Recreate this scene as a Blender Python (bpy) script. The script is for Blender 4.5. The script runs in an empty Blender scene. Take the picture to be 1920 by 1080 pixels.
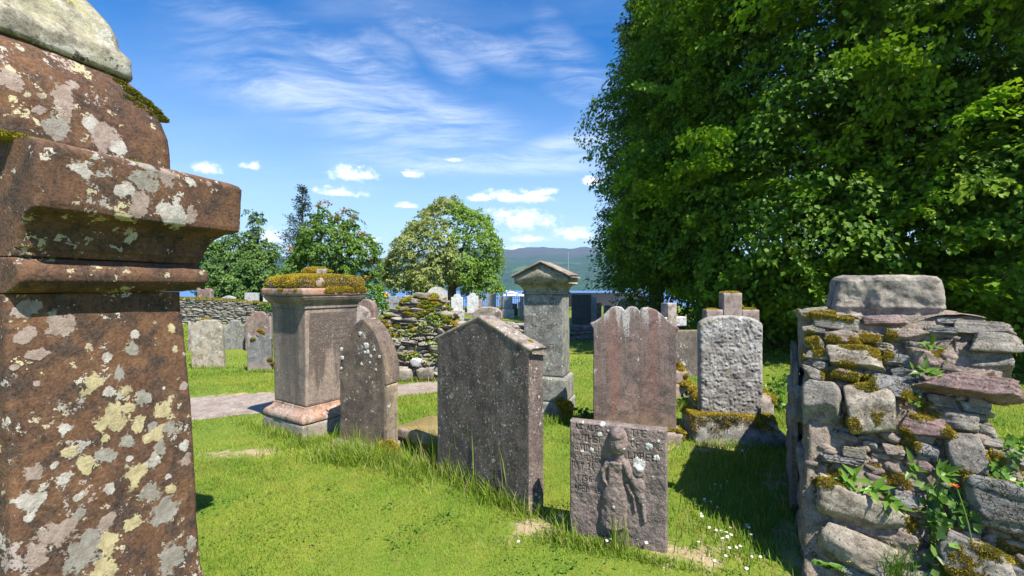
import bpy, bmesh, math, random
import numpy as np
from mathutils import Vector, Matrix

SC = bpy.context.scene
COL = SC.collection
R = math.radians
rng = np.random.default_rng(7)
random.seed(7)

# ------------------------------------------------------------------ camera
CAMZ = 1.5
FPX = 853.0          # focal length in pixels of the 1920 wide photograph (16 mm lens)
HOR = 537.0
cam_d = bpy.data.cameras.new('camera')
cam = bpy.data.objects.new('camera', cam_d)
COL.objects.link(cam)
cam.location = (0, 0, CAMZ)
cam.rotation_euler = (R(90), 0, 0)
cam_d.sensor_width = 36
cam_d.lens = FPX / 1920 * 36
cam_d.shift_y = -3 / 1920
cam_d.clip_start = 0.05
cam_d.clip_end = 20000
cam_d.dof.use_dof = True
cam_d.dof.focus_distance = 4.2
cam_d.dof.aperture_fstop = 8.0
SC.camera = cam

# ------------------------------------------------------------------ light and sky
SUN_EL = 56.5
SUN_H = (0.62, -0.785)
sd = bpy.data.lights.new('sun', 'SUN')
sd.energy = 5.0
sd.angle = R(0.53)
sd.color = (1.0, 0.95, 0.86)
sun = bpy.data.objects.new('sun', sd)
COL.objects.link(sun)
_ce = math.cos(R(SUN_EL))
_d = Vector((SUN_H[0] * _ce, SUN_H[1] * _ce, math.sin(R(SUN_EL))))
sun.rotation_euler = _d.to_track_quat('Z', 'Y').to_euler()
sun.location = (5, -6, 12)

SC.view_settings.view_transform = 'Standard'
SC.view_settings.look = 'None'
SC.view_settings.exposure = 1.06
SC.view_settings.gamma = 1
SC.render.engine = 'CYCLES'
SC.cycles.max_bounces = 8
SC.cycles.volume_bounces = 0
SC.cycles.use_denoising = True


class NT:
    """small helper to write node trees"""
    def __init__(s, tree):
        s.t = tree
        s.n = tree.nodes
        s.l = tree.links

    def node(s, typ, **kw):
        nd = s.n.new(typ)
        for k, v in kw.items():
            if k.startswith('i_'):
                nd.inputs[int(k[2:])].default_value = v
            else:
                setattr(nd, k, v)
        return nd

    def put(s, a, sock):
        if isinstance(a, (int, float)):
            sock.default_value = a
        elif isinstance(a, (tuple, list)):
            if len(a) == 3 and sock.type == 'RGBA':
                a = (*a, 1)
            sock.default_value = a
        else:
            s.l.new(a, sock)

    def math(s, op, a, b=None, c=None, clamp=False):
        nd = s.node('ShaderNodeMath', operation=op)
        nd.use_clamp = clamp
        s.put(a, nd.inputs[0])
        if b is not None:
            s.put(b, nd.inputs[1])
        if c is not None:
            s.put(c, nd.inputs[2])
        return nd.outputs[0]

    def vmath(s, op, a, b=None):
        nd = s.node('ShaderNodeVectorMath', operation=op)
        s.put(a, nd.inputs[0])
        if b is not None:
            s.put(b, nd.inputs[1])
        return nd.outputs[0] if op not in ('LENGTH', 'DOT_PRODUCT') else nd.outputs[1]

    def mix(s, f, a, b, blend='MIX'):
        nd = s.node('ShaderNodeMix', data_type='RGBA', blend_type=blend)
        s.put(f, nd.inputs[0])
        s.put(a, nd.inputs[6])
        s.put(b, nd.inputs[7])
        return nd.outputs[2]

    def noise(s, vec, scale, detail=4, rough=0.55, dist=0.0, color=False):
        nd = s.node('ShaderNodeTexNoise')
        s.put(vec, nd.inputs['Vector'])
        nd.inputs['Scale'].default_value = scale
        nd.inputs['Detail'].default_value = detail
        nd.inputs['Roughness'].default_value = rough
        nd.inputs['Distortion'].default_value = dist
        return nd.outputs[1] if color else nd.outputs[0]

    def ss(s, v, a, b):
        nd = s.node('ShaderNodeMapRange', interpolation_type='SMOOTHSTEP')
        s.put(v, nd.inputs[0])
        nd.inputs[1].default_value = a
        nd.inputs[2].default_value = b
        nd.inputs[3].default_value = 0
        nd.inputs[4].default_value = 1
        return nd.outputs[0]

    def mapping(s, vec, loc=(0, 0, 0), rot=(0, 0, 0), scale=(1, 1, 1)):
        nd = s.node('ShaderNodeMapping')
        s.put(vec, nd.inputs[0])
        nd.inputs[1].default_value = loc
        nd.inputs[2].default_value = rot
        nd.inputs[3].default_value = scale
        return nd.outputs[0]


def build_world():
    w = bpy.data.worlds.new("World")
    SC.world = w
    w.use_nodes = True
    k = NT(w.node_tree)
    k.n.clear()
    out = k.node('ShaderNodeOutputWorld')
    bg = k.node('ShaderNodeBackground')
    bg.inputs[1].default_value = 0.07
    k.l.new(bg.outputs[0], out.inputs[0])
    sky = k.node('ShaderNodeTexSky')
    sky.sky_type = 'NISHITA'
    sky.sun_disc = False
    sky.sun_elevation = R(SUN_EL)
    sky.sun_rotation = math.atan2(SUN_H[0], SUN_H[1])
    sky.altitude = 100
    sky.air_density = 1.0
    sky.dust_density = 0.25
    sky.ozone_density = 2.2
    hs = k.node('ShaderNodeHueSaturation')
    hs.inputs['Saturation'].default_value = 1.5
    hs.inputs['Value'].default_value = 1.38
    hs.inputs['Hue'].default_value = 0.508
    k.l.new(sky.outputs[0], hs.inputs['Color'])
    col = hs.outputs[0]
    tc = k.node('ShaderNodeTexCoord').outputs['Generated']
    sp = k.node('ShaderNodeSeparateXYZ')
    k.l.new(tc, sp.inputs[0])
    x, y, z = sp.outputs
    az = k.math('ARCTAN2', x, y)                      # bearing from north
    hl = k.math('SQRT', k.math('ADD', k.math('MULTIPLY', x, x), k.math('MULTIPLY', y, y)))
    el = k.math('ARCTAN2', z, hl)
    # high thin cirrus on a plane far above
    zz = k.math('ADD', k.math('MAXIMUM', z, 0.0), 0.12)
    cv = k.node('ShaderNodeCombineXYZ')
    k.l.new(k.math('DIVIDE', x, zz), cv.inputs[0])
    k.l.new(k.math('DIVIDE', y, zz), cv.inputs[1])
    p = cv.outputs[0]
    m1 = k.mapping(p, loc=(1.7, 0.4, 0), rot=(0, 0, R(24)), scale=(0.42, 1.5, 1))
    n1 = k.noise(m1, 1.5, 9, 0.62, 0.8)
    m2 = k.mapping(p, loc=(4.2, 2.2, 0), rot=(0, 0, R(-18)), scale=(0.5, 0.6, 1))
    n2 = k.noise(m2, 1.1, 4, 0.55)
    m3 = k.mapping(p, loc=(0.2, 5.2, 0), rot=(0, 0, R(30)), scale=(1.2, 5.0, 1))
    n3 = k.noise(m3, 2.2, 8, 0.65, 0.4)
    c = k.math('MULTIPLY', k.math('MULTIPLY', k.ss(n1, 0.45, 0.85), k.ss(n2, 0.38, 0.66)), 0.5)
    c = k.math('MULTIPLY', c, k.math('ADD', 0.55, k.math('MULTIPLY', n3, 0.9)))
    # streak bands of the real sky, given by bearing and height (degrees)
    wv = k.vmath('ADD', p, k.vmath('MULTIPLY', k.vmath('SUBTRACT', k.noise(p, 1.3, 3, color=True), (.5, .5, .5)), (.4, .4, 0)))
    dn = k.noise(k.mapping(wv, rot=(0, 0, R(25)), scale=(1.0, 3.6, 1)), 1.7, 12, 0.74, 0.3)

    def band(a0, e0, a1, e1, wid, amt):
        nonlocal c
        a0, e0, a1, e1, wid = map(R, (a0, e0, a1, e1, wid))
        L = math.hypot(a1 - a0, e1 - e0)
        ux, uy = (a1 - a0) / L, (e1 - e0) / L
        dx = k.math('SUBTRACT', az, a0)
        dy = k.math('SUBTRACT', el, e0)
        s_ = k.math('ADD', k.math('MULTIPLY', dx, ux / L), k.math('MULTIPLY', dy, uy / L))
        t_ = k.math('ADD', k.math('MULTIPLY', dx, -uy), k.math('MULTIPLY', dy, ux))
        t_ = k.math('ABSOLUTE', k.math('DIVIDE', t_, wid))
        f = k.math('MULTIPLY', k.ss(s_, -0.15, 0.3), k.math('SUBTRACT', 1.0, k.ss(s_, 0.75, 1.15)))
        f = k.math('MULTIPLY', f, k.math('SUBTRACT', 1.0, k.ss(t_, 0.1, 1.0)))
        f = k.math('MULTIPLY', f, k.math('MULTIPLY', k.ss(dn, 0.30, 0.80), amt))
        c = k.math('MAXIMUM', c, f)
    band(-36, 23, 0, 18, 5.5, 1.0)
    band(-26, 27, -6, 20, 3.2, 0.9)
    band(-22, 15, 14, 15.5, 2.6, 1.0)
    band(-5, 14, 14, 19, 2.6, 0.9)
    band(-20, 29, -12, 25, 3.0, 0.5)
    band(2, 31, 12, 21, 4.2, 0.6)
    band(-14, 31, -4, 24, 3.6, 0.5)
    band(-20, 31, 6, 26, 3.0, 0.7)
    band(-40, 27, -14, 26, 2.6, 0.5)
    band(4, 24, 14, 20, 1.8, 0.6)
    c = k.math('MULTIPLY', c, k.ss(el, 0.0, 0.12))
    c = k.math('MULTIPLY', k.math('MINIMUM', c, 0.85), 0.66)
    col = k.mix(c, col, (9.5, 9.9, 10.6))
    # pale air near the horizon
    hz = k.math('SUBTRACT', 1.0, k.ss(el, 0.0, 0.52))
    col = k.mix(k.math('MULTIPLY', hz, 0.58), col, (6.6, 8.2, 10.2))
    # small fair-weather cumulus, each at its own bearing and height
    cn = k.noise(k.mapping(tc, scale=(1, 1, 1.6)), 26, 6, 0.62)
    cn2 = k.noise(k.mapping(tc, scale=(1, 1, 1.4)), 75, 4, 0.6)
    best = None
    for (px, py, wd, ht) in ((660, 329, 100, 34), (637, 362, 84, 24), (388, 317, 54, 24), (472, 313, 40, 20),
                             (775, 328, 44, 20), (965, 371, 140, 30), (980, 418, 130, 48), (1080, 441, 90, 30),
                             (1112, 342, 50, 20), (985, 470, 100, 20), (515, 446, 60, 40), (760, 386, 48, 16),
                             (905, 372, 54, 20), (1022, 361, 44, 18), (945, 402, 64, 24), (1000, 450, 80, 18), (850, 300, 34, 10), (560, 470, 60, 18), (1290, 420, 90, 40), (180, 420, 120, 40), (690, 452, 60, 20)):
        a = math.atan2(px - 960, FPX)
        e = math.atan2(HOR - py, math.hypot(FPX, px - 960))
        wa = wd / 2 / FPX * math.cos(a) ** 2
        he = ht / 2 / FPX * math.cos(a)
        dx = k.math('DIVIDE', k.math('SUBTRACT', az, a), wa)
        dy = k.math('DIVIDE', k.math('SUBTRACT', el, e), he)
        dyl = k.math('MULTIPLY', k.math('MINIMUM', dy, 0.0), 1.7)      # flat base
        dyu = k.math('MAXIMUM', dy, 0.0)
        dd = k.math('SQRT', k.math('ADD', k.math('MULTIPLY', dx, dx),
                                   k.math('ADD', k.math('MULTIPLY', dyl, dyl), k.math('MULTIPLY', dyu, dyu))))
        v = k.math('SUBTRACT', 1.0, dd)
        best = v if best is None else k.math('MAXIMUM', best, v)
    v = k.math('ADD', k.math('ADD', best, 0.22), k.math('ADD', k.math('MULTIPLY', k.math('SUBTRACT', cn, 0.5), 2.6),
                                   k.math('MULTIPLY', k.math('SUBTRACT', cn2, 0.5), 1.3)))
    cm = k.math('MULTIPLY', k.ss(v, -0.02, 0.95), k.ss(best, -0.9, 0.0))
    cc = k.mix(k.ss(v, 0.1, 1.1), (8.2, 9.2, 10.8), (11.5, 11.5, 11.6))
    col = k.mix(k.math('MULTIPLY', cm, 0.95), col, cc)
    k.l.new(col, bg.inputs[0])


build_world()

# ------------------------------------------------------------------ numeric helpers


def _h(i, j, k, s):
    n = (i.astype(np.int64) * 374761393 + j.astype(np.int64) * 668265263 + k.astype(np.int64) * 2147483647 + s * 974634777)
    n = (n ^ (n >> 13)) * 1274126177
    n = n ^ (n >> 16)
    return (n & 0xffff).astype(np.float64) / 32767.5 - 1.0


def vnoise(p, seed=0):
    p = np.asarray(p, float)
    f = np.floor(p)
    i = f.astype(np.int64)
    t = p - f
    t = t * t * (3 - 2 * t)
    r = 0
    for a in (0, 1):
        for b in (0, 1):
            for c in (0, 1):
                w = (t[:, 0] if a else 1 - t[:, 0]) * (t[:, 1] if b else 1 - t[:, 1]) * (t[:, 2] if c else 1 - t[:, 2])
                r = r + w * _h(i[:, 0] + a, i[:, 1] + b, i[:, 2] + c, seed)
    return r


def fbm(p, scale=1.0, oct=4, seed=0, gain=0.5):
    p = np.asarray(p, float) * scale
    r = 0
    a = 1.0
    tot = 0
    for o in range(oct):
        r = r + a * vnoise(p + 17.3 * o, seed + o)
        tot += a
        a *= gain
        p = p * 2.03
    return r / tot


def xy3(x, y, z=0.0):
    x = np.asarray(x, float)
    return np.stack([x, np.broadcast_to(y, x.shape), np.broadcast_to(z, x.shape)], -1)


def ground_h(x, y):
    x = np.asarray(x, float)
    y = np.broadcast_to(np.asarray(y, float), x.shape)
    p = xy3(x.ravel(), y.ravel())
    near = (0.020 * fbm(p, 0.9, 3, 3) + 0.03 * fbm(p, 0.23, 2, 5)).reshape(x.shape)
    t = np.clip((y - 33) / 60, 0, 1)
    fall = -13.0 * t * t * (3 - 2 * t)
    rr = np.clip(1 - (np.hypot(x, y) - 25) / 25, 0, 1)
    return near * rr + fall


def P(px, py, d):
    return Vector(((px - 960) / FPX * d, d, CAMZ - (py - HOR) / FPX * d))


def G(px, py):
    d = FPX * CAMZ / (py - HOR)
    return Vector(((px - 960) / FPX * d, d, 0))


# ------------------------------------------------------------------ mesh helpers
class MB:
    def __init__(s):
        s.v = []
        s.t = []
        s.q = []
        s.c = []
        s.n = 0

    def add(s, V, quads=None, tris=None, col=None):
        V = np.asarray(V, float).reshape(-1, 3)
        s.v.append(V)
        if quads is not None and len(quads):
            s.q.append(np.asarray(quads, np.int64) + s.n)
        if tris is not None and len(tris):
            s.t.append(np.asarray(tris, np.int64) + s.n)
        if col is None:
            col = np.ones((len(V), 3))
        col = np.asarray(col, float)
        if col.ndim == 1:
            col = np.tile(col, (len(V), 1))
        s.c.append(col)
        s.n += len(V)
        return s

    def arrays(s):
        V = np.concatenate(s.v) if s.v else np.zeros((0, 3))
        Q = np.concatenate(s.q) if s.q else np.zeros((0, 4), np.int64)
        T = np.concatenate(s.t) if s.t else np.zeros((0, 3), np.int64)
        C = np.concatenate(s.c) if s.c else np.zeros((0, 3))
        return V, Q, T, C

    def build(s, name, mat, parent=None, smooth=True, loc=None, rotz=0.0, color=False):
        V, Q, T, C = s.arrays()
        me = bpy.data.meshes.new(name)
        nq, nt = len(Q), len(T)
        me.vertices.add(len(V))
        me.vertices.foreach_set('co', V.astype(np.float32).ravel())
        me.loops.add(nq * 4 + nt * 3)
        me.polygons.add(nq + nt)
        li = np.concatenate([Q.ravel(), T.ravel()]).astype(np.int32)
        me.loops.foreach_set('vertex_index', li)
        ls = np.concatenate([np.arange(nq) * 4, nq * 4 + np.arange(nt) * 3]).astype(np.int32)
        me.polygons.foreach_set('loop_start', ls)
        if smooth:
            me.polygons.foreach_set('use_smooth', np.ones(nq + nt, bool))
        if color:
            at = me.color_attributes.new('Col', 'FLOAT_COLOR', 'POINT')
            c4 = np.concatenate([C, np.ones((len(C), 1))], 1).astype(np.float32)
            at.data.foreach_set('color', c4.ravel())
        me.update(calc_edges=True)
        me.validate()
        o = bpy.data.objects.new(name, me)
        COL.objects.link(o)
        if isinstance(mat, (list, tuple)):
            for m_ in mat:
                me.materials.append(m_)
        elif mat:
            me.materials.append(mat)
        if parent is not None:
            o.parent = parent
        if loc is not None:
            o.location = loc
        o.rotation_euler.z = rotz
        return o


def tag(o, label=None, cat=None, group=None, kind=None):
    if label:
        o['label'] = label
    if cat:
        o['category'] = cat
    if group:
        o['group'] = group
    if kind:
        o['kind'] = kind
    return o


def empty(name, loc, rotz=0.0, label=None, cat=None, group=None):
    o = bpy.data.objects.new(name, None)
    COL.objects.link(o)
    o.location = loc
    o.rotation_euler.z = rotz
    o.empty_display_size = 0.2
    return tag(o, label, cat, group)


def grid_faces(nu, nv, off=0, closed_u=False):
    i = np.arange(nu - (0 if closed_u else 1))
    j = np.arange(nv - 1)
    I, J = np.meshgrid(i, j, indexing='ij')
    I2 = (I + 1) % nu
    a = I * nv + J
    b = I2 * nv + J
    return np.stack([a, b, b + 1, a + 1], -1).reshape(-1, 4) + off


def edge_samples(L, r, n):
    """samples of [0,L] dense near both ends"""
    e = [0, 0.12 * r, 0.35 * r, 0.65 * r, r]
    mid = np.linspace(r, L - r, max(n, 3))[1:-1]
    return np.concatenate([e, mid, L - np.array(e[::-1])])


def slab(mb, w, t, top, nu=40, nv=50, r=0.012, amp=0.003, seed=0, z0=-0.12, rough_scale=9, flare=0.0, face=None, lean=None):
    """an upright stone: across x, thickness y (front at -t/2), outline top(x) -> z"""
    xs = edge_samples(w, r, nu) - w / 2
    nvv = edge_samples(1.0, 0.02, nv)
    tops = np.array([top(x) for x in xs])
    X = np.repeat(xs[:, None], len(nvv), 1)
    Z = z0 + (tops[:, None] - z0) * nvv[None]
    ex = w / 2 - np.abs(X)
    slope = np.gradient(tops, xs)
    ez = (tops[:, None] - Z) / np.sqrt(1 + slope[:, None] ** 2)
    e = np.clip(np.minimum(ex, ez), 0, r)
    rd = r - np.sqrt(np.maximum(r * r - (r - e) ** 2, 0))
    if flare:
        X = X * (1 + flare * nvv[None])
    n = len(xs) * len(nvv)
    out = []
    for sgn in (-1, 1):
        V = np.stack([X, sgn * (t / 2 - rd), Z], -1).reshape(-1, 3)
        d = fbm(V + seed * 3.1, rough_scale, 4, seed) * amp + fbm(V + seed * 3.1, rough_scale * 0.3, 2, seed + 9) * amp * 1.2
        V[:, 1] += sgn * d
        V[:, 0] += fbm(V + seed, rough_scale * 0.7, 3, seed + 4) * amp * 0.9
        V[:, 2] += fbm(V + seed, rough_scale * 0.7, 3, seed + 5) * amp * 0.9 * np.clip(V[:, 2] / 0.3, 0, 1)
        if face is not None and sgn == -1:
            V = face(V)
        out.append(V)
    F = grid_faces(len(xs), len(nvv))
    base = mb.n
    mb.add(out[0], F)
    mb.add(out[1], F[:, ::-1])
    # perimeter strip joins the two faces
    nvn = len(nvv)
    per = [i * nvn for i in range(len(xs))]
    ri = [(len(xs) - 1) * nvn + j for j in range(1, nvn)]
    tp = [i * nvn + nvn - 1 for i in range(len(xs) - 2, -1, -1)]
    lf = [j for j in range(nvn - 2, 0, -1)]
    loop = np.array(per + ri + tp + lf)
    a = loop
    b = np.roll(loop, -1)
    K = 4
    rows = [out[0][loop]]
    idx0 = base + loop
    idx1 = base + n + loop
    prev = idx0
    for kk in range(1, K):
        f = kk / K
        Vr = out[0][loop] * (1 - f) + out[1][loop] * f
        Vr = Vr + (fbm(Vr + seed, 14, 3, seed + 2) * amp)[:, None] * np.array([0.6, 0, 0.6])
        st = mb.n
        mb.add(Vr)
        cur = st + np.arange(len(loop))
        mb.q.append(np.stack([np.roll(prev, -1), prev, cur, np.roll(cur, -1)], -1))
        prev = cur
    mb.q.append(np.stack([np.roll(prev, -1), prev, idx1, np.roll(idx1, -1)], -1))
    return mb


def resample(profile, step=0.025):
    out = [profile[0]]
    for a, b in zip(profile[:-1], profile[1:]):
        a = np.array(a, float)
        b = np.array(b, float)
        k = max(1, int(np.ceil(np.linalg.norm(b - a) / step)))
        for i in range(1, k + 1):
            out.append(tuple(a + (b - a) * i / k))
    return out


def rect_stack(mb, prof, rectf, r=0.015, n=18, amp=0.003, seed=0, step=0.025, rs=9, chip=0.0):
    """stack of rounded rectangles; prof = [(o,z)], rectf(o) -> x0,x1,y0,y1"""
    pr = resample(prof, step)
    rings = []
    for (o, z) in pr:
        x0, x1, y0, y1 = rectf(o)
        rr = min(r, (x1 - x0) * 0.45, (y1 - y0) * 0.45)
        pts = []
        cs = [(x1 - rr, y0 + rr, -90), (x1 - rr, y1 - rr, 0), (x0 + rr, y1 - rr, 90), (x0 + rr, y0 + rr, 180)]
        for q in range(4):
            cx, cy, a0 = cs[q]
            for a in (0, 30, 60, 90):
                pts.append((cx + rr * math.cos(R(a0 + a)), cy + rr * math.sin(R(a0 + a))))
            nx, ny, na = cs[(q + 1) % 4]
            ex = (nx + rr * math.cos(R(na)), ny + rr * math.sin(R(na)))
            sx = pts[-1]
            for i in range(1, n):
                f = i / n
                pts.append((sx[0] + (ex[0] - sx[0]) * f, sx[1] + (ex[1] - sx[1]) * f))
        rings.append([(x, y, z) for x, y in pts])
    V = np.array(rings)                    # nr, np, 3
    nr, npn, _ = V.shape
    Vf = V.reshape(-1, 3).copy()
    cxy = V[:, :, :2].mean(1, keepdims=True)
    dirs = (V[:, :, :2] - cxy)
    L = np.linalg.norm(dirs, axis=2, keepdims=True) + 1e-6
    dirs = (dirs / L).reshape(-1, 2)
    d = fbm(Vf + seed * 2.7, rs, 4, seed) * amp + fbm(Vf + seed * 2.7, rs * 0.3, 2, seed + 8) * amp * 1.3
    if chip:
        cnz = fbm(Vf + seed * 1.9, 6, 3, seed + 20)
        d = d - chip * np.clip(cnz - 0.25, 0, 1)
    Vf[:, :2] += dirs * d[:, None]
    Vf[:, 2] += fbm(Vf + 5 + seed, rs, 3, seed + 3) * amp * 0.7
    F = grid_faces(nr, npn)
    wrap = np.array([[i * npn + npn - 1, (i + 1) * npn + npn - 1, (i + 1) * npn, i * npn] for i in range(nr - 1)])
    F = np.concatenate([F, wrap])[:, ::-1]
    st = mb.n
    mb.add(Vf, F)
    for ring, flip in ((nr - 1, False), (0, True)):
        c = Vf[ring * npn:(ring + 1) * npn].mean(0)
        ci = mb.n
        mb.add(c[None])
        idx = st + ring * npn + np.arange(npn)
        tri = np.stack([idx, np.roll(idx, -1), np.full(npn, ci)], -1)
        mb.t.append(tri[:, ::-1] if flip else tri)
    return mb


_ico = {}


def ico(sub):
    if sub not in _ico:
        bm = bmesh.new()
        bmesh.ops.create_icosphere(bm, subdivisions=sub, radius=1)
        V = np.array([v.co[:] for v in bm.verts])
        T = np.array([[v.index for v in f.verts] for f in bm.faces])
        bm.free()
        _ico[sub] = (V, T)
    return _ico[sub]


def rock(dims, seed, sub=3, box=0.5, cuts=4, amp=0.05, layers=0.0, sharp=34.0):
    """angular block: the solid between slightly skewed planes, then weathered"""
    rg = np.random.default_rng(seed)
    V0, T = ico(sub)
    ns, ds = [], []
    for ax in range(3):
        for sg in (-1, 1):
            n = np.zeros(3)
            n[ax] = sg
            n = n + rg.normal(size=3) * 0.13
            n /= np.linalg.norm(n)
            ns.append(n)
            ds.append(rg.uniform(.86, 1.0))
    for _ in range(cuts + 2):
        n = rg.normal(size=3)
        n /= np.linalg.norm(n)
        ns.append(n)
        ds.append(np.abs(n).sum() * rg.uniform(.56, .84))
    N, D = np.array(ns), np.array(ds)
    # push the sphere of directions towards the corners so that edges get vertices
    W = unit(np.sign(V0) * np.abs(V0) ** .8)
    q = np.maximum(W @ N.T, 1e-4) / D
    r_ = (q ** sharp).sum(1) ** (-1 / sharp)
    V = W * r_[:, None]
    V = V + (fbm(V + seed, 1.7, 3, seed % 97)[:, None] * amp * .9) * W + (fbm(V + seed, 5, 3, seed % 89)[:, None] * amp * .8) * W
    if layers:
        zz = V[:, 2] + 0.22 * fbm(V + seed, 1.3, 3, 3) + .1 * V[:, 0] * rg.normal()
        lz = vnoise(np.stack([zz * 4.5, zz * 0 + seed, V[:, 0] * .4], 1), 7) * .5 + .5
        lz = np.clip(lz * 2.4 - .6, 0, 1)
        V = V - (lz * layers * 2.2)[:, None] * W * np.array([1, 1, 0.1])
    return V * np.array(dims) / 2.0, T


def place(V, loc, ax=None, rot=None):
    V = np.asarray(V)
    if rot is not None:
        M = np.array(Matrix.Rotation(rot[2], 3, 'Z') @ Matrix.Rotation(rot[1], 3, 'Y') @ Matrix.Rotation(rot[0], 3, 'X'))
        V = V @ M.T
    if ax is not None:
        V = V @ np.array(ax)
    return V + np.array(loc)


def tube(mb, pts, rad, n=7, col=None):
    pts = np.array(pts, float)
    rad = np.broadcast_to(rad, (len(pts),))
    tg = np.gradient(pts, axis=0)
    tg /= np.linalg.norm(tg, axis=1, keepdims=True) + 1e-9
    ref = np.array([0, 0, 1.0]) if abs(tg[:, 2].mean()) < 0.8 else np.array([1.0, 0, 0])
    a = np.cross(tg, ref)
    a /= np.linalg.norm(a, axis=1, keepdims=True) + 1e-9
    b = np.cross(tg, a)
    th = np.linspace(0, 2 * np.pi, n, endpoint=False)
    V = pts[:, None] + rad[:, None, None] * (np.cos(th)[None, :, None] * a[:, None] + np.sin(th)[None, :, None] * b[:, None])
    F = grid_faces(len(pts), n)
    wrap = np.array([[i * n + n - 1, (i + 1) * n + n - 1, (i + 1) * n, i * n] for i in range(len(pts) - 1)])
    mb.add(V.reshape(-1, 3), np.concatenate([F, wrap]), col=col)
    return mb


def unit(v):
    return v / (np.linalg.norm(v, axis=-1, keepdims=True) + 1e-9)


def leaves(mb, pos, direc, nrm, size, width=0.75, fold=0.12, col=(1, 1, 1)):
    """leaf shaped faces: base, two shoulders, tip; folded along the rib"""
    n = len(pos)
    direc = unit(direc)
    side = unit(np.cross(direc, nrm))
    nr = unit(np.cross(side, direc))
    s = np.broadcast_to(size, (n,))[:, None]
    b = pos
    tip = pos + direc * s - nr * s * 0.12
    m = pos + direc * s * 0.42
    l = m + side * s * width * 0.5 + nr * s * fold
    r_ = m - side * s * width * 0.5 + nr * s * fold
    V = np.stack([b, l, tip, r_], 1).reshape(-1, 3)
    k = np.arange(n)[:, None] * 4
    T = np.concatenate([k + np.array([[0, 2, 1]]), k + np.array([[0, 3, 2]])])
    col = np.asarray(col, float)
    if col.ndim == 2:
        col = np.repeat(col, 4, 0)
    mb.add(V, tris=T, col=col)


def blades(mb, pos, h, w, lean, col, segs=1, curve=1.0, rg=rng):
    """grass blades growing from pos; lean = horizontal tip offset fraction"""
    n = len(pos)
    a = rg.uniform(0, 2 * np.pi, n)
    ld = np.stack([np.cos(a), np.sin(a), np.zeros(n)], 1)
    b = a + rg.uniform(0.8, 2.3, n)
    sd = np.stack([np.cos(b), np.sin(b), np.zeros(n)], 1)
    h = np.broadcast_to(h, (n,))[:, None]
    w = np.broadcast_to(w, (n,))[:, None]
    lean = np.broadcast_to(lean, (n,))[:, None]
    up = np.array([0, 0, 1.0])
    rows = []
    for s in range(segs):
        f = s / segs
        c = pos + up * h * (f - 0.25 * lean * f * f) + ld * h * lean * f ** 1.8
        ww = w * (1 - 0.75 * f * f)
        rows += [c - sd * ww / 2, c + sd * ww / 2]
    tip = pos + up * h * (1 - 0.25 * lean) + ld * h * lean
    V = np.stack(rows + [tip], 1)
    m = V.shape[1]
    k = np.arange(n)[:, None] * m
    tr = []
    for s in range(segs - 1):
        o = 2 * s
        tr += [k + np.array([[o, o + 1, o + 3]]), k + np.array([[o, o + 3, o + 2]])]
    o = 2 * (segs - 1)
    tr += [k + np.array([[o, o + 1, o + 2]])]
    mb.add(V.reshape(-1, 3), tris=np.concatenate(tr), col=np.repeat(np.broadcast_to(col, (n, 3)), m, 0))


def sample_tris(V, T, n, rg, weight=None):
    a, b, c = V[T[:, 0]], V[T[:, 1]], V[T[:, 2]]
    cr = np.cross(b - a, c - a)
    ar = np.linalg.norm(cr, axis=1) / 2
    nn = cr / (2 * ar[:, None] + 1e-12)
    w = ar.copy()
    cen = (a + b + c) / 3
    if weight is not None:
        w = w * weight(cen, nn)
    if w.sum() <= 0:
        return np.zeros((0, 3)), np.zeros((0, 3))
    i = rg.choice(len(T), n, p=w / w.sum())
    u = rg.random(n)
    v = rg.random(n)
    f = u + v > 1
    u[f], v[f] = 1 - u[f], 1 - v[f]
    return a[i] + (b[i] - a[i]) * u[:, None] + (c[i] - a[i]) * v[:, None], nn[i]


def tris_of(mb):
    V, Q, T, C = mb.arrays()
    return V, np.concatenate([T, Q[:, [0, 1, 2]], Q[:, [0, 2, 3]]])


MOSS_COL = np.array([[0.46, 0.33, 0.035], [0.31, 0.22, 0.028], [0.56, 0.43, 0.055], [0.19, 0.14, 0.025], [0.28, 0.27, 0.045]])


def moss_fuzz(mb, pos, nrm, h, rg, palette=MOSS_COL, thick=0.0):
    """tiny moss shoots standing on a surface"""
    n = len(pos)
    d = unit(nrm + rg.normal(size=(n, 3)) * 0.45 + np.array([0, 0, 0.25]))
    s = unit(np.cross(d, rg.normal(size=(n, 3))))
    hh = (h * rg.uniform(0.5, 1.3, n))[:, None]
    ww = hh * 0.42
    b0 = pos - nrm * h * 0.2
    V = np.stack([b0 - s * ww, b0 + s * ww, pos + d * hh], 1).reshape(-1, 3)
    pn = np.clip((fbm(pos, 9, 3, 31) + 0.6) / 1.2, 0, 0.999)
    ci = np.clip((pn * 0.6 + rg.random(n) * 0.4) * len(palette), 0, len(palette) - 1).astype(int)
    col = palette[ci] * rg.uniform(0.75, 1.2, (n, 1))
    T = np.arange(n * 3).reshape(-1, 3)
    mb.add(V, tris=T, col=np.repeat(col, 3, 0))


def moss_cushion(mb, loc, dims, seed, n, h=0.012, ax=None, palette=MOSS_COL):
    """a lumpy cushion of moss and its shoots"""
    rg = np.random.default_rng(seed)
    V, T = ico(3)
    V = V.copy()
    V = V * (1 + 0.25 * fbm(V + seed, 1.8, 3, seed % 50))[:, None]
    V = place(V * np.array(dims) / 2, loc, ax)
    mb.add(V, tris=T, col=palette[1] * 0.9)
    c = np.array(loc)
    up = np.array(ax)[2] if ax is not None else np.array([0, 0, 1.0])
    p, nn = sample_tris(V, T, n, rg, lambda ce, n_: ((n_ @ up) > -0.2) * 1.0)
    moss_fuzz(mb, p, nn, h, rg, palette)


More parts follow.
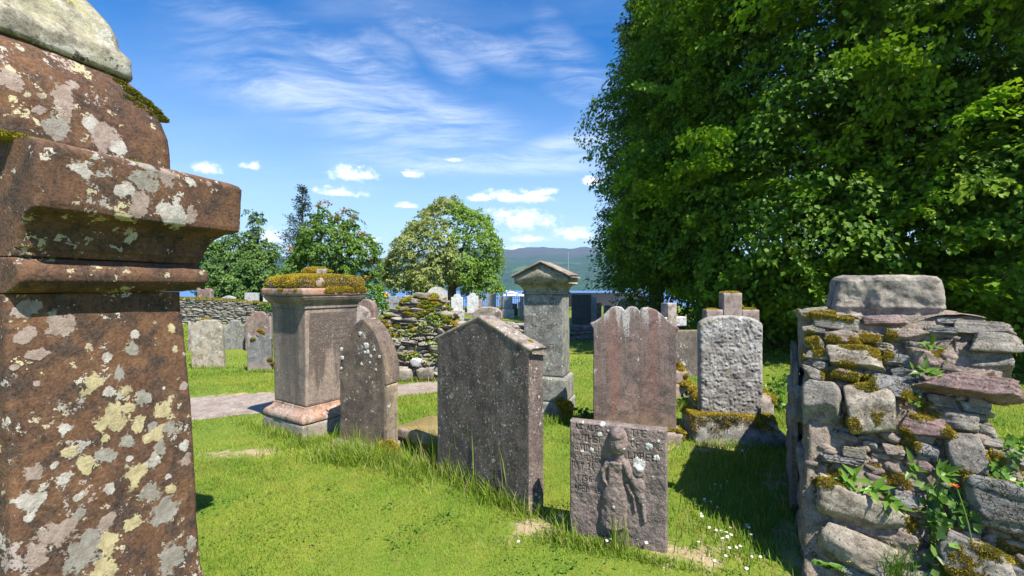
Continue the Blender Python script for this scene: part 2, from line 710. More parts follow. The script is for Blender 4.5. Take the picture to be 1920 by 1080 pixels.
# ------------------------------------------------------------------ materials
def new_mat(name):
    m = bpy.data.materials.new(name)
    m.use_nodes = True
    k = NT(m.node_tree)
    k.n.clear()
    out = k.node('ShaderNodeOutputMaterial')
    bs = k.node('ShaderNodeBsdfPrincipled')
    k.l.new(bs.outputs[0], out.inputs[0])
    bs.inputs['Specular IOR Level'].default_value = 0.25
    return m, k, bs, out


def stone(name, base, alt, dark, spots=(), streak=None, skl=(0, 0, 0), sc=1.0, bump=0.35, speck=0.5, dirt=None, moss=0.0, strata=0.0, cracks=0.0, top=None, sks=(5.0, 0.4), painted=False):
    """weathered stone: mottling, grain, rain streaks, lichen rosettes.
    spots = [(cells per metre, radius 0..1, share, colour)]"""
    m, k, bs, out = new_mat(name)
    tc = k.node('ShaderNodeTexCoord').outputs['Object']
    n1 = k.noise(tc, 3.2 * sc, 8, 0.62, 0.4)
    n2 = k.noise(k.mapping(tc, loc=(3, 7, 1)), 9 * sc, 6, 0.6)
    n3 = k.noise(tc, 70 * sc, 4, 0.65)
    n4 = k.noise(k.mapping(tc, loc=(1, 2, 9)), 240 * sc, 2, 0.6)
    c = k.mix(k.ss(n1, 0.42, 0.58), base, alt)
    c = k.mix(k.math('MULTIPLY', k.ss(n2, 0.46, 0.64), 0.85), c, dark)
    n5 = k.noise(k.mapping(tc, loc=(8, 1, 4)), 26 * sc, 5, 0.65)
    c = k.mix(1.0, c, k.mix(k.ss(n5, 0.32, 0.68), (0.78, 0.77, 0.76), (1.17, 1.17, 1.17)), 'MULTIPLY')
    if streak:
        col, amt, thr = streak
        ms = k.mapping(tc, loc=skl, scale=(sks[0], sks[0], sks[1]))
        s1 = k.noise(ms, 1.0, 5, 0.55, 0.3)
        c = k.mix(k.math('MULTIPLY', k.ss(s1, thr, thr + 0.16), amt), c, col)
        s2 = k.noise(k.mapping(tc, loc=(5, 3, 0), scale=(16, 16, 0.9)), 1.0, 4, 0.6)
        c = k.mix(k.math('MULTIPLY', k.ss(s2, 0.48, 0.66), 0.6), c, dark)
    if strata:
        mz = k.mapping(tc, scale=(2, 2, 34))
        sz = k.noise(mz, 1.0, 4, 0.6, 0.3)
        c = k.mix(k.math('MULTIPLY', k.ss(sz, 0.5, 0.7), strata), c, dark)
    g = k.math('ADD', k.math('MULTIPLY', n3, 0.6), k.math('MULTIPLY', n4, 0.4))
    gm = k.ss(g, 0.34, 0.66)
    c = k.mix(speck, c, k.mix(gm, k.mix(0.62, c, (0.0, 0.0, 0.0)), k.mix(0.22, c, (0.8, 0.75, 0.68))))
    height = k.math('ADD', k.math('MULTIPLY', n3, 0.5), k.math('ADD', k.math('MULTIPLY', n2, 0.9), k.math('MULTIPLY', n4, 0.2)))
    if strata:
        height = k.math('ADD', height, k.math('MULTIPLY', sz, strata * 1.5))
    if cracks:
        vo = k.node('ShaderNodeTexVoronoi', feature='DISTANCE_TO_EDGE')
        k.put(k.vmath('ADD', tc, k.vmath('SCALE', k.noise(tc, 6, 4, color=True))), vo.inputs['Vector'])
        vo.inputs['Scale'].default_value = 5 * cracks
        ck = k.ss(vo.outputs['Distance'], 0.0, 0.05)
        c = k.mix(k.math('MULTIPLY', k.math('SUBTRACT', 1.0, ck), 0.6), c, dark)
        height = k.math('ADD', height, k.math('MULTIPLY', ck, 0.8))
    if dirt:
        col, z0, z1 = dirt
        sp = k.node('ShaderNodeSeparateXYZ')
        k.l.new(tc, sp.inputs[0])
        zf = k.math('ADD', sp.outputs[2], k.math('MULTIPLY', k.math('SUBTRACT', n2, 0.5), 0.5))
        c = k.mix(k.math('MULTIPLY', k.math('SUBTRACT', 1.0, k.ss(zf, z0, z1)), 0.75), c, col)
    if top:
        col, z0, z1 = top
        sp = k.node('ShaderNodeSeparateXYZ')
        k.l.new(tc, sp.inputs[0])
        tn = k.noise(k.mapping(tc, loc=(2, 9, 0), scale=(9, 9, 1.1)), 1.0, 5, 0.62)
        zf = k.math('ADD', sp.outputs[2], k.math('MULTIPLY', k.math('SUBTRACT', tn, 0.5), 1.7))
        pm = k.math('MULTIPLY', k.ss(zf, z0, z1), k.ss(n3, 0.36, 0.5))
        c = k.mix(k.math('MULTIPLY', pm, 0.8), c, col)
    dn = k.noise(tc, 22, 3, 0.6, color=True)
    dn2 = k.noise(tc, 95, 2, 0.6, color=True)
    for i, (cells, rad, share, col) in enumerate(spots):
        vo = k.node('ShaderNodeTexVoronoi', feature='F1')
        off = k.vmath('ADD', k.vmath('MULTIPLY', k.vmath('SUBTRACT', dn, (0.5, 0.5, 0.5)), (1.7 / cells,) * 3),
                      k.vmath('MULTIPLY', k.vmath('SUBTRACT', dn2, (0.5, 0.5, 0.5)), (0.9 / cells,) * 3))
        vec = k.vmath('ADD', k.mapping(tc, loc=(2.3 * i + 1, 5.1 * i, 1.7 * i)), off)
        k.put(vec, vo.inputs['Vector'])
        vo.inputs['Scale'].default_value = cells
        sp = k.node('ShaderNodeSeparateColor')
        k.l.new(vo.outputs['Color'], sp.inputs[0])
        cl = k.noise(k.mapping(tc, loc=(4.1 * i, 2, 7.7)), max(1.2, cells * 0.13), 3, 0.6)
        on = k.math('LESS_THAN', sp.outputs[0], k.math('MULTIPLY', k.ss(cl, 0.36, 0.62), share * 1.7))
        rr = k.math('MULTIPLY', k.math('ADD', 0.35, k.math('MULTIPLY', sp.outputs[1], 0.65)), rad)
        df = k.math('SUBTRACT', rr, vo.outputs['Distance'])
        msk = k.math('MULTIPLY', k.ss(df, 0.0, 0.07), on)
        lc = k.mix(k.math('MULTIPLY', sp.outputs[2], 0.6), col, tuple(0.55 * q for q in col))
        lc = k.mix(k.math('MULTIPLY', k.ss(n3, 0.4, 0.75), 0.35), lc, tuple(0.4 * q for q in col))
        hole = k.math('MULTIPLY', k.ss(n3, 0.34, 0.46), 0.8)
        c = k.mix(k.math('MULTIPLY', msk, k.math('ADD', 0.2, hole)), c, lc)
        height = k.math('ADD', height, k.math('MULTIPLY', msk, 0.25))
    if painted:
        at = k.node('ShaderNodeAttribute', attribute_name='Lich')
        pm = k.ss(k.math('ADD', at.outputs['Alpha'], k.math('MULTIPLY', k.math('SUBTRACT', n3, 0.5), 0.9)), 0.30, 0.46)
        pc = k.mix(k.ss(n5, 0.35, 0.65), at.outputs['Color'], k.mix(0.42, at.outputs['Color'], (0.12, 0.08, 0.045)))
        pc = k.mix(k.math('MULTIPLY', k.ss(n4, 0.45, 0.7), 0.35), pc, (0.09, 0.06, 0.035))
        c = k.mix(k.math('MULTIPLY', pm, 0.92), c, pc)
        height = k.math('ADD', height, k.math('MULTIPLY', pm, 0.5))
    if moss:
        ge = k.node('ShaderNodeNewGeometry')
        sp = k.node('ShaderNodeSeparateXYZ')
        k.l.new(ge.outputs['Normal'], sp.inputs[0])
        mm = k.math('MULTIPLY', k.ss(k.math('ADD', sp.outputs[2], k.math('MULTIPLY', k.math('SUBTRACT', n2, 0.5), 1.6)), 0.55, 0.95), moss)
        c = k.mix(mm, c, k.mix(n3, (0.10, 0.075, 0.012), (0.32, 0.24, 0.03)))
    k.l.new(c, bs.inputs['Base Color'])
    bs.inputs['Roughness'].default_value = 0.9
    bp = k.node('ShaderNodeBump')
    bp.inputs['Strength'].default_value = bump
    bp.inputs['Distance'].default_value = 0.012
    k.l.new(height, bp.inputs['Height'])
    k.l.new(bp.outputs[0], bs.inputs['Normal'])
    return m


def leaf_mat(name, trans=0.35, gloss=0.25, rough=0.45, tint=(1, 1, 1), tboost=(1.15, 1.25, 0.55)):
    m, k, bs, out = new_mat(name)
    at = k.node('ShaderNodeVertexColor', layer_name='Col').outputs[0]
    c = k.mix(1.0, at, tint, 'MULTIPLY')
    k.l.new(c, bs.inputs['Base Color'])
    bs.inputs['Roughness'].default_value = rough
    bs.inputs['Specular IOR Level'].default_value = gloss
    tr = k.node('ShaderNodeBsdfTranslucent')
    k.l.new(k.mix(1.0, c, tboost, 'MULTIPLY'), tr.inputs[0])
    mx = k.node('ShaderNodeMixShader')
    mx.inputs[0].default_value = trans
    k.l.new(bs.outputs[0], mx.inputs[1])
    k.l.new(tr.outputs[0], mx.inputs[2])
    k.l.new(mx.outputs[0], out.inputs[0])
    return m


def plain(name, col, rough=0.8, var=0.25, scale=20, metallic=0.0):
    m, k, bs, out = new_mat(name)
    tc = k.node('ShaderNodeTexCoord').outputs['Object']
    n = k.noise(tc, scale, 5, 0.6)
    c = k.mix(n, tuple(q * (1 - var) for q in col), tuple(min(1, q * (1 + var)) for q in col))
    k.l.new(c, bs.inputs['Base Color'])
    bs.inputs['Roughness'].default_value = rough
    bs.inputs['Metallic'].default_value = metallic
    bp = k.node('ShaderNodeBump')
    bp.inputs['Strength'].default_value = 0.2
    bp.inputs['Distance'].default_value = 0.01
    k.l.new(n, bp.inputs['Height'])
    k.l.new(bp.outputs[0], bs.inputs['Normal'])
    return m


WHITE = (0.62, 0.60, 0.56)
CREAM = (0.56, 0.49, 0.30)
GREYL = (0.37, 0.345, 0.31)
PINKL = (0.40, 0.33, 0.30)
YELL = (0.45, 0.33, 0.06)

M = {}
M['red_sand'] = stone('red_brown_sandstone', (0.088, 0.036, 0.015), (0.135, 0.060, 0.022), (0.030, 0.015, 0.009),
                      spots=[(6, 0.36, 0.16, PINKL), (9, 0.40, 0.2, CREAM), (8, 0.36, 0.14, GREYL), (24, 0.42, 0.25, (0.48, 0.42, 0.28)), (15, .4, .22, (.52, .48, .40))], painted=True, sc=1.3, bump=0.5, speck=0.3)
M['lichen_cap'] = stone('lichen_crusted_stone', (0.34, 0.31, 0.20), (0.42, 0.40, 0.33), (0.12, 0.10, 0.065),
                        spots=[(6, 0.5, 0.5, (0.5, 0.49, 0.42)), (9, 0.45, 0.4, (0.09, 0.075, 0.05)), (8, 0.5, 0.3, (0.40, 0.37, 0.11))], bump=0.5)
M['ped_pink'] = stone('pink_grey_sandstone', (0.31, 0.245, 0.19), (0.28, 0.19, 0.15), (0.17, 0.135, 0.11),
                      spots=[(40, 0.3, 0.1, WHITE)], streak=((0.085, 0.066, 0.058), 0.85, 0.50), bump=0.3, speck=0.4, sks=(3.2, 0.5))
M['ped_panel'] = stone('black_stained_panel', (0.27, 0.205, 0.16), (0.24, 0.17, 0.135), (0.16, 0.125, 0.10), spots=[(60, .35, .2, (.40, .36, .31))], top=((.062, .050, .044), .62, .82), streak=((.30, .225, .18), .5, .6), bump=.35, speck=.45)
M['ped_orange'] = stone('orange_sandstone', (0.40, 0.21, 0.13), (0.36, 0.26, 0.20), (0.22, 0.12, 0.08),
                        spots=[(14, 0.42, 0.25, (0.12, 0.09, 0.05)), (30, 0.4, 0.2, WHITE)], bump=0.4)
M['ped_base'] = stone('lichen_plinth', (0.34, 0.27, 0.22), (0.30, 0.29, 0.24), (0.12, 0.10, 0.075),
                      spots=[(12, 0.5, 0.45, (0.22, 0.23, 0.15)), (25, 0.45, 0.3, GREYL)], bump=0.5)
M['brown_slab'] = stone('brown_gravestone', (0.105, 0.064, 0.048), (0.15, 0.10, 0.068), (0.042, 0.027, 0.022),
                        spots=[(8, 0.36, 0.22, WHITE), (28, 0.4, 0.22, (0.42, 0.38, 0.30))], streak=((0.30, 0.21, 0.12), 0.55, 0.58), bump=0.4,
                        dirt=((0.26, 0.19, 0.12), -0.1, 0.3))
M['ochre_side'] = stone('ochre_stone', (0.40, 0.31, 0.17), (0.35, 0.28, 0.18), (0.13, 0.10, 0.06), spots=[(20, 0.45, 0.3, WHITE)],
                        streak=((0.14, 0.11, 0.08), 0.6, 0.5), bump=0.4)
M['dark_slab'] = stone('dark_speckled_gravestone', (0.115, 0.072, 0.060), (0.15, 0.10, 0.083), (0.055, 0.034, 0.030),
                       spots=[(26, 0.34, 0.42, (0.55, 0.50, 0.42)), (46, 0.40, 0.5, (0.48, 0.43, 0.36)), (12, 0.22, 0.2, (0.56, 0.54, 0.48))],
                       streak=((0.23, 0.18, 0.155), 0.5, 0.55), bump=0.5, speck=0.6)
M['coping'] = stone('weathered_coping', (0.24, 0.185, 0.15), (0.31, 0.26, 0.21), (0.11, 0.08, 0.06), spots=[(25, 0.4, 0.3, WHITE), (18, 0.4, 0.12, YELL)], bump=0.5)
M['carved'] = stone('purple_brown_carved_stone', (0.165, 0.113, 0.098), (0.205, 0.145, 0.125), (0.085, 0.06, 0.055),
                    spots=[(60, 0.3, 0.2, (0.40, 0.36, 0.32))], bump=0.45, speck=0.65, sc=1.4)
M['lichen_cream'] = stone('cream_lichen', (0.50, 0.43, 0.24), (0.44, 0.38, 0.24), (0.30, 0.24, 0.13), bump=0.6, sc=3)
M['lichen_grey'] = stone('grey_lichen', (0.31, 0.295, 0.265), (0.36, 0.33, 0.29), (0.19, 0.165, 0.14), bump=0.6, sc=3)
M['lichen_pink'] = stone('pinkish_lichen', (0.37, 0.295, 0.255), (0.42, 0.35, 0.31), (0.22, 0.16, 0.13), bump=0.6, sc=3)
M['lichen'] = stone('white_lichen', (0.60, 0.60, 0.57), (0.52, 0.52, 0.48), (0.40, 0.39, 0.36), bump=0.5, sc=3)
M['tower'] = stone('grey_speckled_stone', (0.21, 0.21, 0.185), (0.27, 0.265, 0.22), (0.085, 0.085, 0.072),
                   spots=[(24, 0.40, 0.40, (0.50, 0.50, 0.47)), (44, 0.4, 0.35, (0.52, 0.51, 0.47)), (11, 0.4, 0.18, (0.08, 0.08, 0.065))], bump=0.45, speck=0.6)
M['tower_cap'] = stone('yellow_grey_cap', (0.28, 0.26, 0.165), (0.34, 0.31, 0.22), (0.12, 0.11, 0.065), spots=[(24, 0.45, 0.35, (0.12, 0.11, 0.07)), (40, 0.4, 0.3, GREYL)], bump=0.5)
M['red_wavy'] = stone('red_streaked_sandstone', (0.22, 0.135, 0.112), (0.17, 0.115, 0.098), (0.07, 0.047, 0.04),
                      spots=[(30, 0.34, 0.22, (0.5, 0.48, 0.44)), (9, 0.3, 0.16, (0.5, 0.5, 0.47))], streak=((0.25, 0.075, 0.045), 0.45, 0.57), skl=(2.4, 0, 0), bump=0.4, speck=0.5, top=((.46, .45, .42), 1.16, 1.42),
                      dirt=((0.27, 0.19, 0.10), -0.1, 0.32))
M['rough_white'] = stone('rough_pale_stone', (0.27, 0.255, 0.235), (0.34, 0.32, 0.295), (0.11, 0.10, 0.095), spots=[(18, 0.5, 0.4, (0.50, 0.49, 0.47)), (12, 0.45, 0.25, (0.34, 0.30, 0.16))], bump=0.6)
M['cross'] = stone('brown_pink_stone', (0.30, 0.22, 0.18), (0.33, 0.26, 0.22), (0.13, 0.095, 0.075), spots=[(24, 0.42, 0.3, GREYL)], bump=0.4, moss=0.7)
M['old_buff'] = stone('buff_old_stone', (0.38, 0.32, 0.25), (0.34, 0.31, 0.25), (0.17, 0.14, 0.10), spots=[(10, 0.45, 0.3, (0.42, 0.30, 0.09)), (14, 0.4, 0.25, WHITE), (25, 0.4, 0.3, GREYL)], bump=0.5)
M['old_grey'] = stone('grey_old_stone', (0.20, 0.20, 0.18), (0.26, 0.255, 0.23), (0.10, 0.10, 0.09), spots=[(16, 0.45, 0.35, GREYL), (30, 0.35, 0.2, WHITE)], bump=0.4, streak=((0.12, 0.12, 0.11), 0.6, 0.5))
M['old_red'] = stone('dull_red_stone', (0.25, 0.135, 0.105), (0.22, 0.15, 0.125), (0.10, 0.065, 0.055), spots=[(13, 0.45, 0.35, (0.46, 0.43, 0.40)), (28, 0.4, 0.25, GREYL)], bump=0.4, streak=((0.36, 0.32, 0.29), 0.5, 0.56))
M['mottled'] = stone('mottled_lichen_stone', (0.25, 0.18, 0.155), (0.36, 0.31, 0.27), (0.12, 0.085, 0.075), spots=[(12, 0.5, 0.5, (0.5, 0.48, 0.44)), (24, 0.45, 0.4, (0.45, 0.42, 0.38))], bump=0.5)
M['marble'] = stone('white_marble', (0.62, 0.63, 0.64), (0.55, 0.56, 0.58), (0.38, 0.38, 0.38), spots=[(7, 0.4, 0.2, (0.26, 0.25, 0.23))], bump=0.15, speck=0.2)
M['granite'] = stone('blue_grey_granite', (0.27, 0.29, 0.31), (0.31, 0.33, 0.35), (0.18, 0.19, 0.21), bump=0.15, speck=0.35)
M['granite_lt'] = stone('pale_granite', (0.42, 0.42, 0.42), (0.48, 0.47, 0.46), (0.28, 0.28, 0.28), spots=[(16, 0.45, 0.3, (0.13, 0.13, 0.12))], bump=0.2, speck=0.4)
M['pinkgran'] = stone('pink_granite', (0.46, 0.27, 0.22), (0.42, 0.28, 0.24), (0.25, 0.16, 0.13), bump=0.2, speck=0.4)
M['slate_dk'] = stone('dark_slate_stone', (0.055, 0.06, 0.06), (0.075, 0.08, 0.075), (0.035, 0.038, 0.036), spots=[(20, 0.4, 0.2, (0.13, 0.14, 0.12))], streak=((0.095, 0.10, 0.10), 0.5, 0.5), bump=0.3)
# rubble
M['r_grey'] = stone('grey_schist', (0.19, 0.17, 0.145), (0.27, 0.24, 0.20), (0.085, 0.075, 0.065), spots=[(14, 0.42, 0.25, (0.42, 0.41, 0.37))], strata=0.35, bump=0.95, sc=1.4)
M['r_slate'] = stone('blue_grey_slate', (0.15, 0.15, 0.148), (0.22, 0.215, 0.205), (0.07, 0.068, 0.066), spots=[(18, 0.4, 0.2, (0.42, 0.42, 0.40))], strata=0.6, bump=0.95, sc=1.4, cracks=0.9)
M['r_purple'] = stone('purple_stone', (0.20, 0.115, 0.11), (0.25, 0.16, 0.15), (0.10, 0.06, 0.06), spots=[(18, 0.35, 0.15, (0.42, 0.40, 0.37))], strata=0.3, bump=0.9, sc=1.4)
M['r_pale'] = stone('pale_buff_stone', (0.28, 0.235, 0.175), (0.35, 0.30, 0.235), (0.13, 0.10, 0.07), spots=[(10, 0.42, 0.25, (0.5, 0.48, 0.43)), (12, 0.42, 0.22, (0.14, 0.12, 0.07))], bump=0.95, sc=1.3)
M['r_pink'] = stone('pinkish_stone', (0.27, 0.20, 0.16), (0.24, 0.185, 0.15), (0.12, 0.085, 0.07), spots=[(16, 0.42, 0.2, GREYL)], bump=0.95, sc=1.3)
M['flag'] = stone('shaded_weathered_flag', (0.10, 0.085, 0.075), (0.16, 0.14, 0.125), (0.045, 0.038, 0.03), spots=[(9, .4, .25, (.4, .4, .38))], streak=((.30, .28, .26), .6, .56), bump=.7, sks=(14, .6), moss=.5)  # base colour darkened to stand in for shade; pale streaks are weathering
M['mortar'] = stone('old_lime_mortar', (0.33, 0.25, 0.185), (0.27, 0.21, 0.16), (0.13, 0.09, 0.06), spots=[(40, 0.5, 0.3, (0.42, 0.36, 0.30)), (14, 0.5, 0.2, (0.10, 0.075, 0.035))], bump=1.0, speck=0.6, sc=1.8)
M['block'] = stone('moulded_grey_block', (0.25, 0.215, 0.175), (0.32, 0.28, 0.225), (0.09, 0.075, 0.066), spots=[(9, 0.4, 0.2, (0.42, 0.40, 0.35)), (9, 0.5, 0.2, (0.085, 0.07, 0.065))], bump=0.5)
M['drystone'] = stone('dry_stone_wall_stone', (0.27, 0.235, 0.19), (0.34, 0.305, 0.255), (0.12, 0.10, 0.08), spots=[(6, 0.5, 0.25, (0.40, 0.38, 0.34)), (5, 0.5, 0.2, (0.16, 0.12, 0.10))], bump=0.7)
M['bark'] = stone('bark', (0.085, 0.065, 0.05), (0.12, 0.095, 0.075), (0.03, 0.024, 0.02), streak=((0.03, 0.024, 0.018), 0.8, 0.5), bump=1.0, sc=1.5)
M['moss'] = leaf_mat('moss_shoots', 0.25, 0.1, 0.8, tboost=(1.1, 1.1, 0.6))
M['leaf'] = leaf_mat('tree_leaves', 0.36, 0.16, 0.5, tboost=(1.25, 1.2, 0.5))
M['grass'] = leaf_mat('grass_blades', 0.38, 0.2, 0.55, tboost=(1.1, 1.15, 0.5))
M['plant'] = leaf_mat('plant_leaves', 0.3, 0.3, 0.4)
M['petal'] = plain('white_petal', (0.8, 0.8, 0.78), 0.7, 0.05)
M['yellow'] = plain('yellow_disc', (0.7, 0.45, 0.03), 0.7, 0.1)
M['orange'] = plain('orange_flower', (0.75, 0.16, 0.02), 0.7, 0.1)
M['iron'] = plain('dark_iron', (0.02, 0.022, 0.025), 0.5, 0.2)
M['white_paint'] = plain('white_paint', (0.8, 0.8, 0.8), 0.3, 0.03)
M['boat_glass'] = plain('dark_glass', (0.03, 0.04, 0.05), 0.1, 0.1)


def ground_material():
    m, k, bs, out = new_mat('lawn_soil')
    tc = k.node('ShaderNodeTexCoord').outputs['Object']
    n1 = k.noise(tc, 0.9, 5, 0.6)
    n2 = k.noise(tc, 7, 6, 0.65)
    n3 = k.noise(tc, 60, 3, 0.7)
    g = k.mix(k.ss(n1, 0.35, 0.65), (0.13, 0.20, 0.018), (0.21, 0.24, 0.026))
    g = k.mix(k.math('MULTIPLY', k.ss(n2, 0.5, 0.75), 0.6), g, (0.20, 0.20, 0.045))
    g = k.mix(k.math('MULTIPLY', n3, 0.5), g, (0.045, 0.07, 0.01))
    at = k.node('ShaderNodeAttribute', attribute_name='bare').outputs['Fac']
    e = k.mix(n2, (0.36, 0.26, 0.15), (0.46, 0.36, 0.23))
    e = k.mix(k.math('MULTIPLY', n3, 0.5), e, (0.20, 0.14, 0.08))
    bf = k.ss(k.math('ADD', at, k.math('MULTIPLY', k.math('SUBTRACT', n2, 0.5), 1.9)), 0.35, 0.75)
    c = k.mix(bf, g, e)
    k.l.new(c, bs.inputs['Base Color'])
    bs.inputs['Roughness'].default_value = 0.95
    bp = k.node('ShaderNodeBump')
    bp.inputs['Strength'].default_value = 0.6
    bp.inputs['Distance'].default_value = 0.02
    k.l.new(k.math('ADD', n3, n2), bp.inputs['Height'])
    k.l.new(bp.outputs[0], bs.inputs['Normal'])
    return m


# ------------------------------------------------------------------ ground, path, water, hills
BARE = [(458, 850, 0.42, 0.14, 0.1, 0.8), (1000, 985, 0.3, 0.16, 0.5, 0.75), (1290, 1040, 0.35, 0.2, 0.2, 0.7), (880, 910, 0.55, 0.08, -0.75, 0.6),
        (455, 742, 1.1, 0.22, 0.1, 0.7), (1340, 838, 0.6, 0.13, 0.0, 0.75), (1280, 812, 0.35, 0.1, 0.0, 0.6), (1460, 900, 0.5, 0.16, 1.05, 0.75), (1475, 1010, 0.4, 0.16, 1.05, 0.7)]


def bare_at(x, y):
    b = np.zeros_like(x)
    for px, py, a, c, rot, amt in BARE:
        g = G(px, py)
        dx, dy = x - g.x, y - g.y
        u = dx * math.cos(rot) + dy * math.sin(rot)
        v = -dx * math.sin(rot) + dy * math.cos(rot)
        b = np.maximum(b, amt * np.exp(-((u / a) ** 2 + (v / c) ** 2)))
    return b


PATH = [(-9.5, 4.9, 0.75), (-6.2, 5.15, 0.68), (-4.2, 5.5, 0.62), (-3.0, 5.95, 0.5), (-2.2, 6.3, 0.42), (-1.5, 6.6, 0.36), (-0.9, 6.95, 0.34), (-0.45, 7.5, 0.34), (-0.1, 8.4, 0.34), (0.05, 10.5, 0.34)]


def path_curve(n=90):
    a = np.array(PATH)
    t = np.linspace(0, len(a) - 1, n)
    i = np.arange(len(a))
    return np.stack([np.interp(t, i, a[:, j]) for j in range(3)], 1)


PC = path_curve(200)


def on_path(x, y, grow=0.0):
    r = np.zeros(x.shape, bool)
    for s in range(0, len(x), 20000):
        xx, yy = x[s:s + 20000], y[s:s + 20000]
        d = np.hypot(xx[:, None] - PC[None, :, 0], yy[:, None] - PC[None, :, 1]) - PC[None, :, 2]
        r[s:s + 20000] = d.min(1) < grow
    return r


def build_ground():
    def axis(lo, hi, step, far, neg_far):
        core = np.arange(lo, hi + 1e-6, step)
        up = []
        v, s = hi, step
        while v < far:
            s *= 1.16
            v += s
            up.append(v)
        dn = []
        v, s = lo, step
        while v > neg_far:
            s *= 1.16
            v -= s
            dn.append(v)
        return np.concatenate([dn[::-1], core, up])
    xs = axis(-6, 6, 0.1, 7000, -7000)
    ys = axis(0.6, 9, 0.1, 6000, -6000)
    X, Y = np.meshgrid(xs, ys, indexing='ij')
    Z = ground_h(X, Y)
    V = np.stack([X, Y, Z], -1).reshape(-1, 3)
    mb = MB()
    mb.add(V, grid_faces(len(xs), len(ys)))
    o = mb.build('ground', ground_material())
    tag(o, kind='structure')
    at = o.data.attributes.new('bare', 'FLOAT', 'POINT')
    at.data.foreach_set('value', bare_at(V[:, 0], V[:, 1]).astype(np.float32))
    # path
    c = path_curve(140)
    tg = unit(np.gradient(c[:, :2], axis=0))
    nr = np.stack([-tg[:, 1], tg[:, 0]], 1)
    K = 9
    rows = []
    for j in range(K):
        f = j / (K - 1) * 2 - 1
        wob = fbm(xy3(c[:, 0], c[:, 1], f * 3), 2.2, 4, 11) * 0.14 * (abs(f) > 0.9)
        q = c[:, :2] + nr * (c[:, 2:3] * f * (1 + wob[:, None]))
        z = ground_h(q[:, 0], q[:, 1]) + 0.008 - 0.006 * (abs(f) > 0.9)
        rows.append(np.concatenate([q, z[:, None]], 1))
    V = np.stack(rows, 1)
    mb = MB()
    mb.add(V.reshape(-1, 3), grid_faces(len(c), K)[:, ::-1])
    pm = stone('trodden_gravel', (0.27, 0.215, 0.18), (0.32, 0.265, 0.22), (0.20, 0.15, 0.12), spots=[(16, 0.3, 0.2, (0.46, 0.42, 0.37))], bump=0.4, speck=0.55, sc=0.7)
    tag(mb.build('path', pm), kind='structure')
    # loch
    m, k, bs, out = new_mat('loch_water')
    tc = k.node('ShaderNodeTexCoord').outputs['Object']
    n = k.noise(k.mapping(tc, scale=(0.12, 0.5, 1)), 1.0, 5, 0.6)
    n2 = k.noise(k.mapping(tc, scale=(0.004, 0.02, 1)), 1.0, 4, 0.6)
    k.l.new(k.mix(n2, (0.05, 0.13, 0.33), (0.07, 0.17, 0.40)), bs.inputs['Base Color'])
    bs.inputs['Roughness'].default_value = 0.32
    bs.inputs['Specular IOR Level'].default_value = 0.4
    bp = k.node('ShaderNodeBump')
    bp.inputs['Strength'].default_value = 0.5
    bp.inputs['Distance'].default_value = 0.4
    k.l.new(n, bp.inputs['Height'])
    k.l.new(bp.outputs[0], bs.inputs['Normal'])
    mb = MB()
    gx = np.linspace(-6500, 6500, 20)
    gy = np.concatenate([np.linspace(40, 400, 10), np.linspace(500, 5500, 12)])
    X, Y = np.meshgrid(gx, gy, indexing='ij')
    mb.add(np.stack([X, Y, np.full_like(X, -8.5)], -1).reshape(-1, 3), grid_faces(len(gx), len(gy)))
    tag(mb.build('water', m), kind='structure')
    # far hills
    hx = np.linspace(-4200, 4200, 260)
    hy = np.concatenate([np.linspace(1020, 1500, 60), np.linspace(1510, 4200, 110)])
    X, Y = np.meshgrid(hx, hy, indexing='ij')
    pf = xy3(X.ravel(), Y.ravel())
    n = fbm(pf, 1 / 900, 5, 41).reshape(X.shape)
    n2 = fbm(pf, 1 / 220, 4, 43).reshape(X.shape)
    rise = np.clip((Y - 1070 - 40 * fbm(pf, 1 / 300, 3, 7).reshape(X.shape)) / 1500, -0.05, 1)
    ridge = 178 + 24 * np.sin(X / 420 + 0.7) + 60 * n
    Z = -12 + np.sign(rise) * np.abs(rise) ** 0.85 * ridge * (1 + 0.16 * n2) + 14 * n2 * np.clip(rise * 3, 0, 1) + 12 * np.clip(rise * 14, 0, 1)
    Z += np.clip((Y - 2600) / 1400, 0, 1) * 60 * (n + 0.1)
    mb = MB()
    mb.add(np.stack([X, Y, Z], -1).reshape(-1, 3), grid_faces(len(hx), len(hy)))
    m, k, bs, out = new_mat('hill_woods_and_heather')
    tc = k.node('ShaderNodeTexCoord').outputs['Object']
    n1 = k.noise(tc, 0.0035, 5, 0.6, 0.6)
    n2 = k.noise(tc, 0.02, 5, 0.65)
    n3 = k.noise(tc, 0.11, 3, 0.7)
    sp = k.node('ShaderNodeSeparateXYZ')
    k.l.new(tc, sp.inputs[0])
    c = k.mix(k.ss(n2, 0.38, 0.62), (0.016, 0.046, 0.026), (0.034, 0.075, 0.034))
    c = k.mix(k.ss(n1, 0.58, 0.64), c, (0.085, 0.14, 0.05))
    hi = k.ss(k.math('ADD', sp.outputs[2], k.math('MULTIPLY', k.math('SUBTRACT', n1, 0.5), 260)), 95, 165)
    c = k.mix(hi, c, k.mix(n2, (0.045, 0.055, 0.045), (0.085, 0.07, 0.065)))
    c = k.mix(k.math('MULTIPLY', k.ss(n3, 0.4, 0.65), 0.5), c, (0.012, 0.028, 0.012))
    k.l.new(c, bs.inputs['Base Color'])
    bs.inputs['Roughness'].default_value = 1
    bp = k.node('ShaderNodeBump')
    bp.inputs['Strength'].default_value = 0.8
    bp.inputs['Distance'].default_value = 12
    k.l.new(k.math('ADD', n2, k.math('MULTIPLY', n3, 0.5)), bp.inputs['Height'])
    k.l.new(bp.outputs[0], bs.inputs['Normal'])
    tag(mb.build('hills', m), kind='structure')


build_ground()

# ------------------------------------------------------------------ lawn
FOOT = []     # (x, y, radius) with no lawn


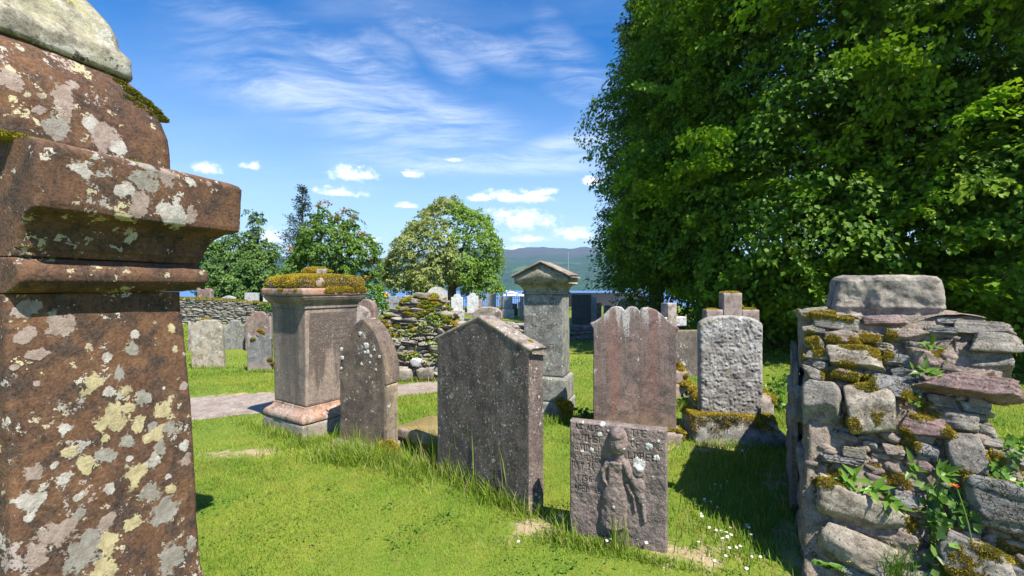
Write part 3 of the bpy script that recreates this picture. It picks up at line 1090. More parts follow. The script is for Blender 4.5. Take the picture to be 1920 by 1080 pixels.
def build_lawn():
    rg = np.random.default_rng(21)
    mb = MB()

    def zone(n, d0, d1, h, w, half=1.75):
        d = np.sqrt(rg.uniform(d0 * d0, d1 * d1, n))
        x = d * rg.uniform(-1.25, half, n)
        y = d
        b = bare_at(x, y)
        p = xy3(x, y)
        keep = ~on_path(x, y, -0.03) & (b * (1 + .9 * fbm(p, 9, 3, 61)) + rg.uniform(-0.3, 0.3, n) < 0.42)
        x, y = x[keep], y[keep]
        z = ground_h(x, y) - 0.004
        p = xy3(x, y)
        tone = np.clip(0.5 + 1.0 * fbm(p, 0.8, 3, 51) + 1.3 * fbm(p, 5, 3, 52), 0, 1)
        m = len(x)
        c0 = np.array([0.115, 0.25, 0.016])
        c1 = np.array([0.32, 0.38, 0.04])
        col = c0 + (c1 - c0) * (tone * 0.75 + 0.25 * rg.random(m))[:, None]
        dry = rg.random(m) < 0.05 + 0.16 * tone ** 2
        col[dry] = np.array([0.36, 0.30, 0.12])
        col *= rg.uniform(0.45, 1.3, (m, 1)) * (1 + .35 * fbm(p, 11, 2, 57))[:, None]
        pos = np.stack([x, y, z], 1)
        hh = h * rg.uniform(0.5, 1.35, m) * (0.75 + 0.6 * fbm(p, 1.3, 2, 58))
        blades(mb, pos, hh, w * rg.uniform(0.7, 1.3, m), rg.uniform(0.2, 0.95, m), col, 1, rg=rg)
    zone(250000, 1.5, 4.0, 0.034, 0.0034)
    zone(230000, 4.0, 8.0, 0.042, 0.0066)
    zone(150000, 8.0, 18.0, 0.055, 0.018)
    zone(55000, 18.0, 34.0, 0.08, 0.05)
    tag(mb.build('lawn_grass', M['grass'], smooth=False, color=True), 'short bright green mown lawn grass between the gravestones', 'grass', kind='stuff')
    # longer tufts against stones and along the wall foot
    mb = MB()

    def tuft(px, py, rx, ry, n, h, rot=0.0, segs=3, w=0.005, tone=0.5, lean=(0.15, 0.75)):
        g = G(px, py)
        u = rg.normal(size=n) * rx * 0.5
        v = rg.normal(size=n) * ry * 0.5
        x = g.x + u * math.cos(rot) - v * math.sin(rot)
        y = g.y + u * math.sin(rot) + v * math.cos(rot)
        pos = np.stack([x, y, ground_h(x, y) - 0.01], 1)
        c = np.array([0.11, 0.22, 0.016]) * (1 - tone) + np.array([0.28, 0.36, 0.04]) * tone
        col = c * rg.uniform(0.6, 1.3, (n, 1))
        dry = rg.random(n) < 0.12
        col[dry] = np.array([0.38, 0.32, 0.15])
        blades(mb, pos, h * rg.uniform(0.45, 1.15, n), w * rg.uniform(0.7, 1.3, n), rg.uniform(lean[0], lean[1], n), col, segs, rg=rg)
    a = -0.88
    tuft(880, 900, 0.75, 0.16, 1500, 0.20, a, w=0.005)          # along the dark slab
    tuft(850, 870, 0.45, 0.16, 900, 0.30, a, w=0.005, lean=(0.05, 0.45))
    tuft(900, 905, 0.5, 0.10, 170, 0.50, a, w=0.005, lean=(0.05, 0.35), tone=.9)
    tuft(940, 935, 0.3, 0.10, 500, 0.14, a)
    tuft(690, 858, 0.55, 0.16, 1600, 0.17, -0.4, w=0.005)
    tuft(650, 862, 0.35, 0.16, 800, 0.17, -0.4, lean=(0.4, 1.0))
    tuft(670, 845, 0.4, 0.08, 120, 0.30, -0.4, lean=(0.1, 0.5))
    tuft(770, 885, 0.3, 0.2, 700, 0.13, -0.6)
    tuft(520, 815, 0.7, 0.12, 900, 0.12, -0.6)
    tuft(600, 830, 0.5, 0.12, 600, 0.10, 0.6)
    tuft(1060, 790, 0.6, 0.12, 800, 0.13)
    tuft(1090, 1020, 0.25, 0.08, 700, 0.07, -0.3)
    tuft(1180, 1045, 0.5, 0.07, 1000, 0.06, -0.38)
    tuft(1168, 1035, 0.10, 0.05, 40, 0.26, -0.3, lean=(0.05, 0.35))
    tuft(1048, 1010, 0.08, 0.05, 60, 0.16, -0.3)
    tuft(1365, 838, 0.6, 0.10, 500, 0.10)
    tuft(1420, 900, 0.9, 0.5, 2200, 0.10, 0.9, tone=0.2)
    tuft(1400, 1000, 0.5, 0.4, 1600, 0.09, 0.9, tone=0.25)
    tuft(1440, 790, 0.7, 0.3, 1000, 0.14, tone=0.6)
    tuft(1190, 822, 0.8, 0.06, 500, 0.09)
    tuft(760, 716, 1.0, 0.12, 700, 0.12, w=0.008)
    tuft(390, 693, 0.6, 0.10, 300, 0.10, w=0.008)
    tuft(488, 700, 0.5, 0.10, 300, 0.10, w=0.008)
    tuft(1295, 770, 0.5, 0.2, 700, 0.16, tone=0.7)
    tuft(1880, 870, 0.5, 0.3, 700, 0.12)
    tag(mb.build('tall_grass', M['grass'], smooth=False, color=True), 'long uncut grass tufts growing against the feet of the gravestones', 'grass', kind='stuff')
    # clover and plantain scattered through the turf
    mb = MB()
    for i in range(420):
        d = math.sqrt(rg.uniform(1.9 ** 2, 6.5 ** 2))
        x, y = d * rg.uniform(-1.0, 1.0), d
        if on_path(np.array([x]), np.array([y]), .05)[0]:
            continue
        sp = rg.uniform(.05, .16)
        n = int(700 * sp * sp) + 8
        px_ = x + rg.normal(size=n) * sp * .5
        py_ = y + rg.normal(size=n) * sp * .5
        pos = np.stack([px_, py_, ground_h(px_, py_) + rg.uniform(.012, .035, n)], 1)
        a = rg.uniform(0, 6.28, n)
        dr = np.stack([np.cos(a), np.sin(a), rg.uniform(-.2, .4, n)], 1)
        nr = np.array([0, 0, 1.0]) + rg.normal(size=(n, 3)) * .3
        base = np.array([[.07, .17, .02], [.11, .22, .03], [.16, .25, .04]])[i % 3]
        leaves(mb, pos, dr, nr, (.013 if i % 3 else .028) * rg.uniform(.7, 1.4, n), .9 if i % 3 else .4, .05, base * rg.uniform(.75, 1.25, (n, 1)))
    tag(mb.build('clover', M['grass'], smooth=False, color=True), 'clover and plantain leaves mixed into the mown lawn', 'clover', kind='stuff')
    # seeded stalks in front of the dark slab are part of the same uncut growth
    # daisies
    head = MB()
    for i in range(12):
        a_ = i / 12 * 2 * math.pi
        c_, s_ = math.cos(a_), math.sin(a_)
        V = np.array([[0.002 * c_, 0.002 * s_, 0], [0.007 * c_ - 0.002 * s_, 0.007 * s_ + 0.002 * c_, 0.001], [0.0115 * c_, 0.0115 * s_, 0.0005], [0.007 * c_ + 0.002 * s_, 0.007 * s_ - 0.002 * c_, 0.001]])
        head.add(V, quads=[[0, 3, 2, 1]])
    disc = MB()
    V, T = ico(1)
    disc.add(V * np.array([0.004, 0.004, 0.002]) + np.array([0, 0, 0.001]), tris=T)
    stem = MB()
    tube(stem, [(0, 0, -0.045), (0.002, 0, -0.02), (0, 0, 0)], 0.0008, 4)
    spots = [(1341, 918), (1352, 920), (1363, 912), (1346, 935), (1330, 921), (1321, 946), (1333, 951), (1345, 962), (1296, 988), (1315, 976), (1316, 981), (1330, 1004),
             (1343, 1009), (1352, 1010), (1362, 1013), (1370, 1004), (1371, 1018), (1355, 1025), (1364, 1022), (1405, 996), (1400, 998), (1404, 1003), (1409, 1017), (1368, 1044), (1381, 1043),
             (1388, 1040), (1410, 1061), (1361, 1060), (1426, 1061), (1310, 1032), (1387, 853), (1392, 855), (1400, 1085), (1340, 1070), (1320, 1060), (1196, 1027), (1212, 1034), (1145, 1027),
             (1138, 1030), (1072, 995), (1050, 978), (990, 968), (972, 1030)]
    first = None
    lab = 'small white daisy with yellow centre growing in the short lawn'
    for i, (px, py) in enumerate(spots):
        g = G(px, py)
        z = float(ground_h(np.array([g.x]), np.array([g.y]))[0]) + 0.05
        if first is None:
            o = empty('daisy', (g.x, g.y, z), 0, lab, 'flower', 'daisies in the lawn')
            parts = [head.build('petals', M['petal'], o), disc.build('flower_disc', M['yellow'], o), stem.build('stem', M['plant'], o, color=True)]
            first = o
        else:
            o = first.copy()
            COL.objects.link(o)
            o.location = (g.x, g.y, z)
            for q in parts:
                c = q.copy()
                COL.objects.link(c)
                c.parent = o
        o.rotation_euler = (rg.uniform(-0.3, 0.5), rg.uniform(-0.4, 0.4), rg.uniform(0, 6))
        s = rg.uniform(0.65, 1.0)
        o.scale = (s, s, s)


build_lawn()

# ------------------------------------------------------------------ monuments and gravestones


def frame(L, Rr, t):
    """place a slab of thickness t whose front foot runs from L to R"""
    L = Vector((L[0], L[1]))
    Rr = Vector((Rr[0], Rr[1]))
    d = Rr - L
    w = d.length
    a = math.atan2(d.y, d.x)
    back = Vector((-math.sin(a), math.cos(a)))
    c = (L + Rr) / 2 + back * t / 2
    return (c.x, c.y, 0), a, w


def lichens(root, y, spots, dy=0.0, mat='lichen', seed=0, yfun=None, thin=.6):
    """raised crusts of lichen on an upright face at local y"""
    rg = np.random.default_rng(len(spots) + seed)
    for (x, z, r_) in spots:
        mb = MB()
        n = 44
        th = np.linspace(0, 2 * np.pi, n, endpoint=False)
        ph = rg.uniform(0, 9)
        rr = r_ * (1 + 0.28 * vnoise(np.stack([np.cos(th) * 2.2 + ph, np.sin(th) * 2.2, np.full(n, ph)], 1), 3) + .10 * vnoise(np.stack([np.cos(th) * 6 + ph, np.sin(th) * 6, np.full(n, ph)], 1), 4) + .03 * rg.normal(size=n))
        ring = lambda f, h: np.stack([x + rr * f * np.cos(th), np.full(n, y + dy - h), z + rr * f * np.sin(th)], 1)
        V = np.concatenate([ring(1.0, -.004), ring(.93, .0035 * thin), ring(.5, .005 * thin), [[x, y + dy - .005 * thin, z]]])
        if yfun is not None:
            V[:, 1] = yfun(V[:, 0], V[:, 2]) + (V[:, 1] - y)
        F = []
        T = []
        for k in range(2):
            for i in range(n):
                j = (i + 1) % n
                F.append([k * n + i, k * n + j, (k + 1) * n + j, (k + 1) * n + i])
        for i in range(n):
            T.append([2 * n + i, 2 * n + (i + 1) % n, 3 * n])
        mb.add(V, quads=F, tris=T)
        mb.build('lichen_patch', M[mat], root)



def left_monument():
    u = Vector((0.32, 0.947, 0))
    C = Vector((-1.56, 1.49, 0))
    # local x runs along u, local y points away from the face (into the block)
    rot = math.atan2(u.y, u.x)
    root = empty('pedestal_monument', C, rot, 'tall red-brown sandstone monument close by at the left edge, patched with cream and grey lichen', 'monument', 'gravestones and monuments')
    W, D = 0.77, 1.05

    def rf(o):
        return (0.0 + 0.001, W - o, o, D - o)
    mb = MB()
    rect_stack(mb, [(.02, -.1), (.02, .02), (.05, .05), (.085, .085), (.105, .13), (.117, .2), (.124, .4), (.135, .75), (.152, 1.1), (.172, 1.44), (.172, 1.475)], rf, r=.02, n=150, amp=.005, seed=3, rs=10, step=.006)
    shaft_obj = mb.build('shaft', M['red_sand'], root)
    mb = MB()
    prof = [(.165, 1.476), (.14, 1.485), (.112, 1.50), (.096, 1.52), (.094, 1.545), (.104, 1.575), (.125, 1.592), (.128, 1.60)]
    rect_stack(mb, prof, rf, r=.015, n=40, amp=.003, seed=4, step=.012)
    neck_obj = mb.build('necking', M['red_sand'], root)
    mb = MB()
    prof = [(.128, 1.603), (.118, 1.607), (.116, 1.628), (.106, 1.635), (.104, 1.66), (.094, 1.69), (.076, 1.72), (.048, 1.745), (.018, 1.757), (.006, 1.765), (.002, 1.785), (0, 1.97), (.008, 1.985), (.03, 1.995), (.2, 2.0)]
    rect_stack(mb, prof, rf, r=.018, n=150, amp=.004, seed=5, step=.006, chip=.012)
    corn_obj = mb.build('cornice', M['red_sand'], root)
    mb = MB()
    prof = [(.200, 1.998), (.203, 2.1), (.208, 2.17), (.222, 2.24), (.244, 2.30), (.275, 2.36), (.305, 2.40), (.32, 2.41)]
    rect_stack(mb, prof, lambda o: (-.04 + o * .1, W - o, o - .03, D - o), r=.05, n=150, amp=.006, seed=6, chip=.01, step=.006)
    dome_obj = mb.build('domed_cap', M['red_sand'], root)
    mb = MB()
    prof = [(.31, 2.405), (.305, 2.42), (.306, 2.49), (.318, 2.505), (.335, 2.53), (.345, 2.59), (.365, 2.64), (.40, 2.70), (.44, 2.745), (.49, 2.77)]
    rect_stack(mb, prof, lambda o: (-.02 + (o - .3) * .8, W - o, o - .05, D - o + .05), r=.05, n=40, amp=.009, seed=8, chip=.02)
    mb.build('finial_block', M['lichen_cap'], root)
    PZ = [-.1, .02, .05, .085, .13, .2, .4, .75, 1.1, 1.44, 1.475]
    PO = [.02, .02, .05, .085, .105, .117, .124, .135, .152, .172, .172]
    u2, n2 = np.array([.32, .947]), np.array([.947, -.32])

    def hit(px, py, of):
        dx = np.array([(px - 960) / FPX, 1.0])
        o_ = of(1.2)
        for _ in range(4):
            q0 = np.array([C.x, C.y]) - n2 * o_
            t = (q0 @ n2) / (dx @ n2)
            z = CAMZ - (py - HOR) / FPX * t
            o_ = of(z)
        return (dx * t - np.array([C.x, C.y])) @ u2, z, t
    shaft_o = lambda z: float(np.interp(z, PZ, PO))
    LS = {'p': [(95, 80, 45), (220, 135, 50), (95, 175, 35), (150, 245, 32), (700, 640, 30), (125, 690, 34), (220, 915, 70), (410, 880, 40), (140, 1010, 50), (690, 370, 22), (60, 300, 16), (140, 355, 12)],
          'g': [(505, 230, 26), (455, 320, 26), (535, 400, 32), (480, 575, 30), (650, 530, 34), (400, 635, 36), (570, 780, 44), (610, 850, 56), (300, 845, 30), (310, 1010, 76), (640, 1020, 54), (720, 960, 26), (350, 930, 30), (520, 495, 18), (580, 515, 20), (600, 600, 30)],
          'c': [(340, 350, 38), (610, 450, 38), (640, 150, 18), (430, 480, 56), (520, 500, 34), (600, 545, 34), (260, 620, 32), (330, 660, 36), (520, 700, 44), (510, 890, 30), (420, 960, 44), (400, 1050, 44), (470, 380, 24), (375, 520, 22), (480, 440, 26), (560, 560, 22), (640, 760, 22), (400, 560, 18)],
          'w': [(505, 175, 20), (405, 260, 17), (415, 388, 22), (245, 530, 24), (690, 595, 22), (575, 650, 32), (230, 735, 26), (420, 748, 24), (115, 800, 42), (300, 785, 20), (635, 705, 16), (480, 645, 14), (615, 372, 8), (540, 760, 9), (205, 668, 16), (110, 860, 24)]}
    LC = {'p': (.36, .285, .245), 'g': (.30, .285, .25), 'c': (.50, .43, .24), 'w': (.52, .49, .44)}
    top_o = lambda z: 0.0
    DZ, DO = [2.0, 2.1, 2.17, 2.24, 2.30, 2.36, 2.40], [.170, .173, .178, .192, .214, .245, .275]
    dome_o = lambda z: float(np.interp(z, DZ, DO))

    def spots_of(lst, of, y0):
        r = []
        for X, Y, r_, kk in lst:
            s_, z_, t_ = hit(X / 2, y0 + Y / 2, of)
            r.append((s_, z_, r_ / 2 * t_ / FPX, LC[kk]))
        return r
    SH = spots_of([(X, Y, r_, kk) for kk in 'pgcw' for X, Y, r_ in LS[kk]], shaft_o, 540)
    CO = spots_of([(310, 640, 34, 'w'), (475, 715, 28, 'w'), (545, 690, 52, 'g'), (560, 620, 40, 'g'), (640, 660, 42, 'p'), (535, 775, 48, 'p'), (650, 790, 56, 'w'), (720, 800, 34, 'p'), (720, 690, 18, 'w'), (780, 690, 12, 'p'), (60, 550, 14, 'w'), (40, 650, 16, 'w')], top_o, 0)
    DM = spots_of([(230, 360, 56, 'p'), (240, 428, 34, 'p'), (145, 418, 22, 'p'), (150, 357, 15, 'p'), (50, 300, 38, 'p'), (390, 520, 56, 'p'), (350, 480, 40, 'w'), (215, 480, 46, 'g'), (270, 312, 20, 'p'), (180, 480, 30, 'g'), (440, 550, 30, 'w')], dome_o, 0)

    def paint(o, spots):
        me = o.data
        V = np.zeros(len(me.vertices) * 3)
        me.vertices.foreach_get('co', V)
        V = V.reshape(-1, 3)
        col = np.zeros((len(V), 4))
        best = np.zeros(len(V))
        wx = fbm(V, 14, 4, 301, .6)
        wz = fbm(V + 9, 14, 4, 302, .6)
        f2 = fbm(V + 3, 55, 3, 303, .6)
        for (s_, z_, r_, c_) in spots:
            d = np.hypot(V[:, 0] - s_ + wx * r_ * .9, (V[:, 2] - z_) + wz * r_ * .9) / r_
            m_ = np.clip(1.25 - d + f2 * .5, 0, 1) * (V[:, 1] < .5)
            k_ = m_ > best
            best = np.maximum(best, m_)
            col[k_, :3] = c_
        col[:, 3] = best
        at = me.color_attributes.new('Lich', 'FLOAT_COLOR', 'POINT')
        at.data.foreach_set('color', col.astype(np.float32).ravel())
    for nm, sp_ in ((shaft_obj, SH), (corn_obj, CO), (dome_obj, DM), (neck_obj, [])):
        paint(nm, sp_)
    # moss along the joints and on the shoulder
    mb = MB()
    rg = np.random.default_rng(5)
    GP = np.array([[0.17, 0.17, 0.02], [0.28, 0.24, 0.03], [0.10, 0.11, 0.02], [0.22, 0.20, 0.03]])
    for i in range(16):
        s = rg.uniform(0.0, 0.42) if i else 0.0
        if i > 8:
            s = rg.uniform(-.02, 0.14)
        z = 2.004
        moss_cushion(mb, (s, 0.165 - rg.uniform(0, .03), z), (rg.uniform(.05, .1), .04, rg.uniform(.015, .035)), 100 + i, 420, .010, palette=GP)
    for (s, n_, z, l, hh) in ((.39, .275, 2.365, .06, .03), (.43, .255, 2.34, .06, .035), (.47, .245, 2.315, .06, .035), (.505, .238, 2.29, .06, .035), (.535, .236, 2.265, .05, .03), (.40, .243, 2.30, .05, .025), (.44, .235, 2.282, .05, .028), (.475, .232, 2.262, .05, .022)):
        moss_cushion(mb, (s, n_, z), (.085, l, hh), int(s * 999), 1400, .009, palette=GP)
    mb.build('moss', M['moss'], root, color=True)


left_monument()


def mossy_pedestal():
    a = math.atan2(.83, .56)
    c0 = Vector((-2.036, 4.43, 0))
    root = empty('mossy_pedestal', c0, a - math.pi / 2 * 0, 'square pinkish pedestal monument with a thick golden moss cap beside the path', 'monument', 'gravestones and monuments')
    # local x along the right face, local y along the left face (away to the left)
    S = 0.74

    def rf(o):
        return (o, S - o, o, S - o)
    mb = MB()
    rect_stack(mb, [(0, -.1), (0, .13), (.01, .137)], rf, r=.015, n=24, amp=.006, seed=13, chip=.02)
    mb.build('plinth', M['ped_base'], root)
    mb = MB()
    rect_stack(mb, [(.012, .138), (-.005, .15), (-.006, .18), (.006, .205), (.03, .225), (.055, .245), (.07, .27), (.072, .29)], rf, r=.018, n=24, amp=.004, seed=14, step=.012)
    mb.build('base_moulding', M['ped_orange'], root)
    mb = MB()
    rect_stack(mb, [(.078, .288), (.074, .6), (.062, 1.22), (.06, 1.275)], rf, r=.012, n=24, amp=.0025, seed=15)
    mb.build('shaft', M['ped_pink'], root)
    # inscription panel on the right hand face: black-stained above, pale below, its lines worn almost away
    nu, nv = 150, 260
    px_, pz_ = np.meshgrid(np.linspace(.105, S - .105, nu), np.linspace(.31, 1.235, nv), indexing='ij')
    yb = np.interp(pz_, [.288, .6, 1.22, 1.275], [.078, .074, .062, .06])
    rg_ = np.random.default_rng(44)
    cut = np.zeros_like(px_)
    for r_ in range(17):
        zc = 1.17 - r_ * .046
        x = .15 + rg_.uniform(0, .05)
        while x < S - .16:
            wl = rg_.uniform(.008, .02)
            if rg_.random() < .8:
                m_ = np.exp(-((px_ - x) / .004) ** 2) * (np.abs(pz_ - zc) < .011) + .8 * np.exp(-((pz_ - zc - rg_.choice([-.01, 0, .01])) / .0035) ** 2) * (np.abs(px_ - x - wl / 2) < wl / 2)
                cut = np.maximum(cut, m_)
            x += wl + .012
    q_ = np.stack([px_.ravel(), np.zeros(px_.size), pz_.ravel()], 1)
    worn = np.clip(.5 + 1.2 * fbm(q_, 5, 3, 9).reshape(px_.shape), 0, 1)
    ed = np.minimum.reduce([px_ - .105, S - .105 - px_, pz_ - .31, 1.235 - pz_])
    py_ = yb - .004 * np.clip(ed / .004, 0, 1) + .001 + cut * worn * .003 + (fbm(q_, 40, 3, 3) * .001).reshape(px_.shape)
    mb = MB()
    mb.add(np.stack([px_, py_, pz_], -1).reshape(-1, 3), grid_faces(nu, nv))
    mb.build('inscription_panel', M['ped_panel'], root)
    mb = MB()
    rect_stack(mb, [(.052, 1.274), (.050, 1.28), (.050, 1.315), (.046, 1.322), (.032, 1.335), (.012, 1.36), (.0, 1.385), (-.006, 1.395), (.002, 1.402)], rf, r=.012, n=24, amp=.002, seed=16, step=.01)
    mb.build('cornice', M['ped_pink'], root)
    mb = MB()
    rect_stack(mb, [(.0, 1.404), (-.012, 1.41), (-.014, 1.475), (-.004, 1.482), (.06, 1.485)], rf, r=.012, n=24, amp=.003, seed=17, chip=.012)
    mb.build('cap_slab', M['ped_orange'], root)
    mb = MB()
    rect_stack(mb, [(.005, 1.485), (-.012, 1.51), (-.014, 1.55), (.004, 1.585), (.06, 1.608), (.16, 1.625), (.25, 1.632)], rf, r=.09, n=24, amp=.02, seed=18, rs=5)
    V, T = tris_of(mb)
    cap = mb.build('moss_cap', M['cross'], root)
    rg = np.random.default_rng(3)
    fz = MB()
    p, nn = sample_tris(V, T, 42000, rg, lambda ce, n_: (np.clip(n_[:, 2] + 0.9, 0, 1) * (fbm(ce, 5, 3, 77) > -0.34)))
    moss_fuzz(fz, p, nn, .013, rg)
    # moss creeping over the slab edge below
    for i in range(46):
        s = rg.uniform(0.02, .72)
        if fbm(np.array([[s * 5, 1, 2]]), 1, 2, 4)[0] < -0.15:
            continue
        moss_cushion(fz, (s, -.014, 1.462 + rg.uniform(-.018, .018)), (rg.uniform(.05, .10), .016, rg.uniform(.02, .05)), 300 + i, 260, .009)
    for i in range(5):
        moss_cushion(fz, (-.014, rg.uniform(.1, .5), 1.468), (.014, .06, .025), 380 + i, 160, .009)
    fz.build('moss', M['moss'], cap, color=True)
    mb = MB()
    V, T = rock((.22, .22, .10), 5, 3, .8, 2, .05)
    mb.add(place(V, (.40, .42, 1.645)), tris=T)
    mb.build('knob', M['tower'], root)
    fz = MB()
    moss_cushion(fz, (.44, .46, 1.665), (.30, .26, .10), 9, 3000, .012)
    moss_cushion(fz, (.30, .38, 1.66), (.10, .2, .08), 10, 1200, .012)
    fz.build('moss', M['moss'], root, color=True)


mossy_pedestal()


def arch(w, zs, zt):
    """pointed arch outline"""
    r_ = None

    def f(x):
        q = min(1.0, abs(x) / (w / 2))
        rad = 1.35
        # two arcs whose centres lie past the middle
        c = (rad - 1)
        y = math.sqrt(max(rad * rad - (q + c) ** 2, 0)) / math.sqrt(rad * rad - c * c)
        return zs + (zt - zs) * y
    return f


def pointed_stone():
    loc, a, w = frame((-1.64, 4.34), (-1.145, 4.11), .19)
    root = empty('pointed_gravestone', loc, a, 'brown pointed-arch gravestone with white lichen blotches standing in long grass', 'gravestone', 'gravestones and monuments')
    mb = MB()
    slab(mb, w, .165, lambda x: .64, 30, 30, amp=.003, seed=31)
    for V in mb.v:
        V[:, 1] -= .0165
    mb.build('shaft', M['brown_slab'], root)
    mb = MB()
    slab(mb, w + .022, .2, arch(w + .022, .62, 1.2), 60, 40, amp=.003, seed=32, z0=.615, r=.01)
    mb.build('arched_head', M['brown_slab'], root)
    # ochre, freshly flaked edge on the right-hand side of the shaft
    mb = MB()
    rect_stack(mb, [(0, .02), (0, .60)], lambda o: (w / 2 - .012, w / 2 + .006, -.072, .076), r=.006, n=6, amp=.004, seed=33)
    mb.build('flaked_edge', M['ochre_side'], root)
    mb = MB()
    rect_stack(mb, [(0, -.1), (0, .035), (.012, .045)], lambda o: (-w / 2 - .05 + o, w / 2 + .02 - o, -.17 + o, .12 - o), r=.02, n=20, amp=.006, seed=34)
    mb.build('base', M['ped_base'], root)
    mb = MB()
    moss_cushion(mb, (w / 2 + .03, -.10, .03), (.2, .18, .14), 35, 3500, .016)
    moss_cushion(mb, (w / 2 - .02, -.16, -.01), (.22, .16, .12), 36, 2500, .016)
    mb.build('moss', M['moss'], root, color=True)
    lichens(root, -.1, [(.055, .95, .03), (.075, .895, .022), (.04, .89, .016), (-.02, 1.06, .02), (.11, .86, .016), (.10, .80, .012), (-.25, .9, .02), (-.24, .82, .018), (.21, .86, .016), (.17, .74, .013),
                            (-.255, .72, .014), (.0, .78, .016), (.15, .92, .014)], -.002)


pointed_stone()


def dark_stone():
    loc, a, w = frame((-.612, 3.72), (.112, 3.0), .15)
    root = empty('gabled_gravestone', loc, a, 'large dark speckled gravestone with a low gabled top, tall grass along its foot', 'gravestone', 'gravestones and monuments')
    W2 = w / 2

    def top(x):
        return 1.075 + .19 * (1 - abs(x) / W2)
    mb = MB()
    slab(mb, w, .15, top, 70, 60, r=.008, amp=.004, seed=41)
    mb.build('slab', M['dark_slab'], root)
    # gabled coping with short eaves
    mb = MB()
    xs = np.linspace(-W2 - .028, W2 + .028, 60)
    zt = np.array([top(np.clip(x, -W2, W2)) - max(0, abs(x) - W2) * .25 for x in xs])
    prof = []
    for x, z in zip(xs, zt):
        prof.append([(x, -.0755, z - .012), (x, -.0765, z + .010), (x, -.070, z + .020), (x, 0.0, z + .021), (x, .075, z + .016), (x, .082, z + .010), (x, .082, z - .035)])
    V = np.array(prof)
    nv = V.shape[1]
    Vf = V.reshape(-1, 3)
    Vf = Vf + fbm(Vf, 16, 3, 4)[:, None] * np.array([.002, .003, .004])
    F = grid_faces(len(xs), nv)
    F = np.concatenate([F, [[i * nv + nv - 1, (i + 1) * nv + nv - 1, (i + 1) * nv, i * nv] for i in range(len(xs) - 1)]])
    mb.add(Vf, F[:, ::-1])
    b0 = (len(xs) - 1) * nv
    T = [[0, i, i + 1] for i in range(1, nv - 1)] + [[b0, b0 + i + 1, b0 + i] for i in range(1, nv - 1)]
    mb.t.append(np.array(T))
    mb.build('coping', M['coping'], root, smooth=False)
    mb = MB()
    moss_cushion(mb, (W2 - .10, .02, 1.118), (.09, .03, .02), 42, 700, .008)
    mb.build('moss', M['moss'], root, color=True)


dark_stone()


def ledger():
    g = G(790, 833)
    root = tag(MB_rect((.62, .5, .11), 51, 'flat_grave_slab', M['cross'], (g.x + .12, g.y + .12, .085), R(-35)), 'low flat mossy stone slab lying in the grass between the pointed and the dark gravestones', 'grave slab')


def MB_rect(d, seed, name, mat, loc, rot, amp=.006):
    mb = MB()
    rect_stack(mb, [(.01, -d[2] / 2), (0, -d[2] / 2 + .01), (0, d[2] / 2 - .012), (.012, d[2] / 2)], lambda o: (-d[0] / 2 + o, d[0] / 2 - o, -d[1] / 2 + o, d[1] / 2 - o), r=.015, n=20, amp=amp, seed=seed)
    return mb.build(name, mat, None, loc=loc, rotz=rot)


ledger()

# single line capitals for chiselled lettering, on a 1 x 1 cell
GL = {
    'A': [[(0, 0), (.5, 1), (1, 0)], [(.2, .4), (.8, .4)]],
    'B': [[(0, 0), (0, 1), (.7, .9), (.7, .6), (0, .5), (.9, .4), (.85, .1), (0, 0)]],
    'C': [[(.95, .8), (.6, 1), (.2, .9), (0, .5), (.2, .1), (.6, 0), (.95, .2)]],
    'D': [[(0, 0), (0, 1), (.6, .95), (.95, .5), (.6, .05), (0, 0)]],
    'E': [[(.85, 1), (0, 1), (0, 0), (.85, 0)], [(0, .5), (.7, .5)]],
    'F': [[(.85, 1), (0, 1), (0, 0)], [(0, .5), (.7, .5)]],
    'G': [[(.95, .8), (.6, 1), (.2, .9), (0, .5), (.2, .1), (.6, 0), (.95, .2), (.95, .45), (.6, .45)]],
    'H': [[(0, 0), (0, 1)], [(1, 0), (1, 1)], [(0, .5), (1, .5)]],
    'I': [[(.5, 0), (.5, 1)]],
    'L': [[(0, 1), (0, 0), (.8, 0)]],
    'M': [[(0, 0), (.1, 1), (.5, .3), (.9, 1), (1, 0)]],
    'N': [[(0, 0), (0, 1), (1, 0), (1, 1)]],
    'O': [[(.5, 1), (.1, .8), (0, .5), (.1, .2), (.5, 0), (.9, .2), (1, .5), (.9, .8), (.5, 1)]],
    'R': [[(0, 0), (0, 1), (.7, .95), (.8, .7), (.6, .5), (0, .45)], [(.45, .48), (1, 0)]],
    'S': [[(.85, .85), (.5, 1), (.15, .85), (.2, .6), (.75, .42), (.85, .15), (.5, 0), (.1, .15)]],
    'T': [[(0, 1), (1, 1)], [(.5, 1), (.5, 0)]],
    'U': [[(0, 1), (.05, .2), (.5, 0), (.95, .2), (1, 1)]],
    'W': [[(0, 1), (.25, 0), (.5, .8), (.75, 0), (1, 1)]],
    'X': [[(0, 0), (1, 1)], [(0, 1), (1, 0)]],
    'Y': [[(0, 1), (.5, .5), (1, 1)], [(.5, .5), (.5, 0)]],
    '1': [[(.3, .8), (.5, 1), (.5, 0)]],
    '2': [[(.1, .8), (.5, 1), (.85, .75), (.1, 0), (.9, 0)]],
    '4': [[(.7, 0), (.7, 1), (0, .3), (1, .3)]],
    '5': [[(.85, 1), (.15, 1), (.1, .55), (.6, .6), (.85, .3), (.5, 0), (.1, .1)]],
    '6': [[(.8, .9), (.4, .9), (.1, .4), (.3, 0), (.8, .1), (.8, .45), (.2, .5)]],
    '7': [[(.05, 1), (.9, 1), (.4, 0)]],
}


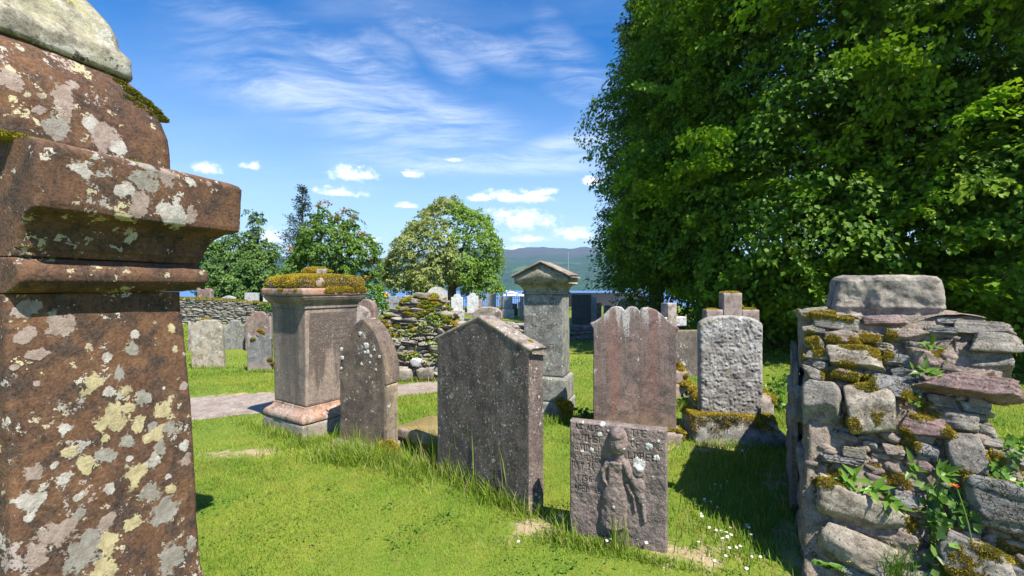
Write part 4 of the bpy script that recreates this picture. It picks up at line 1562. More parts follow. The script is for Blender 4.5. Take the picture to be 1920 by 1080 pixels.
def carved_stone():
    L, Rr = (.35, 2.755), (.872, 2.555)
    t = .075
    loc, a, w = frame(L, Rr, t)
    H = .69
    root = empty('carved_gravestone', loc, a, 'small square gravestone carved with a robed figure and worn capital letters', 'gravestone', 'gravestones and monuments')
    nu, nv = 300, 380
    xs = edge_samples(w, .012, nu) - w / 2
    zz = edge_samples(H + .1, .012, nv) - .1
    X, Z = np.meshgrid(xs, zz, indexing='ij')

    def cx(px):
        return (px - 467) / 648 * w

    def cz(py):
        return H - (py - 148) / 852 * H
    hgt = np.zeros_like(X)

    def smax(h, v, k=.006):
        d = np.clip(.5 + .5 * (v - h) / k, 0, 1)
        return h * (1 - d) + v * d + k * d * (1 - d)

    def capsule(h, p0, p1, r0, r1, hh):
        """half-round limb; pixel coordinates of the close-up"""
        ax, az, bx, bz = cx(p0[0]), cz(p0[1]), cx(p1[0]), cz(p1[1])
        dx, dz = bx - ax, bz - az
        q = np.clip(((X - ax) * dx + (Z - az) * dz) / (dx * dx + dz * dz + 1e-9), 0, 1)
        d = np.hypot(X - ax - q * dx, Z - az - q * dz)
        rad = (r0 + (r1 - r0) * q) * w / 648
        v = hh * np.sqrt(np.maximum(1 - (d / rad) ** 2, 0))
        return smax(h, np.where(d < rad, v, 0) * 1.0, .004)

    def ell(h, c, rx, rz, hh, power=.5):
        q = ((X - cx(c[0])) / (rx * w / 648)) ** 2 + ((Z - cz(c[1])) / (rz * w / 648)) ** 2
        v = hh * np.maximum(1 - q, 0) ** power
        return smax(h, v, .004)
    hgt = ell(hgt, (474, 265), 66, 96, .052, .5)
    hgt = ell(hgt, (474, 215), 58, 50, .056, .5)
    hgt = capsule(hgt, (478, 350), (480, 410), 36, 40, .026)
    # robe: widening trapezoid with a round section
    zt, zb = cz(385), cz(858)
    f = np.clip((zt - Z) / (zt - zb), 0, 1)
    cxm = cx(468) + (cx(442) - cx(468)) * f
    hw = (74 - 26 * np.sin(np.clip(f / .55, 0, 1) * np.pi) * .9 + 18 * f) * w / 648
    q = np.abs((X - cxm) / hw)
    inside = (Z < zt) & (Z > zb + .02 * (1 - q ** 2) * -1) & (q < 1)
    v = .040 * np.maximum(1 - q ** 2.4, 0) ** .5 * (0.85 + .3 * f)
    v *= np.clip((zt - Z) / .02, 0, 1) * 1.0
    v *= .9 + .35 * fbm(np.stack([X.ravel(), np.zeros(X.size), Z.ravel()], 1), 14, 3, 33).reshape(X.shape)
    hgt = np.where(inside, smax(hgt, v, .004), hgt)
    hgt = capsule(hgt, (408, 415), (374, 480), 22, 17, .030)
    hgt = capsule(hgt, (374, 480), (382, 548), 17, 14, .026)
    hgt = capsule(hgt, (382, 548), (418, 590), 14, 12, .026)
    hgt = capsule(hgt, (525, 415), (556, 495), 30, 25, .034)
    hgt = capsule(hgt, (556, 495), (598, 560), 25, 30, .028)
    hgt = ell(hgt, (604, 455), 46, 50, .018)
    hgt = ell(hgt, (610, 560), 44, 60, .026)
    hgt = capsule(hgt, (606, 590), (628, 660), 38, 30, .022)
    hgt = capsule(hgt, (632, 650), (650, 800), 20, 12, .018)
    hgt = capsule(hgt, (536, 560), (578, 650), 18, 16, .018)
    hgt = capsule(hgt, (578, 640), (590, 740), 15, 9, .016)
    # face, worn
    for (px, py, r_) in ((452, 262, 11), (500, 262, 11), (476, 322, 14)):
        d = np.hypot(X - cx(px), (Z - cz(py)) * (1 if py < 300 else 2.2)) / (r_ * w / 648)
        hgt -= .003 * np.exp(-d ** 2)
    d = np.hypot((X - cx(477)) * 2.2, Z - cz(288)) / (20 * w / 648)
    hgt += .006 * np.exp(-d ** 2)
    # undercut shadow groove round the figure
    fig = hgt > .004
    # lettering
    cut = np.zeros_like(X)
    lines = [('AS ALEX', 178, 372, 205, 168), ('THE', 558, 668, 212, 168), ('MUTHER', 160, 382, 290, 245), ('OF THE', 556, 766, 294, 248),
             ('SAID CHI', 178, 392, 360, 312), ('LDREN', 540, 728, 374, 330), ('WHO DIED', 150, 372, 434, 390), ('IULY 24', 150, 312, 495, 450),
             ('1756', 188, 302, 586, 545), ('AGED 66', 172, 366, 664, 622)]
    for txt, x0, x1, yb, yt in lines:
        n = len(txt)
        cell = (x1 - x0) / n
        for i, ch in enumerate(txt):
            if ch == ' ':
                continue
            for st in GL[ch]:
                for p, q_ in zip(st[:-1], st[1:]):
                    ax, az = cx(x0 + (i + .1 + p[0] * .76) * cell), cz(yb + (yt - yb) * p[1])
                    bx, bz = cx(x0 + (i + .1 + q_[0] * .76) * cell), cz(yb + (yt - yb) * q_[1])
                    m_ = (X > min(ax, bx) - .008) & (X < max(ax, bx) + .008) & (Z > min(az, bz) - .008) & (Z < max(az, bz) + .008)
                    xx, zz_ = X[m_], Z[m_]
                    dx, dz = bx - ax, bz - az
                    k_ = np.clip(((xx - ax) * dx + (zz_ - az) * dz) / (dx * dx + dz * dz + 1e-9), 0, 1)
                    d = np.hypot(xx - ax - k_ * dx, zz_ - az - k_ * dz)
                    cut[m_] = np.maximum(cut[m_], np.clip(1.5 - d / .0030, 0, 1))
    worn = np.clip(.75 + .9 * fbm(np.stack([X.ravel(), np.zeros(X.size), Z.ravel()], 1), 12, 3, 5).reshape(X.shape), .25, 1)
    pn = np.stack([X.ravel(), np.zeros(X.size), Z.ravel()], 1)
    rough = (fbm(pn, 60, 3, 8) * .0026 + fbm(pn, 9, 3, 9) * .004 + fbm(pn, 26, 3, 19) * .003 + fbm(pn, 160, 2, 12) * .0010).reshape(X.shape)
    ex = w / 2 - np.abs(X)
    e = np.clip(np.minimum(ex, H - Z), 0, .012)
    rd = .012 - np.sqrt(np.maximum(.012 ** 2 - (.012 - e) ** 2, 0))
    Yf = -t / 2 + rd - hgt - rough + cut * worn * .0070 * (hgt < .006)
    topw = fbm(pn, 5, 3, 15).reshape(X.shape) * .006 * np.clip(Z / H, 0, 1)
    mb = MB()
    F = grid_faces(len(xs), len(zz))
    mb.add(np.stack([X, Yf, Z + topw], -1).reshape(-1, 3), F)
    mb.add(np.stack([X, t / 2 - rd + rough, Z + topw], -1).reshape(-1, 3), F[:, ::-1])
    n, nvn = X.size, len(zz)
    loop = np.array([i * nvn for i in range(len(xs))] + [(len(xs) - 1) * nvn + j for j in range(1, nvn)] + [i * nvn + nvn - 1 for i in range(len(xs) - 2, -1, -1)] + [j for j in range(nvn - 2, 0, -1)])
    nx = np.roll(loop, -1)
    mb.q.append(np.stack([nx, loop, loop + n, nx + n], -1))
    mb.build('slab', M['carved'], root)
    # lichen crusts sit on the surface: look the height up on the grid

    def yfun(x, z):
        i = np.clip(np.searchsorted(xs, x), 0, len(xs) - 1)
        j = np.clip(np.searchsorted(zz, z), 0, len(zz) - 1)
        return Yf[i, j]
    lichens(root, 0, [(cx(x), cz(y), r_ * w / 648) for x, y, r_ in ((368, 156, 20), (353, 228, 18), (297, 348, 16), (232, 367, 12), (674, 272, 25), (725, 347, 22), (614, 408, 44), (735, 225, 10),
                                                                      (410, 195, 8), (452, 720, 10), (260, 300, 6), (700, 480, 6), (235, 155, 10), (570, 235, 7), (520, 300, 8), (640, 680, 6))], 0, seed=4, yfun=yfun)


carved_stone()


def tower():
    a = R(19)
    fr = Vector((.620, 5.12, 0))        # front right foot of the base
    # local x along the front (leftwards negative), y to the back
    ca, sa = math.cos(a), math.sin(a)
    loc = fr
    root = empty('pedimented_monument', loc, -a, 'tall grey speckled stone monument with a pediment roof, behind the dark gabled stone', 'monument', 'gravestones and monuments')
    W, D = .60, .50

    def rf(o):
        return (-W + o, -o, o, D - o)
    mb = MB()
    rect_stack(mb, [(0, -.1), (0, .16), (.012, .175)], rf, r=.01, n=18, amp=.004, seed=61)
    mb.build('plinth', M['tower'], root)
    mb = MB()
    rect_stack(mb, [(.02, .176), (.02, .43), (.03, .445), (.06, .455)], rf, r=.01, n=18, amp=.003, seed=62)
    mb.build('base', M['tower'], root)
    mb = MB()
    rect_stack(mb, [(.062, .456), (.066, 1.0), (.07, 1.405)], rf, r=.006, n=18, amp=.003, seed=63)
    mb.build('shaft', M['tower'], root)
    mb = MB()
    rect_stack(mb, [(.058, 1.406), (.05, 1.412), (.05, 1.425), (.058, 1.432), (.066, 1.435), (.062, 1.46), (.048, 1.49), (.02, 1.515), (.0, 1.525), (-.006, 1.53)], rf, r=.006, n=18, amp=.002, seed=64, step=.01)
    mb.build('cornice', M['tower_cap'], root)
    # pediment block with gable front and back, and overhanging roof slabs
    mb = MB()
    x0, x1, y0, y1 = -W - .022, .022, -.022, D + .022
    n = 30
    xs = np.linspace(x0, x1, n)
    xc = (x0 + x1) / 2

    def gz(x, e=0.0):
        return 1.615 + e + .155 * (1 - np.abs(x - xc) / ((x1 - x0) / 2))
    V = []
    for x in xs:
        V.append([(x, y0, 1.531), (x, y0, gz(x) - .01), (x, y1, gz(x) - .01), (x, y1, 1.531)])
    V = np.array(V)
    Vf = V.reshape(-1, 3) + fbm(V.reshape(-1, 3), 9, 3, 7)[:, None] * np.array([.002, .004, .002])
    F = grid_faces(n, 4)
    F = np.concatenate([F, [[i * 4 + 3, (i + 1) * 4 + 3, (i + 1) * 4, i * 4] for i in range(n - 1)]])
    mb.add(Vf, F[:, ::-1])
    b = (n - 1) * 4
    mb.q.append(np.array([[0, 1, 2, 3], [b + 3, b + 2, b + 1, b]]))
    mb.build('pediment', M['tower_cap'], root, smooth=False)
    mb = MB()
    xs = np.linspace(x0 - .03, x1 + .03, 40)
    V = []
    for x in xs:
        z = gz(x, 0.0)
        V.append([(x, y0 - .026, z), (x, y0 - .03, z + .026), (x, (y0 + y1) / 2, z + .03), (x, y1 + .03, z + .026), (x, y1 + .026, z)])
    V = np.array(V)
    Vf = V.reshape(-1, 3) + fbm(V.reshape(-1, 3), 11, 3, 7)[:, None] * np.array([.002, .003, .004])
    F = grid_faces(40, 5)
    F = np.concatenate([F, [[i * 5 + 4, (i + 1) * 5 + 4, (i + 1) * 5, i * 5] for i in range(39)]])
    mb.add(Vf, F[:, ::-1])
    b = 39 * 5
    mb.t.append(np.array([[0, i, i + 1] for i in range(1, 4)] + [[b, b + i + 1, b + i] for i in range(1, 4)]))
    mb.build('roof', M['coping'], root, smooth=False)
    mb = MB()
    moss_cushion(mb, (-.02, .0, .14), (.16, .14, .13), 65, 2500, .018)
    moss_cushion(mb, (.0, .02, .06), (.1, .14, .18), 66, 2000, .018)
    moss_cushion(mb, (-.08, -.01, .20), (.10, .06, .07), 67, 900, .016)
    mb.build('moss', M['moss'], root, color=True)


tower()


def wavy_stone():
    loc, a, w = frame((.825, 4.58), (1.625, 4.50), .12)
    a = a + R(0)
    root = empty('wavy_topped_gravestone', loc, a - R(4), 'broad red-brown gravestone with three-lobed top and pale lichen runs', 'gravestone', 'gravestones and monuments')
    W2 = w / 2

    OX = [-1.0, -.9, -.75, -.62, -.52, -.4, -.28, -.2, -.12, -.04, .06, .125, .2, .3, .42, .5, .6, .7, .85, .95, 1]
    OZ = [1.126, 1.142, 1.185, 1.243, 1.284, 1.300, 1.290, 1.252, 1.287, 1.300, 1.288, 1.252, 1.285, 1.293, 1.280, 1.263, 1.227, 1.185, 1.125, 1.098, 1.088]

    def top(x):
        return float(np.interp(x / (W2 * 1.07), OX, OZ))
    mb = MB()
    slab(mb, w * 1.07, .12, top, 130, 70, r=.010, amp=.004, seed=71)
    for V in mb.v:
        f = np.clip((1.115 - .03 * (V[:, 0] > 0) - V[:, 2]) / .045, 0, 1)
        V[:, 0] *= 1 - .066 * f * f * (3 - 2 * f)
    mb.build('slab', M['red_wavy'], root)
    mb = MB()
    rect_stack(mb, [(0, -.1), (0, .07), (.02, .09)], lambda o: (-W2 - .05 + o, W2 + .05 - o, -.15 + o, .13 - o), r=.02, n=26, amp=.006, seed=73)
    mb.build('base', M['cross'], root)
    mb = MB()
    rg = np.random.default_rng(8)
    for i in range(26):
        moss_cushion(mb, (rg.uniform(-W2, W2 + .05), -.09 - rg.uniform(0, .05), .09 + rg.uniform(-.01, .01)), (rg.uniform(.06, .16), .05, .03), 700 + i, 260, .012)
    for i in range(5):
        moss_cushion(mb, (W2 + .05, rg.uniform(-.1, .08), .03), (.04, .1, .1), 740 + i, 300, .014)
    mb.build('moss', M['moss'], root, color=True)


wavy_stone()


def rough_stone():
    loc, a, w = frame((1.865, 4.50), (2.44, 4.42), .14)
    root = empty('rough_gravestone', loc, a, 'pale rough-hewn round-topped gravestone on a mossy boulder base', 'gravestone', 'gravestones and monuments')
    W2 = w / 2

    def top(x):
        q = abs(x) / W2
        return 1.105 + .105 * math.sqrt(max(0, 1 - (q / 1.0) ** 2.6))
    mb = MB()

    def face(V):
        d = fbm(V, 12, 4, 81) * .010 + np.abs(fbm(V, 26, 3, 83)) * .017 + fbm(V, 60, 2, 85) * .004
        V[:, 1] -= d
        return V
    slab(mb, w, .13, top, 110, 130, r=.03, amp=.006, seed=82, z0=.2, face=face, flare=.02)
    mb.build('slab', M['rough_white'], root)
    mb = MB()
    V, T = rock((.84, .42, .36), 83, 5, .28, 3, .05)
    V = V + (np.abs(fbm(V, 7, 3, 84)) * .05)[:, None] * unit(V)
    mb.add(place(V, (.0, -.02, .09)), tris=T)
    Vb, Tb = tris_of(mb)
    bb = mb.build('boulder_base', M['rough_white'], root)
    fz = MB()
    rg = np.random.default_rng(9)
    p, nn = sample_tris(Vb, Tb, 26000, rg, lambda ce, n_: np.clip((ce[:, 2] - .06) * 6 + n_[:, 2] * .8 + fbm(ce, 7, 3, 5) * 1.6 - .35, 0, 1) * (ce[:, 2] > -.02))
    moss_fuzz(fz, p, nn, .014, rg)
    fz.build('moss', M['moss'], bb, color=True)


rough_stone()


def crosses():
    # mossy cross right behind the rough stone
    d = 5.35
    p = P(1369, 620, d)
    root = empty('stone_cross', (p.x, d, 0), R(-6), 'brown stone cross topped with moss, rising behind the pale rough gravestone', 'cross', 'gravestones and monuments')
    k = d / FPX

    def Z(y):
        return CAMZ - (y - HOR) * k
    mb = MB()
    rect_stack(mb, [(0, -.1), (0, Z(550)), (.006, Z(549))], lambda o: (-16.5 * k + o, 16.5 * k - o, -.085 + o, .085 - o), r=.01, n=10, amp=.003, seed=91)
    mb.build('shaft', M['cross'], root)
    for s in (-1, 1):
        mb = MB()
        rect_stack(mb, [(0, Z(612)), (0, Z(581)), (.005, Z(580))], lambda o: ((16.5 * k + .001 if s > 0 else -47 * k + o), (47 * k - o if s > 0 else -16.5 * k - .001), -.08 + o, .08 - o), r=.01, n=10, amp=.003, seed=92 + s)
        mb.build('arm', M['cross'], root)
    mb = MB()
    moss_cushion(mb, (0, 0, Z(549)), (.20, .16, .03), 93, 1500, .012)
    moss_cushion(mb, (.2, 0, Z(580)), (.18, .15, .03), 94, 1500, .012)
    moss_cushion(mb, (.11, -.02, Z(576)), (.05, .1, .06), 95, 600, .012)
    moss_cushion(mb, (-.2, 0, Z(580)), (.14, .13, .02), 96, 900, .010)
    mb.build('moss', M['moss'], root, color=True)
    mb = MB()
    rect_stack(mb, [(0, -.1), (0, .2), (.03, .26)], lambda o: (-.42 + o, .42 - o, -.18 + o, .2 - o), r=.02, n=14, amp=.006, seed=97)
    mb.build('base', M['cross'], root)
    mb = MB()
    for i, (x, y) in enumerate(((-.4, -.1), (-.38, .1), (.4, -.1), (.38, .05), (.41, 0))):
        moss_cushion(mb, (x, y, .2 + .03 * (i % 2)), (.12, .16, .12), 970 + i, 900, .016)
    mb.build('moss', M['moss'], root, color=True)
    # second cross, set back between the red stone and the tree
    d = 7.9
    p = P(1254, 590, d)
    root = empty('lichened_cross', (p.x, d, 0), R(24), 'dark lichen-spotted stone cross half hidden behind the red-brown wavy gravestone', 'cross', 'gravestones and monuments')
    k = d / FPX
    mb = MB()
    rect_stack(mb, [(0, -.1), (0, CAMZ - (569 - HOR) * k), (.006, CAMZ - (568 - HOR) * k)], lambda o: (-11 * k + o, 11 * k - o, -.09 + o, .09 - o), r=.01, n=10, amp=.003, seed=101)
    mb.build('shaft', M['mottled'], root)
    for s in (-1, 1):
        mb = MB()
        rect_stack(mb, [(0, CAMZ - (612 - HOR) * k), (0, CAMZ - (594 - HOR) * k)], lambda o: ((11 * k + .001 if s > 0 else -36 * k), (36 * k if s > 0 else -11 * k - .001), -.08, .08), r=.01, n=10, amp=.002, seed=103 + s)
        mb.build('arm', M['granite_lt'], root)


crosses()


# ---- simple upright gravestones given by where they stand in the churchyard
def top_round(w, zs, zt, p=2.0):
    return lambda x: zs + (zt - zs) * max(0, 1 - (abs(x) / (w / 2)) ** p) ** .5


def top_flat(z):
    return lambda x: z


def top_gable(w, z0, z1):
    return lambda x: z0 + (z1 - z0) * (1 - abs(x) / (w / 2))


def top_shoulder(w, zs, zt, f=.55):
    def g(x):
        q = abs(x) / (w / 2)
        return zs if q > f else zs + (zt - zs) * (0.35 + .65 * math.sqrt(1 - (q / f) ** 2))
    return g


def headstone(px0, px1, ytop, ybase, mat, kind, label, t=.1, d=None, rot=0.0, name='gravestone', lean=0.0, base=None, amp=.003, group='gravestones and monuments', nu=24, nv=24, shoulder=None, lich=False):
    if d is None:
        d = FPX * CAMZ / (ybase - HOR)
    xa, xb = (px0 - 960) / FPX * d, (px1 - 960) / FPX * d
    w = (xb - xa) / max(.3, math.cos(rot))
    gz = float(ground_h(np.array([xa]), np.array([d]))[0])
    zt = CAMZ - (ytop - HOR) / FPX * d - gz
    zs = zt - .28 * w if shoulder is None else zt - shoulder
    if kind == 'round':
        top = top_round(w, zs - .1 * w, zt, 2.2)
    elif kind == 'gable':
        top = top_gable(w, zt - .16 * w, zt)
    elif kind == 'shoulder':
        top = top_shoulder(w, zs, zt)
    elif kind == 'broken':
        top = lambda x: zt - .05 * w + .05 * w * math.sin(x / w * 9) + .03 * math.sin(x / w * 23)
    else:
        top = top_flat(zt)
    root = empty(name, ((xa + xb) / 2, d, gz), rot, label, 'gravestone', group)
    root.rotation_euler = (0, lean, rot)
    mb = MB()
    slab(mb, w, t, top, nu, nv, r=min(.012, t * .2), amp=amp, seed=int(px0) % 83)
    mb.build('slab', M[mat], root)
    if base:
        bw, bh, bm = base
        mb = MB()
        rect_stack(mb, [(0, -.1), (0, bh - .01), (.012, bh)], lambda o: (-bw / 2 + o, bw / 2 - o, -t * 1.2 + o, t * 1.2 - o), r=.012, n=10, amp=.003, seed=5)
        mb.build('base', M[bm], root)
    return root


# left group
a1 = headstone(366, 418, 599, 690, 'old_buff', 'round', 'buff round-topped gravestone with ochre lichen near its foot, left of the pedestal', t=.1, rot=R(14), lean=R(-2), amp=.006)
mb = MB()
for i, (x, y, z, w_) in enumerate(((-.14, -.06, .82, .1), (-.02, -.05, .90, .16), (-.1, -.05, .87, .1))):
    moss_cushion(mb, (x, 0.0, z), (w_, .1, .02), 120 + i, 500, .01)
mb.build('moss', M['moss'], a1, color=True)
headstone(356, 381, 604, 657, 'mottled', 'broken', 'short dark reddish gravestone half behind the buff round-topped one', t=.1, rot=R(12), amp=.008)
headstone(422, 458, 600, 655, 'old_grey', 'shoulder', 'grey shouldered gravestone in front of the dry stone wall', t=.09, rot=R(8))
headstone(463, 509, 584, 658, 'old_red', 'shoulder', 'dull red round-shouldered gravestone streaked with pale lichen', t=.1, rot=R(6), shoulder=.12)
e1 = headstone(468, 508, 627, 697, 'slate_dk', 'broken', 'narrow dark grey gravestone with moss on its broken top, next to the pedestal', t=.12, rot=R(12), amp=.005)
bpy.data.objects[e1.children[0].name].data.materials[0] = stone('streaky_dark_stone', (0.16, 0.165, 0.17), (0.21, 0.21, 0.205), (0.075, 0.078, 0.08), spots=[(18, .4, .25, GREYL)], streak=((0.075, 0.08, 0.085), .7, .5), dirt=((0.30, 0.22, 0.18), -.1, .3))
mb = MB()
for i, (x, y, z) in enumerate(((0.0, -.03, .70), (.04, -.03, .66), (-.1, -.06, .56), (.17, -.05, .2), (.19, -.03, .12), (.2, 0, .05), (.16, .0, .45))):
    moss_cushion(mb, (x, y, z), (.09, .06, .06), 140 + i, 500, .012, palette=MOSS_COL * .7)
mb.build('moss', M['moss'], e1, color=True)
# behind the pedestal
headstone(637, 694, 572, 760, 'mottled', 'round', 'pale lichen-crusted round-topped gravestone between the pedestal and the pointed stone', t=.12, d=6.2, rot=R(10), amp=.005, shoulder=.12)
headstone(664, 707, 561, 740, 'old_red', 'round', 'reddish rounded gravestone just behind the lichen-crusted one', t=.12, d=6.9, rot=R(-12), amp=.006, shoulder=.14)
g1 = headstone(888, 942, 575, 740, 'coping', 'round', 'brown lichened round-topped gravestone peeping over the dark gabled stone', t=.16, d=6.3, rot=R(-6), amp=.008, shoulder=.08)
# stone beneath the tree
s1 = headstone(1262, 1325, 619, 705, 'mottled', 'flat', 'low dark flat-topped gravestone blotched white, under the tree between the two crosses', t=.16, rot=R(4), amp=.008)
bpy.data.objects[s1.children[0].name].data.materials[0] = stone('dark_blotched_stone', (0.10, 0.075, 0.065), (0.14, 0.105, 0.085), (0.05, 0.04, 0.035), spots=[(10, .45, .35, (.5, .48, .45)), (22, .45, .3, (.42, .41, .39))], moss=.6)
# behind the dry stone wall
headstone(372, 399, 541, 612, 'old_red', 'broken', 'rough pinkish gravestone standing behind the left end of the dry stone wall', t=.2, d=21, amp=.02)
headstone(417, 442, 554, 612, 'granite_lt', 'gable', 'small grey gabled gravestone showing above the dry stone wall', t=.12, d=21)
headstone(460, 485, 549, 612, 'granite_lt', 'flat', 'square grey speckled gravestone showing above the dry stone wall', t=.14, d=20.5)
headstone(494, 506, 556, 612, 'marble', 'flat', 'pale thin gravestone above the wall hard by the pedestal', t=.1, d=22)
# far rows by the loch
headstone(799, 836, 538, 600, 'granite_lt', 'round', 'tall pale grey arched gravestone leaning behind the ruined wall, by the round tree', t=.12, d=20.5, rot=R(18), lean=R(3), shoulder=.3)
headstone(836, 843, 570, 597, 'marble', 'flat', 'thin white gravestone edge beside the tall arched one', t=.12, d=21.5)
headstone(846, 868, 551, 592, 'marble', 'shoulder', 'white marble gravestone in front of the round tree trunk', t=.12, d=23.5, base=(.8, .3, 'granite_lt'))
headstone(849, 870, 584, 598, 'granite_lt', 'flat', 'low mottled granite block in front of the white marble gravestone', t=.2, d=20.5, amp=.01)
headstone(876, 897, 549, 591, 'marble', 'shoulder', 'white marble gravestone with a carved dark crest, right of the tree trunk', t=.12, d=23.5, base=(.8, .16, 'coping'))
headstone(896, 904, 563, 590, 'pinkgran', 'flat', 'small pink gravestone tucked behind the crested marble one', t=.12, d=25)
headstone(913, 929, 551, 591, 'granite', 'flat', 'tall blue-grey gravestone against the water', t=.3, d=24, rot=R(-14))
headstone(936, 943, 556, 592, 'coping', 'flat', 'narrow buff gravestone seen edge-on beside the slate-grey one', t=.25, d=22.5)
headstone(944, 961, 556, 600, 'granite', 'flat', 'slate-grey square gravestone on a pale base near the monument', t=.15, d=22, base=(.6, .42, 'granite_lt'))
headstone(961, 970, 569, 592, 'slate_dk', 'flat', 'small dark gravestone low beside the slate-grey square one', t=.15, d=24)
headstone(971, 975, 566, 594, 'marble', 'flat', 'very thin white gravestone beside the pink slab', t=.15, d=22.5)
headstone(975, 982, 556, 596, 'pinkgran', 'flat', 'pink slab gravestone just left of the pedimented monument', t=.15, d=22)
headstone(731, 752, 555, 600, 'granite', 'flat', 'dark grey gravestone behind the left end of the ruined rubble wall', t=.15, d=17, rot=R(-10))
headstone(703, 722, 577, 600, 'marble', 'flat', 'low white gravestone under the flowering shrub', t=.15, d=14.5)
headstone(723, 731, 562, 600, 'coping', 'flat', 'narrow buff stone post behind the flowering shrub', t=.15, d=17)
# right of the monument
headstone(1072, 1108, 552, 612, 'slate_dk', 'flat', 'large nearly black square gravestone on the low wall right of the monument', t=.18, d=15.5)
headstone(1108, 1118, 556, 606, 'marble', 'flat', 'white narrow gravestone beside the nearly black square one', t=.16, d=16.2)
headstone(1118, 1127, 568, 602, 'coping', 'flat', 'brownish narrow gravestone right of the white narrow one', t=.2, d=18)
headstone(1132, 1145, 572, 603, 'old_buff', 'round', 'small buff gravestone in front of the dark boathouse', t=.15, d=19)
headstone(1149, 1155, 563, 603, 'granite_lt', 'flat', 'slim grey gravestone before the boathouse gable', t=.15, d=20)
headstone(1159, 1178, 560, 603, 'granite_lt', 'shoulder', 'pale shouldered gravestone before the boathouse gable', t=.15, d=19)
headstone(1194, 1212, 556, 640, 'granite_lt', 'flat', 'pale squared gravestone rising behind the wavy red stone', t=.2, d=13)
o = headstone(1120, 1152, 586, 650, 'coping', 'broken', 'brown slab leaning behind the left shoulder of the wavy red stone', t=.12, d=9.5, lean=R(24))


def footstone():
    g = G(1275, 742)
    root = empty('mossy_footstone', (g.x, g.y, 0), R(8), 'little stepped footstone covered in yellow moss right of the wavy red stone', 'footstone', 'gravestones and monuments')
    mb = MB()
    rect_stack(mb, [(0, -.1), (0, .16), (.02, .18)], lambda o: (-.16 + o, .14 - o, -.1 + o, .12 - o), r=.02, n=10, amp=.008, seed=3)
    mb.build('base', M['cross'], root)
    mb = MB()
    rect_stack(mb, [(.0, .181), (0, .34), (.03, .36)], lambda o: (-.1 + o, .07 - o, -.07 + o, .09 - o), r=.02, n=10, amp=.008, seed=4)
    mb.build('upper_step', M['cross'], root)
    mb = MB()
    for i, (x, y, z, s) in enumerate(((0, 0, .36, .14), (-.1, 0, .19, .12), (.1, -.02, .18, .1), (.02, -.1, .18, .14), (.05, -.06, .28, .08), (-.04, .0, .44, .06), (0, 0, .40, .09))):
        moss_cushion(mb, (x, y, z), (s, s, s * .7), 150 + i, 700, .014)
    mb.build('moss', M['moss'], root, color=True)


footstone()


# ------------------------------------------------------------------ walls
def course_wall(mb, L, topf, t, seed, hmin=.05, hmax=.10, lmin=.12, lmax=.4, sub=2, proud=.02, both=False, zmin=-.05, box=.38, ends=True):
    """coursed rubble along local x (0..L); front at y=-t/2"""
    rg = np.random.default_rng(seed)
    z = zmin
    zmax = max(topf(x) for x in np.linspace(0, L, 60))
    k = 0
    while z < zmax:
        h = rg.uniform(hmin, hmax)
        x = -rg.uniform(0, lmax)
        while x < L:
            l = rg.uniform(lmin, lmax)
            xc = x + l / 2
            if -.05 < xc < L + .05 and z + h * .6 < topf(min(max(xc, 0), L)):
                for sgn in ((-1, 1) if both else (-1,)):
                    V, T = rock((l * 1.06, t * .55, h * 1.16), seed * 1000 + k, sub, box, 3, .05)
                    k += 1
                    mb.add(place(V, (xc, sgn * (t * .25 + rg.uniform(-.2, 1) * proud), z + h / 2 + rg.uniform(-.01, .01)), rot=(rg.normal() * .05, rg.normal() * .07, rg.normal() * .06)), tris=T)
            x += l
        z += h


def core_wall(mb, L, topf, t, drop=.06, seed=0, n=60):
    xs = np.linspace(0, L, n)
    V = []
    for x in xs:
        z = topf(x) - drop
        V.append([(x, -t / 2, -.1), (x, -t / 2, z * .5), (x, -t / 2, z), (x, 0, z + .02), (x, t / 2, z), (x, t / 2, z * .5), (x, t / 2, -.1)])
    V = np.array(V)
    Vf = V.reshape(-1, 3)
    Vf = Vf + fbm(Vf, 7, 3, seed)[:, None] * np.array([0, .03, .03])
    mb.add(Vf, grid_faces(n, 7)[:, ::-1])
    b = (n - 1) * 7
    mb.t.append(np.array([[0, i, i + 1] for i in range(1, 6)] + [[b, b + i + 1, b + i] for i in range(1, 6)]) + (mb.n - len(Vf)))


def small_leaves(mb, c, spread, n, size, rg, palette, up=.6, out=(0, 0, 0)):
    p = np.array(c) + rg.normal(size=(n, 3)) * np.array(spread) * .5
    nr = unit(rg.normal(size=(n, 3)) * .5 + np.array([0, 0, up]) + np.array(out))
    dr = unit(np.cross(nr, rg.normal(size=(n, 3))) + np.array([0, 0, -.2]))
    pal = np.array(palette)
    col = pal[rg.integers(0, len(pal), n)] * rg.uniform(.7, 1.25, (n, 1))
    leaves(mb, p, dr, nr, size * rg.uniform(.6, 1.3, n), .8, .1, col)


GREENS = [[.07, .16, .02], [.11, .22, .025], [.15, .27, .03], [.05, .11, .015]]


